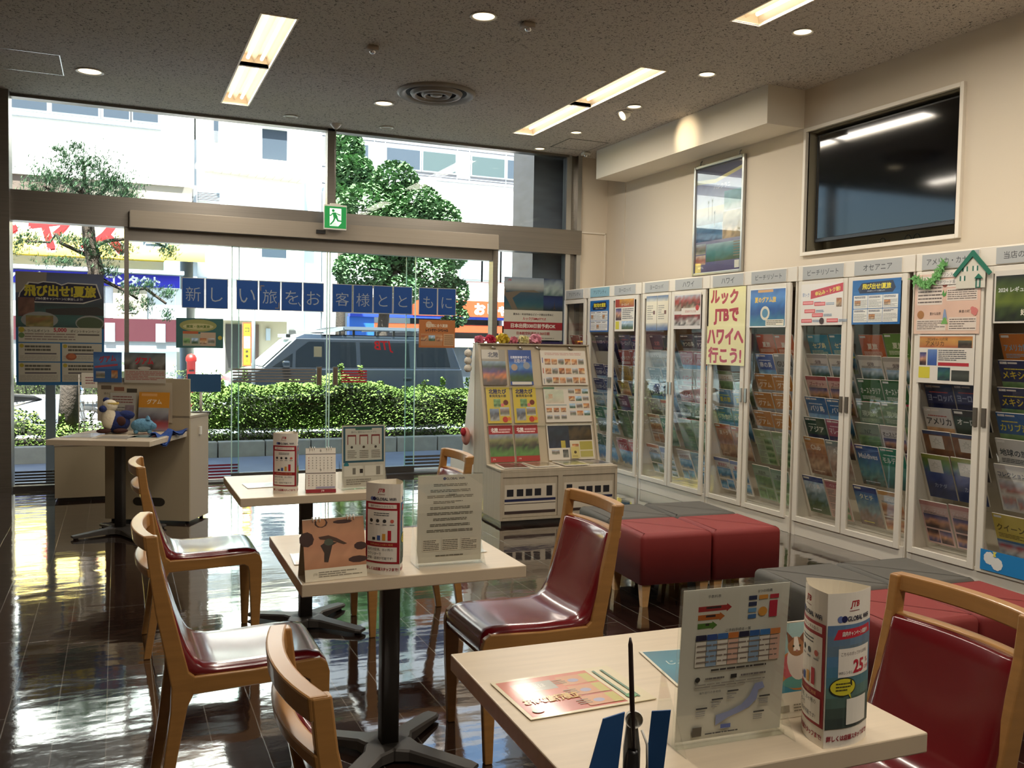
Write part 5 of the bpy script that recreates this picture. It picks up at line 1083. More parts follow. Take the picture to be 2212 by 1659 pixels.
# ================================================================== prints on the glass
def glass_sheet(name, s, x, z, label, cat, group=None, y=9.165): return put(name, s.mesh(name, WINPRINT), (x, y, z), (1, 0, 0), (0, 0, 1), label=label, cat=cat, group=group)
for ch, x in zip('新しい旅を、お客様とともに'.replace('を、', 'を'), (.562, .778, 1.062, 1.278, 1.492, 1.708, 2.0, 2.215, 2.427, 2.64, 2.918, 3.128)):
    s = Sheet(.208, .29, 'b9b7b2', .004); s.rect(.006, .006, .202, .284, '0b4890')
    if ch in 'しい旅をおととも客様に新':
        s.text(ch, .104, .135, .135 if ch not in 'ともに' else .12, '9aa4ae', .15, bold=-.006)
    if ch == '旅': s.rect(.012, .235, .05, .243, '8a7a68'); s.rect(.012, .19, .020, .243, '8a7a68'); s.rect(.155, .02, .195, .028, '8a7a68'); s.rect(.187, .02, .195, .08, '8a7a68')
    if ch == 'を': s.poly([(.165, .085), (.172, .09), (.195, .055), (.188, .048)], '9aa4ae')
    nm = {'新': 'first', 'し': 'second', 'い': 'third', '旅': 'fourth', 'を': 'fifth', 'お': 'sixth', '客': 'seventh', '様': 'eighth', 'も': 'eleventh', 'に': 'last'}.get(ch, 'ninth' if x < 2.5 else 'tenth')
    glass_sheet('letter_panel', s, x, 1.68, 'blue panel with pale letter %s, %s in the row on the glass' % (ch, nm), 'letter panel', 'blue letter panels on the glass')
s = Sheet(.72, 1.02, '1c5a86', .003)
s.photo(0, .52, .72, 1.02, ['4a5064', '505870', '5a6478', '3c4250', '2c3434', '2f4a44', '33564e', '2c3c38'], 11, 12, 12, .12)
s.poly([(0, .83), (.24, .86), (.25, 1.02), (0, 1.02)], '7c7468'); s.poly([(.24, .69), (.66, .72), (.72, .69), (.72, .64), (.24, .64)], '2e2a24')
s.poly([(.03, .83), (.02, .79), (.15, .745), (.55, .745), (.70, .80), (.66, .93), (.42, .935), (.37, .915), (.32, .935), (.22, .94), (.18, .925), (.10, .93)], 'b0aca0'); s.poly([(.04, .83), (.03, .79), (.16, .755), (.54, .755), (.69, .80), (.65, .92), (.42, .925), (.37, .905), (.32, .925), (.22, .93), (.18, .915), (.11, .92)], '17142a')
s.text('飛び出せ!夏旅', .36, .855, .105, 'a89a1e', .58, bold=.05, res=3); s.text('JTBの夏キャンペーンに参加しよう!', .35, .782, .028, 'b0aca4', .42, bold=.02)
s.photo(.02, .62, .15, .79, ['5a3a30', '6a4a38', '4a2c28'], 12, 4, 5, .4); s.disc(.19, .59, .15, '7a7a74', .075); s.photo(.08, .53, .30, .63, ['6a6a3a', '8a5a34', '5a5a2c', '8a7a4a'], 13, 6, 4, .4); s.disc(.60, .57, .12, '7a7a74', .07); s.disc(.60, .565, .11, '3f4a30', .06)
s.rect(.02, .39, .70, .525, 'aba593'); s.text('トラベルポイント', .17, .492, .026, '4a443c', .20, bold=.02); s.text('5,000', .355, .50, .042, '9c2f38', .15, bold=.05); s.text('ポイントキャンペーン', .56, .492, .026, '4a443c', .24, bold=.02)
s.lines(.07, .405, .48, .475, 3, '7a6a60', 5); s.rect(.50, .455, .68, .468, '4a443c'); s.disc(.045, .50, .024, '9a8a2a'); s.disc(.045, .45, .024, '5a7040')
for (x0, y0, x1, y1, k) in ((.02, .215, .355, .38, 1), (.37, .215, .70, .38, 2), (.02, .03, .355, .205, 3), (.37, .03, .70, .205, 4)):
    s.rect(x0, y0, x1, y1, 'a8a18f'); s.disc(x0+.025, y1-.025, .018, '9a8a2a'); s.lines(x0+.05, y1-.075, x0+.26, y1-.015, 2, '4a463a', k, .6); s.rect(x0+.05, y1-.10, x1-.03, y1-.088, '4a4248'); s.lines(x0+.01, y0+.012, x1-.02, y1-.11, 5, '8a8478', k+9)
s.disc(.445, .26, .045, '8a4a2a', .032); s.disc(.45, .265, .03, 'a05a34', .02)
glass_sheet('window_poster', s, -.832, .945, 'large dark backed summer campaign poster on the left window', 'poster', y=9.185)
s = Sheet(.43, .285, '2f5c5a', .002); s.disc(.2, .215, .17, '8a8a50', .06); s.disc(.2, .205, .14, 'b0a878', .03); s.text('関東・信州夏旅', .2, .205, .03, '5a6a2a', .24, bold=.04); s.rect(.06, .135, .20, .16, 'a8552c'); s.rect(.06, .02, .22, .135, '9a9a84'); s.rect(.22, .02, .36, .15, 'b09880')
for k in range(4): s.photo(.065+.075*k, .04, .125+.075*k, .095, [GRN, SKY, FOOD, TOWN][k], k, 3, 3)
s.disc(.40, .10, .02, 'a89a3a'); glass_sheet('window_poster', s, .512, 1.30, 'small teal poster with green heading below the first blue letter panels', 'poster')
s = Sheet(.405, .295, 'b4703c', .002); s.disc(.11, .245, .035, 'd0b090'); s.text('まだ間に合う夏旅', .2, .235, .035, 'd8c8b0', .24, bold=.05); s.text('レイトサマースペシャル', .2, .185, .034, '2a2220', .25, bold=.06); s.rect(.02, .02, .26, .15, 'b8845a')
for k in range(3): s.photo(.022+.085*k, .07, .095+.085*k, .13, [FOOD, SKY, SAND][k], k+5, 4, 3)
s.rect(.275, .02, .395, .15, 'c49c74'); s.lines(.285, .03, .385, .14, 5, '8a6a4a', 2); glass_sheet('window_poster', s, 2.925, 1.335, 'small orange late summer poster below the last blue letter panels', 'poster')
s = Sheet(.72, .69, 'c9c3b4', .003); s.photo(0, .33, .72, .69, ['7a8a9a', '9aa4aa', 'a8a8a0', '3c4c54', '2c4a5c', '1f4a5c', '2f5a60', '5a5a48'], 15, 14, 9, .10)
s.photo(.48, .50, .72, .69, ['2a3a5a', '8a9aa0', '9aa8a4', '3a5a58'], 16, 6, 5, .35); s.photo(.48, .33, .72, .50, ['1c2448', '24386a', '2a3a5c', '20281c'], 17, 6, 5, .12)
s.poly([(.60, .345), (.612, .37), (.618, .46), (.622, .37), (.64, .345), (.63, .345), (.62, .36), (.61, .345)], '4a3a30')
s.poly([(.02, .56), (.02, .52), (.20, .545), (.36, .555), (.44, .53), (.2, .53), (.10, .46), (.17, .33), (.10, .33), (.04, .44), (.0, .50), (0, .55)], '6a5f50'); s.text('JTB', .065, .655, .024, 'a8303c', bold=.03)
s.text('夏休み・年末年始などピーク期はお早めに', .36, .285, .026, '4a4440', .56, bold=.02); s.text('ルックJTBMySTYLE', .37, .235, .038, 'b03a40', .50, bold=.02); s.rect(0, .115, .72, .20, 'a02a30'); s.text('日本出発330日前予約OK', .36, .158, .05, 'e0d8cc', .66, bold=.05)
s.text('日本航空利用なら360日前', .36, .075, .036, 'a03a3c', .58, bold=.03); s.lines(.10, .012, .62, .032, 1, '8a8478', 3)
glass_sheet('window_poster', s, 3.893, 1.435, 'beach and tower poster with red 日本出発330日前予約OK band on right window', 'poster', y=9.155)
s = Sheet(.72, .60, '30244c', .003); s.photo(0, 0, .72, .60, ['2c2a58', '5a2c4c', '3a3060', '2a4060'], 18, 8, 6, .4); glass_sheet('window_poster', s, 3.90, .82, 'dark purple poster below the beach and tower poster, behind the rack', 'poster', y=9.15)

# ================================================================== things on the pedestal tables
M_leafp = PRINT
def tower(x, y, rz, label, sc=1.0):
    """three sided paper tower with bulging printed sides"""
    t = empty('paper_tower', (x, y, TZ), rz, label=label, cat='paper display', group='three sided wifi paper towers')
    Hh = .274; R = .065; cor = [(R*cos(a), R*sin(a)) for a in (-pi/2, pi/6, 5*pi/6)]
    nc, nr = 10, 1
    def side(k, s):
        a, b = cor[k], cor[(k+1) % 3]; L = hypot(b[0]-a[0], b[1]-a[1]); ox, oy = (b[1]-a[1])/L, -(b[0]-a[0])/L
        def f(u, z, d):
            tt = max(0, min(1, u/s.w)); bul = .013*sin(pi*tt)
            return (a[0]+(b[0]-a[0])*tt+ox*(bul+d), a[1]+(b[1]-a[1])*tt+oy*(bul+d), z)
        # slice every shape finely enough to follow the bulge
        V = []; F = []; Cc = []
        for fc, c in zip(s.f, s.c):
            P_ = [s.v[i] for i in fc]
            u0, u1 = min(p[0] for p in P_), max(p[0] for p in P_)
            k0, k1 = int(u0/s.w*nc-1e-6), int(u1/s.w*nc-1e-6)
            for q in range(max(0, k0), min(nc-1, k1)+1):
                lo, hi = s.w*q/nc, s.w*(q+1)/nc
                pl = P_ if not isinstance(c, list) else P_
                for lim, sgn in ((lo, 1), (hi, -1)):
                    out = []
                    for i in range(len(pl)):
                        p, r_ = pl[i], pl[(i+1) % len(pl)]; ip, ir = sgn*(p[0]-lim) >= -1e-9, sgn*(r_[0]-lim) >= -1e-9
                        if ip: out.append(p)
                        if ip != ir:
                            g = (lim-p[0])/(r_[0]-p[0]); out.append((lim, p[1]+(r_[1]-p[1])*g, p[2]+(r_[2]-p[2])*g))
                    pl = out
                    if len(pl) < 3: break
                if len(pl) < 3: continue
                o = len(V); V += [f(*p) for p in pl]; F.append(list(range(o, o+len(pl)))); Cc.append(c[0] if isinstance(c, list) else c)
        me = bpy.data.meshes.new('printed_side'); me.from_pydata(V, [], F); me.materials.append(PRINT)
        at = me.color_attributes.new('Col', 'FLOAT_COLOR', 'CORNER'); buf = []
        for q, c in zip(F, Cc): buf += list(c)*len(q)
        at.data.foreach_set('color', buf)
        ob = bpy.data.objects.new('printed_side', me); C.objects.link(ob); ob.parent = t
        m = MB(); vs = []
        for q in range(nc+1): vs += [f(s.w*q/nc, 0, -.001), f(s.w*q/nc, Hh, -.001)]
        m.add(vs, [(2*q, 2*q+1, 2*q+3, 2*q+2) for q in range(nc)]); m.build('card', mat_card, parent=t)
    W = R*math.sqrt(3)
    def top(s):
        s.rect(0, 0, W, Hh, 'efe8dc'); s.text('JTB', W*.5, Hh-.022, .014, 'b01525', .03, bold=.04, shear=.2); s.lines(W*.38, Hh-.034, W*.62, Hh-.031, 1, '8a4a4a', 2)
        s.disc(W*.22, Hh-.046, .006, '6a7ab0'); s.disc(W*.29, Hh-.046, .006, '1c1c50'); s.text('GLOBAL WiFi', W*.62, Hh-.046, .009, '2a2a44', W*.55, bold=.03)
        s.text('詳しくは店頭スタッフまで!', W*.5, .017, .0105, 'a02030', W*.92, bold=.03)
    def campaign_side():
        s = Sheet(W, Hh, 'efe8dc', paper=False); top(s)
        s.photo(.001, .034, W-.001, Hh-.056, ['5a7aa8', '5f7f9f', '6a7a84', '4f80a8', '4a7a8a', '5a7a70', '4a5a50', '3a4440'], 3, 10, 10, .15)
        s.poly([(.012, Hh-.082), (.020, Hh-.064), (W-.008, Hh-.062), (W-.004, Hh-.078)], 'c42438'); s.text('店内キャンペーン実施中', W*.55, Hh-.072, .009, 'f4ece4', W*.6, bold=.03)
        s.rect(.022, .125, W-.008, .176, 'eee6da'); s.text('こちらのポップからお申込', W*.55, .166, .007, '5a4040', W*.62); s.text('WiFiレンタル', .038, .133, .006, '2a2a2a', .03); s.text('25', W*.62, .142, .024, 'c02436', .035, bold=.05); s.text('%', W*.85, .148, .009, 'c02436'); s.text('OFF', W*.86, .135, .007, 'c02436')
        s.disc(W*.30, .108, .028, '26241c', .017); s.disc(W*.30, .108, .026, 'd8cc34', .015); s.poly([(W*.38, .096), (W*.46, .084), (W*.42, .100)], 'd8cc34'); s.lines(W*.16, .100, W*.44, .117, 3, '4a4620', 3)
        s.rect(W*.36, .040, W*.86, .086, 'eee8dc')
        return s
    def info_side(seed):
        s = Sheet(W, Hh, 'efe8dc', paper=False); top(s)
        s.rect(.001, .034, W-.001, Hh-.056, 'a01c28'); s.rect(.010, Hh-.074, W-.010, Hh-.062, 'efe6da'); s.text('海外WiFiレンタルなら', W*.5, Hh-.068, .007, '7a2a2a', W*.7)
        s.rect(.008, .098, W-.008, Hh-.080, 'efe8dc'); s.lines(W*.28, Hh-.098, W*.72, Hh-.086, 2, '5a5a5a', seed)
        for k, c in enumerate(('2a2a2a', '2a2a2a', '3a3a3a', 'd06a5a')): s.disc(W*(.2+.2*k), Hh-.112, .0055, c); s.lines(W*(.14+.2*k), Hh-.126, W*(.26+.2*k), Hh-.120, 1, '7a7a7a', k)
        for k, (h, c) in enumerate(((.008, '2a2a34'), (.014, '3a5aa0'), (.020, 'd89a3a'), (.030, 'c02438'))): s.rect(W*(.24+.15*k), .104, W*(.33+.15*k), .104+h, c)
        s.text('世界200以上の国と地域', W*.5, .091, .0065, 'e8a868', W*.8)
        s.rect(.008, .040, W-.008, .084, 'efe8dc'); s.text('国内19空港、35ヶ所の', W*.46, .076, .0085, '2a2a2a', W*.74); s.text('カウンターで', W*.3, .063, .0085, '2a2a2a', W*.42); s.text('受取・返却が可能です!', W*.46, .050, .0085, '2a2a2a', W*.74)
        return s
    side(0, campaign_side()); side(1, info_side(2)); side(2, info_side(5))
    return t
mat_card = mat('white_card', 'efe6d4', .7)
tower(1.180, 1.235, radians(-53), 'three sided GLOBAL WiFi paper tower on the nearest table')
tower(.750, 2.640, radians(20), 'three sided GLOBAL WiFi paper tower on the middle table, between calendar and acrylic stand')
tower(.712, 4.17, radians(28), 'three sided GLOBAL WiFi paper tower on the farthest row table, left of the calendar')

def acrylic(x, y, rz, s, label, lean=.05, W=.215, H=.30, sheet_name='printed_sheet'):
    """L shaped clear stand leaning back, with side wings, holding a printed page"""
    t = empty('acrylic_stand', (x, y, TZ), rz, label=label, cat='sign holder', group='clear acrylic page stands on the tables')
    v = Vector((0, lean, 1)).normalized()
    def pt(px, q, d=0): n = Vector((1, 0, 0)).cross(v); return Vector((px, 0, .004))+v*q+n*d
    for d, nm in ((.004, 'front_plate'), (-.004, 'back_plate')):
        m = MB(); a = W/2
        m.add([pt(-a, 0, d), pt(a, 0, d), pt(a, H, d), pt(-a, H, d), pt(-a, 0, d-.002), pt(a, 0, d-.002), pt(a, H, d-.002), pt(-a, H, d-.002)], [(0, 1, 2, 3), (7, 6, 5, 4), (0, 4, 5, 1), (1, 5, 6, 2), (2, 6, 7, 3), (3, 7, 4, 0)]); m.build(nm, M_acr, parent=t)
    for sx in (-1, 1):
        m = MB(); x0, x1 = sx*W/2-.001, sx*W/2+.001
        m.prism([(-.045, .001), (.065, .001), (.045, .13), (.038, .13)], min(x0, x1), max(x0, x1), 'x'); m.build('side_wing', M_acr, parent=t)
    m = MB(); m.box(-W/2, W/2, -.012, -.008, .001, .010); m.box(-W/2, W/2, -.012, .006, .001, .003); m.build('lip', M_acr, parent=t)
    me = s.mesh(sheet_name, PRINT); o = put(sheet_name, me, pt(-s.w/2, .006, .001), (1, 0, 0), v, parent=t); return t
s = Sheet(.21, .29, 'f2ecdf', .0008)
s.rect(.03, .205, .11, .285, 'efe8da'); s.text('手数料表', .06, .275, .006, '3a3a3a')
for k, (c, w_) in enumerate((('b82c30', .055), ('d0702c', .042), ('5a8a34', .028))): y = .252-.016*k; s.rect(.03, y-.005, .03+w_, y+.005, c); s.poly([(.03+w_, y-.008), (.03+w_+.01, y), (.03+w_, y+.008)], c); s.rect(.045, y, .03+w_*.8, y+.004, '3a2a2a')
s.text('5つの特典', .16, .278, .006, '3a3a3a')
for k in range(4): s.rect(.128, .262-.012*k, .144, .270-.012*k, ['2c3860', '2c3860', '6a9ac0', '3a6aa0'][k])
s.rect(.148, .262, .166, .270, 'd89440'); s.disc(.157, .238, .009, 'd8963c'); s.rect(.170, .262, .188, .270, 'b82c3c'); s.rect(.170, .226, .186, .258, 'b8243c')
s.text('ご予約手続き一覧', .11, .208, .006, '3a3a3a')
for k, c in enumerate(('1c1c3c', '2c4c90', '3a6cb0', 'd07a3c', '1c1c3c', '2c5ca0', '3a7cc0', 'e08a4c')): s.rect(.028+.021*k, .192, .048+.021*k, .203, c); s.rect(.028+.021*k, .142, .048+.021*k, .190, ['ece4d6', '9ab4d0', 'efe7da', 'e8bca8'][k % 4])
s.lines(.03, .146, .19, .188, 4, '8a7a70', 5, .25); s.lines(.06, .130, .17, .138, 1, '4a4440', 3); s.disc(.035, .118, .005, '2a2a2a'); s.rect(.10, .114, .112, .122, '2a2a2a'); s.lines(.05, .114, .09, .122, 1, '6a6460', 2); s.lines(.12, .114, .17, .122, 1, '6a6460', 4); s.lines(.03, .100, .19, .110, 2, '8a8478', 6)
JP = [(.075, .045), (.10, .05), (.125, .06), (.14, .075), (.15, .098), (.165, .10), (.17, .088), (.158, .084), (.155, .066), (.14, .052), (.12, .044), (.10, .038), (.085, .03), (.075, .025)]
s.poly(JP, '8a94b8')
for (x, y) in ((.035, .06), (.065, .075), (.095, .088), (.16, .07), (.15, .04)): s.rect(x, y, x+.022, y+.003, '3a3a3a'); s.lines(x, y-.014, x+.018, y-.003, 3, '8a8a8a', int(x*999))
s.text('海外旅行の参考例', .06, .092, .005, '3a3a3a'); s.rect(.03, .008, .048, .026, '5a5448'); s.rect(.085, .018, .105, .026, '5a6aa8'); s.lines(.055, .008, .12, .014, 1, '4a4a4a', 8)
a_ = acrylic(.995, 1.288, radians(-4), s, 'clear stand with fee table and small map of Japan on the nearest table', lean=-.06); a_.scale = (1.03, 1, .94)
s = Sheet(.21, .29, 'e8e0d0', .0008); s.disc(.085, .278, .005, '3a4a80'); s.text('GLOBAL WiFi', .12, .278, .008, '3a3a50', .06, bold=.02)
for k in range(9): s.lines(.05-.01*(k % 3), .252-.019*k, .16+.01*(k % 3), .262-.019*k, 2, '6a6254', k+3, .5)
s.text('ご利用案内', .11, .225, .006, '2a2a2a')
for k in range(3): s.rect(.018+.062*k, .038, .072+.062*k, .078, 'dcd3c0'); s.lines(.02+.062*k, .04, .07+.062*k, .076, 6, '6a6458', k+20, .5)
s.lines(.06, .018, .15, .026, 1, '6a6254', 33)
a_ = acrylic(.955, 2.655, radians(-3), s, 'clear stand with a plain text GLOBAL WiFi notice on the middle table', lean=-.03); a_.scale = (1, 1, .95)
s = Sheet(.21, .29, 'dcd6c8', .0008); s.rect(.006, .115, .204, .284, '1c5a70'); s.rect(.016, .125, .194, .276, 'dedacd'); s.rect(.065, .268, .145, .28, '2a6a5a'); s.text('旅行に便利な3つのアプリ', .105, .258, .010, '3a3a34', .15)
for k in range(3): s.rect(.026+.058*k, .20, .068+.058*k, .246, '8a2a2c'); s.rect(.030+.058*k, .20, .064+.058*k, .238, 'e4dfd2'); s.disc(.047+.058*k, .188, .006, '3a3430'); s.lines(.026+.058*k, .135, .07+.058*k, .175, 5, '8a8478', k)
s.disc(.02, .105, .012, '1c7a8a'); s.rect(.01, .05, .10, .10, 'dcd8ca'); s.rect(.11, .05, .20, .10, 'dcd8ca'); s.rect(.05, .06, .065, .09, '7a756a'); s.rect(.085, .065, .10, .085, '2a2622'); s.rect(.165, .055, .185, .095, '8a857a'); s.lines(.02, .01, .14, .04, 3, '8a8478', 4)
acrylic(1.065, 4.16, radians(3), s, 'clear stand with a blue framed app guide on the farthest row table', lean=.04)

def calendar(x, y, rz, s, label, depth=.07, ring=True, cat='calendar', back='d8d0c0'):
    t = empty('desk_calendar', (x, y, TZ), rz, label=label, cat=cat, group='desk calendars on the tables')
    W, H = s.w, s.h; ang_ = math.asin(min(.9, (depth/2)/H)); v = Vector((0, sin(ang_), cos(ang_))); v2 = Vector((0, -sin(ang_), cos(ang_)))
    put('page', s.mesh('page', PRINT), (-W/2, -depth/2, .002), (1, 0, 0), v, parent=t)
    b = Sheet(W, H, back, .001); put('rear_card', b.mesh('rear_card', PRINT), (W/2, depth/2, .002), (-1, 0, 0), v2, parent=t)
    MB().box(-W/2, W/2, -depth/2, depth/2, .0008, .0022).build('foot_card', mat_card, parent=t)
    if ring:
        for rx in (-.28, .28):
            m = MB(); z = H*cos(ang_)
            for k in (-1, 0, 1):
                m.T = Matrix.Translation((W*rx+.010*k, 0, z)); m.tube([(0, .007*cos(a), .007*sin(a)) for a in frange(0, 2*pi, 10)], .0015, 5)
            m.build('binding_rings', M_plastic, parent=t)
    return t
s = Sheet(.135, .205, 'e4dccd', .002); s.text('8', .067, .192, .012, '4a4440'); s.rect(0, .175, .135, .178, '3a2024'); s.text('9', .067, .103, .012, '4a4440'); s.rect(0, .088, .135, .091, '3a2024')
for j in range(5):
    for i in range(7): s.rect(.012+.017*i, .158-.012*j, .016+.017*i, .162-.012*j, 'b06060' if i == 0 else '8a8478'); s.rect(.012+.017*i, .076-.011*j, .016+.017*i, .080-.011*j, 'b06060' if i == 0 else '8a8478')
s.rect(0, 0, .135, .016, '8c1a24'); s.text('JTB', .075, .008, .009, 'e0d0c8', bold=.03); s.rect(.045, .020, .13, .028, '9a94a8')
calendar(.855, 4.135, radians(-8), s, 'two month white desk calendar with red foot on the farthest row table', depth=.08)
s = Sheet(.185, .178, 'ded5be', .002); s.photo(0, .034, .185, .178, ['a87a5a', 'c08a66', 'b88060', 'c48e6a', 'b07a58'], 5, 12, 9, .12)
for (x, y, r, q) in ((.055, .165, .02, .014), (.010, .12, .022, .022), (.17, .09, .02, .012), (.16, .052, .03, .010), (.12, .165, .03, .006)): s.disc(x, y, r, '3c2018', q, 9)
s.disc(.055, .166, .014, 'b07a50', .012)
s.poly([(.045, .125), (.075, .128), (.10, .118), (.13, .100), (.12, .098), (.085, .112), (.05, .118)], '4a3020'); s.poly([(.05, .10), (.07, .112), (.10, .105), (.085, .098), (.078, .075), (.070, .050), (.058, .052), (.060, .078)], '3a2a20'); s.disc(.075, .108, .014, '4a5040', .010)
s.text('JTB', .03, .018, .008, 'b0a890'); s.lines(.04, .008, .17, .026, 3, '8a8270', 6); 
calendar(.583, 2.635, radians(4), s, 'photo desk calendar with brown rock picture on the middle table', depth=.085)
s = Sheet(.13, .175, 'e2dac6', .002); s.photo(0, .045, .13, .175, ['8fb0b0', '9ab8b4', '8fb4b8', '4a90a4', '3f8aa0'], 5, 5, 6, .06)
s.disc(.062, .085, .045, 'c87a30', .038); s.disc(.060, .090, .036, 'c05a60', .030); s.disc(.06, .063, .036, '5a9a90', .012); s.disc(.062, .10, .024, 'd8d0c4', .034); s.disc(.062, .128, .02, 'a07048', .018); s.poly([(.044, .135), (.042, .158), (.056, .143)], '7a4a30'); s.poly([(.070, .143), (.084, .156), (.080, .133)], '7a4a30')
s.poly([(.058, .146), (.066, .146), (.070, .120), (.054, .120)], 'e4dccf'); s.disc(.055, .129, .0022, '202a18'); s.disc(.070, .129, .0022, '202a18'); s.disc(.062, .120, .0025, 'b07a70'); s.text('カレンダー', .085, .035, .008, '8a8040', .05); s.rect(.008, .01, .035, .022, 'a09884'); s.lines(.045, .008, .12, .024, 3, '8a8270', 2)
calendar(1.195, 1.35, radians(-3), s, 'small desk calendar with kitten in a ring picture, behind the nearest paper tower', depth=.06)
# papers lying flat
s = Sheet(.275, .195, 'cfc39e', .0015); s.rect(.0, .0, .275, .195, 'cdbf9c'); s.photo(.008, .008, .215, .187, ['b8562c', 'c0602f', 'a8442a', 'b04a2c'], 4, 9, 6, .15)
s.rect(.03, .12, .12, .165, '8f8a7c'); s.text('ご相談は', .07, .145, .02, 'c8c2b4', .06)
for j in range(3): s.rect(.135, .125-.055*j, .19, .172-.055*j, 'b87a44'); s.rect(.19, .125-.055*j, .212, .172-.055*j, 'a89a2c'); s.disc(.165, .145-.055*j, .012, '8a86a0', .009); s.lines(.12, .135-.055*j, .148, .16-.055*j, 3, '6a5a30', j)
s.text('お得な旅行積立', .08, .075, .03, 'c89a34', .12, bold=.04); s.rect(.225, .02, .231, .175, '3c6a4a'); s.rect(.245, .02, .251, .175, '3c6a4a'); s.disc(.03, .03, .012, '2c7a3a', .010); s.disc(.235, .03, .012, '3c8a4a', .010)
flatput('laminated_sheet', s, .700, 1.487, TZ+.003, radians(.5), 'glossy laminated orange sheet lying on the nearest table', 'leaflet', print_mat('laminate_gloss', .3, .35))
s = Sheet(.15, .21, 'd8d0bc', .0015); s.photo(.006, .006, .144, .204, ['1c6a80', '1f7a90', '186078'], 4, 5, 6, .12); s.text('じぶん旅', .085, .13, .025, 'd8dcd0', .10); flatput('leaflet', s, 1.050, 1.53, TZ+.003, radians(-10), 'teal blue leaflet lying behind the clear stand on the nearest table', 'leaflet')
def small_leaf(x, y, rz, pal, seed, l, W=.19, H=.14):
    s = Sheet(W, H, 'd6d2c8', .0015); s.photo(.006, .006, W-.006, H-.006, pal, seed, 6, 5, .4); flatput('leaflet', s, x, y, TZ+.003, rz, l, 'leaflet')
small_leaf(.555, 4.32, .06, ['d8d8d4', 'a8a8a8', 'e0e0da'], 4, 'white leaflet lying left of the paper tower on the farthest row table')
small_leaf(.50, 2.80, -.08, ['c89a8a', 'd8d0c8', 'b85a4a'], 5, 'red and white leaflet lying behind the rock picture calendar', .20, .15)
small_leaf(.98, 2.76, .04, ['d8d4c8', '8aa08a', 'd8d0c8'], 6, 'white leaflet lying behind the clear stand on the middle table', .15, .16)
# pen stand with blue cards at the bottom edge
t = empty('pen_stand', (.752, 1.212, TZ), radians(-24), label='pen standing in a metal clip between two blue card panels, at the table edge', cat='pen stand')
M_bc = mat('blue_card', '1f4f86', .6)
for pr, q in (([(-.082, 0), (-.028, 0), (-.016, .118), (-.052, .110)], .25), ([(.018, 0), (.046, 0), (.058, .128), (.028, .122)], -.3)):
    m = MB(); m.T = Matrix.Rotation(q, 4, 'Z'); m.prism(pr, -.0015, .0015, 'y'); m.build('card_panel', M_bc, parent=t)
m = MB(); m.prism([(-.015, 0), (.012, 0), (.012, .055), (.006, .10), (-.002, .115), (-.010, .10), (-.015, .055)], .004, .012, 'y'); m.build('clip_plate', mat('grey_clip', '9a9890', .4, metal=.4), parent=t)
m = MB(); m.lathe([(.014, -.004), (.014, .004), (.0001, .004)], cx=-.0, cy=.0, cz=.105, n=18, axis='y'); m.build('clip_disc', M_plastic, parent=t)
m = MB(); m.lathe([(.0001, 0), (.03, 0), (.03, .01), (.012, .016), (.010, .05), (.008, .055), (.0001, .056)], n=20); m.build('holder', M_black, parent=t)
m = MB(); m.tube([(.002, -.004, .03), (-.004, .0, .14), (-.008, .002, .225), (-.0085, .002, .236)], [.0035, .0042, .0038, .0015], 10); m.build('pen', mat('dark_brown_pen', '2a1c1a', .35), parent=t)
MB().tube([(.012, -.006, .09), (.02, -.012, .07), (.022, -.012, .0)], .002, 6).build('cord', M_plastic, parent=t)

# ================================================================== the street outside
MB().box(-12, 20, 9.3, 10.8, -.4, -.15).build('sidewalk', M_pave, **S)
MB().box(-12, 20, 10.8, 12.2, -.4, -.152).build('sidewalk_asphalt', mat('sidewalk_blue_grey', '7d828c', .9, noise=((3, 3, 3), .08)), **S)
MB().box(-12, 20, 10.35, 10.5, -.149, -.146).build('roof_shade_block3', mat('tactile_strip', 'b5a88c', .9), **S)
MB().box(-14, 26, 13.6, 24.0, -.5, -.30).build('road', M_asph, **S)
MB().box(-14, 26, 24.0, 40.0, -.5, -.15).build('far_sidewalk', M_pave, **S)
m = MB(); x = -6.0
while x < 11: m.box(x, x+.585, 12.2, 12.36, -.16, .05); x += .60
m.build('roof_shade_block4', M_kerb, bevel=.01, **S)
MB().box(-6, 11.4, 12.36, 13.6, -.3, .02).build('planter_soil', M_soil, **S)
MB().box(4.35, 5.6, 9.42, 10.0, -.15, 4.6).build('roof_shade_block5', M_granite, **S)

def leaves(pts, size, seed, fold=.25):
    rnd = random.Random(seed); m = MB(); V = m.v; F = m.f; M_ = m.m; S_ = m.sm
    for (x, y, z) in pts:
        a = rnd.uniform(0, 2*pi); e = rnd.uniform(-.9, .9); l = size*rnd.uniform(.6, 1.25); w_ = l*.42
        d = Vector((cos(a)*cos(e), sin(a)*cos(e), sin(e))); t_ = Vector((-sin(a), cos(a), rnd.uniform(-.8, .8))).normalized(); n_ = d.cross(t_)*(l*fold*.3)
        o = len(V)
        V.extend([(x-d.x*l/2, y-d.y*l/2, z-d.z*l/2), (x+t_.x*w_+n_.x, y+t_.y*w_+n_.y, z+t_.z*w_+n_.z), (x+d.x*l/2, y+d.y*l/2, z+d.z*l/2), (x-t_.x*w_+n_.x, y-t_.y*w_+n_.y, z-t_.z*w_+n_.z)])
        F.append([o, o+1, o+2, o+3]); M_.append(0); S_.append(False)
    return m
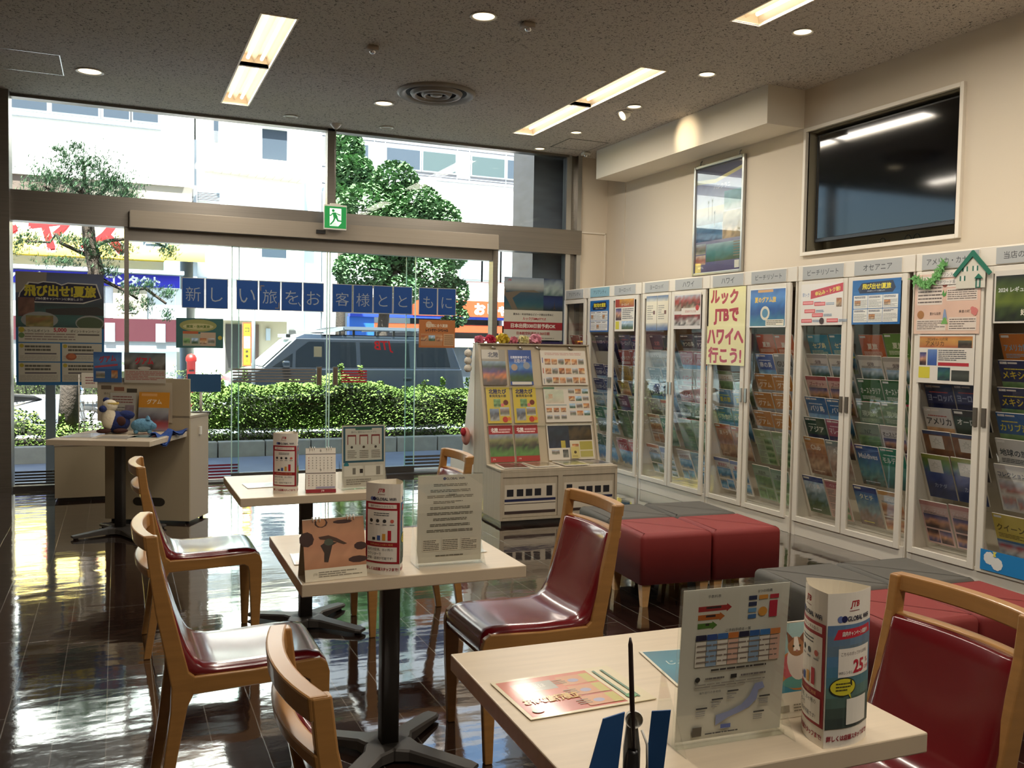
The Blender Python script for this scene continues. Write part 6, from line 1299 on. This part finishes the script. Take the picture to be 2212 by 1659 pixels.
def hedge(x0, x1, y0, y1, z0, z1, n, seed, label):
    rnd = random.Random(seed); pts = []
    def top(x): return z1+.09*sin(x*1.7+seed)+.05*sin(x*4.3+1)+.03*sin(x*9.1)
    for k in range(n):
        x = rnd.uniform(x0, x1); q = rnd.random()
        if q < .62: y = y0+abs(rnd.gauss(0, .07))+.04*sin(x*5+seed)+.10*max(0, sin(x*2.9)); z = rnd.uniform(z0-.02, top(x)-.02)**1.0
        elif q < .96: y = rnd.uniform(y0, y1); z = top(x)-abs(rnd.gauss(0, .05))-.12*max(0, 1-(y-y0)/.12)
        else: xx = round(x*3.1)/3.1; x = xx+rnd.gauss(0, .02); y = y0+.15+.3*((xx*7.3) % 1); z = top(x)+rnd.uniform(0, .22)*((xx*3.7) % 1)
        pts.append((x, y, z))
    t = empty('hedge', ((x0+x1)/2, (y0+y1)/2, .02), label=label, cat='hedge')
    m = leaves(pts, .042, seed); c = ((x0+x1)/2, (y0+y1)/2, .02); m.v = [(a-c[0], b-c[1], d-c[2]) for a, b, d in m.v]; m.build('foliage', M_leaf, parent=t, kind='stuff')
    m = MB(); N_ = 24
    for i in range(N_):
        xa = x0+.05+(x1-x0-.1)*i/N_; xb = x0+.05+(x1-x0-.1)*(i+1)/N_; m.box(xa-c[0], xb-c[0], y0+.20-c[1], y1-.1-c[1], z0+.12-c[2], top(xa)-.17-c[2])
    m.build('dark_core', M_core, parent=t, kind='stuff')  # solid dark boxes added inside the leaves to block the view through
    return t
hedge(.9, 7.6, 12.50, 13.45, .05, .74, 36000, 3, 'long clipped green hedge outside the sliding doors')
hedge(-4.6, .15, 12.55, 13.4, .02, .36, 8000, 5, 'lower green hedge outside the left window')
hedge(-3, 3.4, 23.3, 23.8, -.1, .62, 3500, 8, 'small sunlit hedge across the road behind the car bonnet')

def blob(c, r, n, rnd):
    out = []
    for k in range(n):
        a = rnd.uniform(0, 2*pi); u = rnd.uniform(-1, 1); q = math.sqrt(1-u*u); s_3 = 1-abs(rnd.gauss(0, .16))
        out.append((c[0]+r[0]*q*cos(a)*s_3, c[1]+r[1]*q*sin(a)*s_3, c[2]+r[2]*u*s_3))
    return out
def tree(name, base, trunkpath, rad, blobs, n, size, lm, seed, label):
    if base[1] == 18.6:       # stands clear behind the van
        k = 1.075; f_ = lambda p: (p[0]*k, p[1]*k, 1.4+(p[2]-1.4)*k)
        trunkpath = [f_(p) for p in trunkpath]; blobs = [(f_(c), tuple(q*k for q in r)) for c, r in blobs]; base = (base[0]*k, base[1]*k, -.3); size *= k
    rnd = random.Random(seed); t = empty(name, base, label=label, cat='tree'); b = Vector(base)
    MB().tube([Vector(p)-b for p in trunkpath], rad, 10).build('trunk', M_bark, parent=t)
    tot = sum(r[0]*r[2] for c, r in blobs); pts = []
    top = Vector(trunkpath[-1])-b
    for c, r in blobs:
        pts += blob(c, r, int(n*r[0]*r[2]/tot), rnd)
        e = Vector(c)-b; mid = (top+e)/2+Vector((0, 0, -.1)); MB().tube([top-Vector((0, 0, .25)), mid, e], [rad[-1]*.8, .04, .015], 6).build('branch', M_bark, parent=t)
    m = leaves(pts, size, seed); m.v = [(a-b.x, c_-b.y, d-b.z) for a, c_, d in m.v]; m.build('foliage', lm, parent=t, kind='stuff')
    return t
tree('broadleaf_tree', (5.15, 18.6, -.3), [(5.15, 18.6, -.3), (5.1, 18.6, 1.2), (5.2, 18.6, 2.4), (5.35, 18.6, 3.2)], [.16, .13, .12, .08],
     [((5.35, 18.5, 4.75), (.50, .5, .42)), ((4.75, 18.5, 4.15), (.62, .6, .5)), ((5.65, 18.4, 4.15), (.75, .6, .6)), ((6.25, 18.6, 3.95), (.62, .6, .55)), ((5.2, 18.2, 3.85), (.6, .5, .5)), ((4.6, 18.6, 3.55), (.55, .5, .42)), ((6.55, 18.5, 3.35), (.45, .5, .45)),
      ((4.65, 18.5, 2.85), (.62, .6, .42)), ((5.3, 18.7, 3.2), (.55, .5, .4)), ((6.1, 18.5, 2.9), (.62, .6, .55)), ((6.7, 18.7, 2.45), (.40, .4, .40)), ((5.45, 18.3, 2.45), (.4, .4, .35)), ((4.5, 18.6, 2.3), (.4, .4, .3)), ((6.75, 18.6, 1.95), (.30, .3, .25))], 24000, .10, M_leaf2, 11, 'round topped green street tree beyond the car, right of centre')
tree('broadleaf_tree', (5.1, 22.5, -.15), [(5.1, 22.5, -.15), (5.15, 22.5, 4.5)], [.14, .09],
     [((5.25, 22.5, 6.15), (.42, .5, .5)), ((5.35, 22.4, 5.6), (.55, .5, .45)), ((5.15, 22.4, 4.8), (.3, .4, .6)), ((5.75, 22.5, 5.3), (.42, .4, .24))], 5200, .15, mat('large_leaf', '5f7f55', .8, spec=.2, noise=((2, 2, 2), .35)), 12, 'large leaved green tree behind the exit sign rod')
# pine
t = empty('pine_tree', (-.60, 13.1, .02), label='pine with open needle pads outside the left window', cat='tree'); B0 = Vector((-.60, 13.1, .02)); PY = 13.1
def P3(x, z, y=0): return Vector((x, PY+y, z))-B0
MB().tube([P3(-.60, .02), P3(-.56, .8), P3(-.34, 1.7), P3(-.25, 2.25), P3(-.33, 2.6), P3(-.36, 3.0), P3(-.38, 3.35)], [.13, .12, .11, .10, .085, .07, .04], 12).build('trunk', M_bark, parent=t)
BR = [[(-.30, 2.42), (-.5, 2.52), (-.66, 2.58), (-.72, 2.70), (-.80, 2.60), (-1.05, 2.58)], [(-.30, 2.55), (-.12, 2.66), (.1, 2.68), (.35, 2.72), (.6, 2.62)], [(-.36, 3.0), (-.6, 3.1), (-.85, 3.3)], [(-.38, 3.1), (-.1, 3.15), (.15, 3.2)], [(-.38, 3.3), (-.4, 3.7)],
      [(-.28, 2.2), (-.1, 2.1), (.1, 2.0), (.25, 1.9)], [(.1, 2.02), (.35, 2.05), (.6, 1.85)], [(-.37, 3.2), (-.7, 3.5)], [(-.36, 3.1), (.0, 3.45)]]
for b in BR: MB().tube([P3(x, z, .1*sin(i*2.1)) for i, (x, z) in enumerate(b)], [.032-.022*i/len(b) for i in range(len(b))], 6).build('branch', M_bark, parent=t)
rnd = random.Random(4); m = MB()
PADS = [(-.40, 3.62, .42, .20), (-.75, 3.42, .28, .16), (-.05, 3.42, .30, .16), (-.9, 3.2, .22, .12), (.12, 3.22, .20, .12), (-.30, 3.28, .5, .12), (-.70, 3.78, .08, .06), (-.48, 3.84, .08, .06),
        (-1.05, 2.62, .16, .10), (-1.2, 2.5, .15, .10), (-.55, 2.62, .30, .10), (-.2, 2.5, .25, .14), (.05, 2.55, .16, .14), (-.65, 2.33, .25, .08), (.5, 2.72, .18, .12), (.62, 2.56, .14, .12),
        (.15, 2.02, .12, .10), (.12, 1.78, .12, .12), (.35, 1.82, .10, .10), (.38, 2.08, .12, .07), (.62, 1.98, .12, .10), (.62, 1.70, .09, .09), (-.1, 2.25, .2, .08)]
for (cx, cz, rx, rz) in PADS:
    for k in range(int((7500 if cz > 3 else 6500)*rx*rz)+12):
        x = cx+rnd.gauss(0, rx*.5); z = cz+rnd.gauss(0, rz*.5); y = PY+rnd.gauss(0, rx*.5)
        for q in range(7):
            a = rnd.uniform(0, 2*pi); e = rnd.uniform(-.3, 1.3); d = Vector((cos(a)*cos(e), sin(a)*cos(e), sin(e)))*rnd.uniform(.05, .085); s_4 = d.cross(Vector((.3, .2, 1))).normalized()*.0042
            p = Vector((x, y, z))-B0; m.add([p-s_4, p+d, p+s_4], [(0, 1, 2)])
m.build('needles', M_pine, parent=t, kind='stuff')

# van
t = empty('van', (4.1, 17.9, -.3), label='slate blue camper van with roof rack parked beyond the hedge', cat='van'); VO = Vector((4.1, 17.9, -.3))
def vb(m, nm, mt, par=None, bevel=0, **kw):
    m.v = [(x-VO.x, y-VO.y, z-VO.z) for x, y, z in m.v]; return m.build(nm, mt, parent=par or t, bevel=bevel, **kw)
def arch(cx, r, n=10): return [(cx+r*cos(pi-pi*k/n), -.02+r*sin(pi-pi*k/n)) for k in range(n+1)]
prof = [(1.86, -.02), (1.80, .25), (1.83, .50), (1.93, .66), (2.12, .76), (2.44, .86), (6.34, .86), (6.40, .5), (6.37, -.02)] + arch(5.6, .36)[::-1] + arch(2.62, .36)[::-1]
m = MB(); m.prism(prof, 17.0, 18.8, 'y'); vb(m, 'body', M_van, bevel=.03)
m = MB()
lo_ = [(2.42, 17.03), (6.33, 17.03), (6.33, 18.77), (2.42, 18.77)]; hi = [(3.06, 17.15), (6.14, 17.15), (6.14, 18.65), (3.06, 18.65)]; cr = [(3.25, 17.32), (6.05, 17.32), (6.05, 18.48), (3.25, 18.48)]
vs = [(x, y, .85) for x, y in lo_]+[(x, y, 1.43) for x, y in hi]+[(x, y, 1.50) for x, y in cr]
m.add(vs, [(3, 2, 1, 0), (8, 9, 10, 11)]+[(i, (i+1) % 4, 4+(i+1) % 4, 4+i) for i in range(4)]+[(4+i, 4+(i+1) % 4, 8+(i+1) % 4, 8+i) for i in range(4)]); vb(m, 'cabin', M_van, bevel=.025)
def sidep(x, f, off=.006): return (x, 17.03+.12*f-off, .85+.58*f)
def win(pts, nm='side_window', mt=M_vglass):
    m = MB(); m.add([sidep(*p) for p in pts]+[sidep(p[0], p[1], .0) for p in pts], [tuple(range(len(pts)))]+[(i, len(pts)+i, len(pts)+(i+1) % len(pts), (i+1) % len(pts)) for i in range(len(pts))]); vb(m, nm, mt)
win([(2.62, .06), (2.98, .06), (3.0, .5)]); win([(3.04, .06), (3.60, .06), (3.60, .88), (3.30, .88), (3.06, .58)]); win([(3.67, .06), (4.20, .06), (4.20, .88), (3.67, .88)])
win([(4.28, .06), (5.26, .06), (5.26, .88), (4.28, .88)]); win([(5.40, .08), (6.10, .08), (6.02, .86), (5.40, .86)])
m = MB(); q = lambda y, f, o=0: (2.42+.64*f-.01*(1+o), y, .85+.58*f+.008)
m.add([q(17.12, .06), q(17.22, .93), q(18.58, .93), q(18.68, .06)], [(0, 3, 2, 1)]); vb(m, 'windscreen', M_wshield)
for cx in (2.62, 5.6):
    for y0 in (17.02, 18.58):
        w2 = empty('wheel', Vector((cx, y0+.1, -.02))-VO); w2.parent = t
        MB().lathe([(.17, -.10), (.27, -.10), (.30, -.07), (.30, .07), (.27, .10), (.17, .10)], n=26, axis='y').build('tyre', M_rubber, parent=w2)
        MB().lathe([(.0001, -.085), (.06, -.085), (.08, -.06), (.175, -.075), (.175, .05)], n=20, axis='y').build('rim', M_alu, parent=w2)
rk = MB(); y0, y1 = 17.25, 18.55
for k in range(9): yy = y0+(y1-y0)*k/8; rk.box(4.0, 5.95, yy-.03, yy+.03, 1.60, 1.625)
for xx in (4.05, 4.7, 5.3, 5.9): rk.box(xx-.03, xx+.03, y0, y1, 1.575, 1.60)
rk.box(3.98, 5.97, y0-.02, y0+.01, 1.59, 1.66); rk.box(3.98, 5.97, y1-.01, y1+.02, 1.59, 1.66)
vb(rk, 'roof_rack', mat('rack_alloy', '5e6670', .4, metal=.4), kind=None)
for xx in (4.2, 5.0, 5.8):
    for yy in (17.3, 18.5): m = MB(); m.box(xx-.02, xx+.02, yy-.02, yy+.02, 1.46, 1.59); vb(m, 'rack_foot', M_black)
m = MB(); m.prism([(3.62, 1.52), (3.58, 1.545), (3.72, 1.61), (3.98, 1.655), (4.0, 1.60), (3.85, 1.56)], y0-.02, y1+.02, 'y'); vb(m, 'wind_fairing', mat('fairing_alloy', '8a949c', .35, metal=.4))
for k in range(7): m = MB(); yy = y0+.07+k*.17; m.prism([(3.66, 1.596), (3.66, 1.602), (3.90, 1.652), (3.90, 1.646)], yy, yy+.09, 'y'); vb(m, 'fairing_slot', M_black)
lb = empty('light_bar', Vector((2.98, 17.9, 1.43))-VO); lb.parent = t
MB().box(-.05, .03, -.5, .5, 0, .07).build('housing', M_black, parent=lb, bevel=.01)
for k in range(8): MB().lathe([(.0001, -.004), (.03, -.003), (.033, .01)], cx=-.055, cy=-.43+k*.123, cz=.035, n=12, axis='x').build('lamp', M_chrome, parent=lb)
m = MB(); m.box(2.78, 2.92, 16.86, 17.0, .88, 1.0); vb(m, 'wing_mirror', M_van, bevel=.03)
for xx in (3.50, 5.12): m = MB(); m.box(xx, xx+.16, 16.975, 17.0, .66, .69); vb(m, 'door_handle', M_van, bevel=.008)
for xx in (3.635, 4.24, 5.33): m = MB(); m.box(xx-.004, xx+.004, 16.994, 17.001, .1, .84); vb(m, 'door_seam', M_black)
m = MB(); m.box(1.80, 1.86, 17.08, 17.45, .50, .62); vb(m, 'headlamp', M_wshield, bevel=.02)
m = MB(); m.box(1.795, 1.84, 17.5, 18.3, .32, .58); vb(m, 'grille', M_black, bevel=.01)
# motorbike at the far left
t = empty('motorbike', (-1.05, 15.2, -.3), radians(12), label='silver motorbike seen through the left window below the campaign poster', cat='motorbike')
M_silver = mat('silver_paint', 'b8bcc6', .25, metal=.6)
for x in (-.62, .62):
    wv = empty('wheel', (x, 0, .31)); wv.parent = t
    MB().lathe([(.25, -.05), (.30, -.04), (.31, 0), (.30, .04), (.25, .05), (.25, -.05)], n=28, axis='y').build('tyre', M_rubber, parent=wv)
    m = MB(); m.lathe([(.245, -.02), (.255, 0), (.245, .02)], n=28, axis='y')
    for k in range(6): a = k*pi/3; m.tube([(0, 0, 0), (.25*cos(a), 0, .25*sin(a))], .01, 5)
    m.build('spoked_rim', M_alu, parent=wv)
m = MB(); m.prism([(-.45, .62), (-.1, .72), (.30, .80), (.42, .62), (.25, .38), (-.25, .36)], -.11, .11, 'y'); m.build('body', M_silver, parent=t, bevel=.04)
m = MB(); m.prism([(-.78, .80), (-.70, .86), (-.1, .80), (.02, .74), (-.4, .70)], -.12, .12, 'y'); m.build('seat', M_black, parent=t, bevel=.03)
m = MB(); m.tube([(.62, -.07, .31), (.45, -.07, .95)], .02, 8); m.build('fork', M_alu, parent=t); m = MB(); m.tube([(.62, .07, .31), (.45, .07, .95)], .02, 8); m.build('fork', M_alu, parent=t)
MB().tube([(.35, -.33, 1.0), (.45, 0, .96), (.35, .33, 1.0)], .013, 8).build('handlebar', M_black, parent=t); MB().ball((.52, 0, .86), (.07, .08, .08)).build('headlamp', M_chrome, parent=t)
MB().tube([(.1, -.13, .3), (-.3, -.15, .26), (-.75, -.16, .36)], .04, 8).build('exhaust', M_chrome, parent=t)
# posts and signs on the pavement
t = empty('street_post', (-.62, 10.2, -.15), label='grey square post on the pavement just outside the left window', cat='post')
MB().box(-.045, .045, -.03, .03, 0, 1.62).build('post', mat('grey_post', '6f7070', .5, metal=.3), parent=t, bevel=.005); MB().box(-.09, .09, -.09, .09, 0, .012).build('foot_plate', M_dark, parent=t)
t = empty('sign_pole', (1.90, 14.2, -.3), label='thin grey pole with vertical yellow and white banner beyond the hedge', cat='pole')
MB().tube([(0, 0, 0), (0, 0, 3.3)], .028, 10).build('pole', mat('galvanised', '8f979c', .5, metal=.4), parent=t)
s = Sheet(.13, .66, 'e0502a', .01); s.rect(.02, .46, .11, .64, 'e6c81e'); s.text('コ', .065, .55, .07, '3a3020', bold=.04); s.rect(.02, .27, .11, .45, 'e8e4e0')
for k, c in enumerate('ガイド'): s.text(c, .065, .42-.055*k, .04, 'c02a2a', bold=.03)
s.rect(.02, .02, .11, .26, 'e6c81e')
for k, c in enumerate('募集中'): s.text(c, .065, .22-.07*k, .05, '3a3020', bold=.03)
put('banner', s.mesh('banner', BOARD), (-.165, -.04, 1.28), (1, 0, 0), (0, 0, 1), parent=t)
t = empty('post_box', (1.60, 22.6, -.3), label='red pillar shaped box across the road, left of the blue sign panel', cat='post box')
MB().lathe([(.0001, 0), (.10, 0), (.10, 1.12), (.125, 1.14), (.125, 1.22), (.09, 1.29), (.0001, 1.32)], n=22).build('body', M_redp, parent=t); MB().box(-.06, .06, -.108, -.09, .90, .93).build('slot', M_black, parent=t)

# buildings across the road
def part(nm, mt, par, x0, x1, y0, y1, z0, z1, mi=0, **kw): return MB().box(x0-par.location.x, x1-par.location.x, y0-par.location.y, y1-par.location.y, z0-par.location.z, z1-par.location.z).build(nm, mt, parent=par, **kw)
def bwin(par, x0, x1, y, z0, z1, mt=None, fr=.06, fm=None):
    f = part('window', fm or M_alu, par, x0-fr, x1+fr, y-.05, y+.02, z0-fr, z1+fr)
    g = part('pane', mt or M_vglass, par, x0, x1, y-.06, y-.045, z0, z1); g.parent = f
    return f
M_bpane = mat('blue_grey_pane', '39424c', .5, spec=.15); M_bpane2 = mat('green_grey_pane', '3f4b4d', .5, spec=.15)
bA = empty('building', (-3.0, 27, -.15), label='white overhanging building at the far left with yellow and blue shop signs', cat='building')
part('upper_block', M_bldw, bA, -12, 1.95, 26.6, 34, 5.54, 13); part('ground_wall', M_bldw, bA, -12, 1.2, 27.3, 34, -.15, 5.54)
for (x0, x1, z0, z1) in ((-5.2, -2.7, 7.2, 8.3), (-2.55, -1.66, 7.2, 8.3), (-1.54, -.45, 7.2, 8.3), (-.32, .30, 7.2, 8.3), (.40, 1.02, 7.2, 8.3)): bwin(bA, x0, x1, 26.6, z0, z1, M_bpane)
part('sill', M_bldg, bA, -12, 1.10, 26.45, 26.6, 7.0, 7.06); part('side_recess', M_bldg, bA, .9, 1.95, 26.9, 27.6, 4.0, 5.54)
part('sign_box', mat('yellow_sign', 'f6d23c', .6), bA, -12, 1.2, 26.7, 27.3, 3.50, 5.1)
s = Sheet(5.6, 1.6, 'f6d23c', .02); s.photo(0, 0, 5.6, 1.6, ['f6d23c', 'fbeeb0', 'f6d23c'], 3, 6, 4, .15)
for k, (c, x) in enumerate((('レ', .55), ('ヤ', 1.75), ('ス', 3.0))): s.text(c, x, .62, 1.05, 'f4f4f0', bold=.08); s.text(c, x, .62, 1.0, 'b80e0e', bold=.05)
s.text('四', 4.3, .66, .62, 'f4f4f0', bold=.06); s.text('四', 4.3, .66, .60, '2c3a44', bold=.02)
o = put('sign_face', s.mesh('sign_face', BOARD), (-3.35+3.0, 26.67-27, 3.50+.15), (1, 0, 0), (0, 0, 1), parent=bA)
part('brown_fascia', mat('brown_fascia', '5a4c42', .8), bA, -12, -.9, 26.68, 27.3, 5.1, 5.54); part('beige_fascia', mat('beige_fascia', '8f8878', .8), bA, -.9, 1.9, 26.68, 27.3, 5.1, 5.54)
part('awning', M_bldg, bA, -12, 1.7, 26.6, 27.3, 3.12, 3.22)
s = Sheet(5.0, .34, '1c30c8', .02); s.photo(0, 0, 5, .34, ['0c18a0', '2418a0', '0c1ca8'], 4, 9, 2, .2); s.text('ヤルダン スマホ・コンタクト', 2.6, .17, .28, 'eef0fa', 4.4, bold=.05)
put('blue_sign_face', s.mesh('blue_sign_face', BOARD), (-3.4+3.0, 26.9-27, 2.76+.15), (1, 0, 0), (0, 0, 1), parent=bA)
m = MB(); x = -3.6
while x < 1.7: m.box(x+3, x+3.28, -.02, .02, 1.9+.15, 2.75+.15); x += .3
m.build('tiled_wall', mat('pale_tiles', 'c9d0d4', .6), parent=bA)
part('shutter_frame', mat('beige_frame', 'a39a84', .7), bA, -.1, .75, 26.85, 26.95, 1.86, 2.72); part('shutter_light', M_bldw, bA, .1, .5, 26.83, 26.85, 2.05, 2.12)
part('maroon_band', M_maroon, bA, -12, 1.55, 26.2, 26.5, 1.27, 1.87); part('band_base', mat('grey_base', '7b8084', .8), bA, -12, 1.55, 26.25, 26.5, 1.0, 1.27)
for x in (-1.9, -.3, .95): part('sign_blank', M_bldg, bA, x, x+.24, 26.17, 26.2, 1.25, 1.75)
part('shopfront', mat('pale_shopfront', 'b9c4c8', .5), bA, -12, 1.5, 26.6, 26.8, -.15, 1.0)
bB = empty('building', (3.6, 27, -.15), label='white narrow building across the road with dark window and rounded ledge', cat='building')
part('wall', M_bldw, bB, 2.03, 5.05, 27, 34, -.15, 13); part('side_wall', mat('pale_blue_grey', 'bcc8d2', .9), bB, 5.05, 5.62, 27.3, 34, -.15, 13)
part('corner_pipe', M_bldg, bB, 1.95, 2.06, 26.85, 26.98, 2.6, 6.9)
for (z0, z1) in ((6.57, 7.42), (3.76, 4.6)): bwin(bB, 3.83, 4.53, 27.0, z0, z1, M_bpane, .05, M_bldw)
part('window_hood', M_bldg, bB, 3.75, 4.6, 26.8, 27, 7.46, 7.56); part('sloping_pane', M_bpane, bB, 2.5, 2.62, 26.93, 27, 6.9, 8.0); part('gutter', M_bldg, bB, 2.0, 5.6, 26.9, 27, 3.08, 3.11)
m = MB(); n = 12
for k in range(n):
    xa = 2.25+2.8*k/n; xb = 2.25+2.8*(k+1)/n; da = .5*sin(pi*min(1, (k+.3)/n)*.5+.1); m.box(xa-3.6, xb-3.6, -.25-da, .0, 5.95+.15+.12*(1-k/n), 6.35+.15-.14*(k/n)*.6)
m.build('rounded_ledge', mat('ledge_render', 'c9c3b4', .9), parent=bB)
for k in range(6): part('louvre', M_bldg, bB, 2.07, 2.66, 26.93, 27, 5.24+.045*k, 5.265+.045*k)
part('entrance_recess', mat('beige_tile_wall', 'a59c86', .8), bB, 2.72, 4.55, 26.96, 27, -.15, 1.9); part('dark_door', mat('dark_doorway', '2e2a28', .5), bB, 2.83, 3.27, 26.92, 26.96, -.15, 1.8); part('glass_door', M_bpane, bB, 3.33, 3.62, 26.90, 26.96, -.15, 1.72); part('brown_door', mat('brown_door', '4a3a30', .6), bB, 3.62, 3.75, 26.9, 26.96, -.15, 1.8)
part('canopy', mat('canopy_slab', 'b5b1a4', .9), bB, 2.70, 4.75, 26.3, 27, 1.90, 2.0); part('name_plate', mat('nameplate', '6d6b68', .5), bB, 4.62, 5.3, 26.93, 26.98, 1.50, 1.66); part('meter_box', M_bldg, bB, 3.95, 4.07, 26.85, 26.96, 1.35, 1.7)
bC = empty('building', (9, 25, -.15), label='low white shop building with orange おしゃれ sign behind the street tree', cat='building')
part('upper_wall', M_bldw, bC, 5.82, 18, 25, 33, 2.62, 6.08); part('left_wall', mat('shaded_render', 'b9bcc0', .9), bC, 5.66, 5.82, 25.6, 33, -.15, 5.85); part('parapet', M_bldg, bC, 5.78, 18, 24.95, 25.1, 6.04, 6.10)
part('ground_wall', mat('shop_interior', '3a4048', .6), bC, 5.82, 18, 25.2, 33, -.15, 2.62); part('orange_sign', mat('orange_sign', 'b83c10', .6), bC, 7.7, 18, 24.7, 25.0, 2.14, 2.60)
s = Sheet(4.0, .46, 'b83c10', .01); s.text('おしゃれ洗', 1.62, .23, .36, 'fff4ea', 2.1, bold=.06); put('orange_sign_face', s.mesh('orange_sign_face', BOARD), (8.85-9, 24.68-25, 2.14+.15), (1, 0, 0), (0, 0, 1), parent=bC)
part('blue_fascia', mat('blue_fascia', '10309a', .6), bC, 5.9, 18, 24.72, 25.0, 2.06, 2.14); part('blue_panel', mat('bright_blue_panel', '1450a0', .6), bC, 5.9, 6.6, 24.8, 25.1, 1.2, 2.06); part('orange_strip', mat('orange_strip', 'a83c14', .6), bC, 6.6, 18, 24.8, 25.1, 1.68, 1.90); part('pale_strip', mat('pale_strip', 'd8d6b8', .6), bC, 9.0, 18, 24.8, 25.1, 1.25, 1.5)
for (x0, x1) in ((9.22, 9.85), (9.92, 10.45), (10.52, 11.05)): bwin(bC, x0, x1, 25.0, 3.25, 4.3, mat('bright_pane', 'b4c8cc', .3))
part('lower_white_post', M_bldw, bC, 10.5, 10.7, 24.8, 25.1, -.15, 2.1); part('wall_crack_line', M_bldg, bC, 8.5, 8.52, 24.99, 25.0, 2.6, 4.0)
bD = empty('building', (12, 36, -.15), label='grey stone tiled building with ribbon windows behind the low white shop', cat='building')
M_stone = mat('stone_tiles', '6a6a70', .7, noise=((1.2, 1.2, 1.2), .14)); part('facade', M_stone, bD, 5.0, 24, 36, 44, -.15, 16)
for (x0, x1, mt) in ((6.9, 9.05, M_bpane), (8.3, 9.32, M_bpane)) [:0]: pass
for (x0, x1, mt) in ((7.6, 9.25, M_bpane), (10.03, 11.42, M_bpane), (11.57, 12.98, M_bpane2), (13.73, 15.2, M_bpane2), (15.36, 16.8, M_bpane), (16.95, 18.3, M_bpane)): bwin(bD, x0, x1, 36, 8.45, 9.22, mt, .07)
for z in (7.6, 8.25, 9.45): part('joint_line', M_bldg, bD, 5.0, 24, 35.98, 36, z, z+.03)
for x in (9.5, 9.95, 13.05, 13.6, 15.28, 18.5): part('joint_line', M_bldg, bD, x, x+.03, 35.98, 36, 7.6, 12)
part('hatched_sign', mat('blue_window_sign', '2a5ab8', .5), bD, 16.0, 17.6, 35.9, 35.94, 9.0, 9.2)
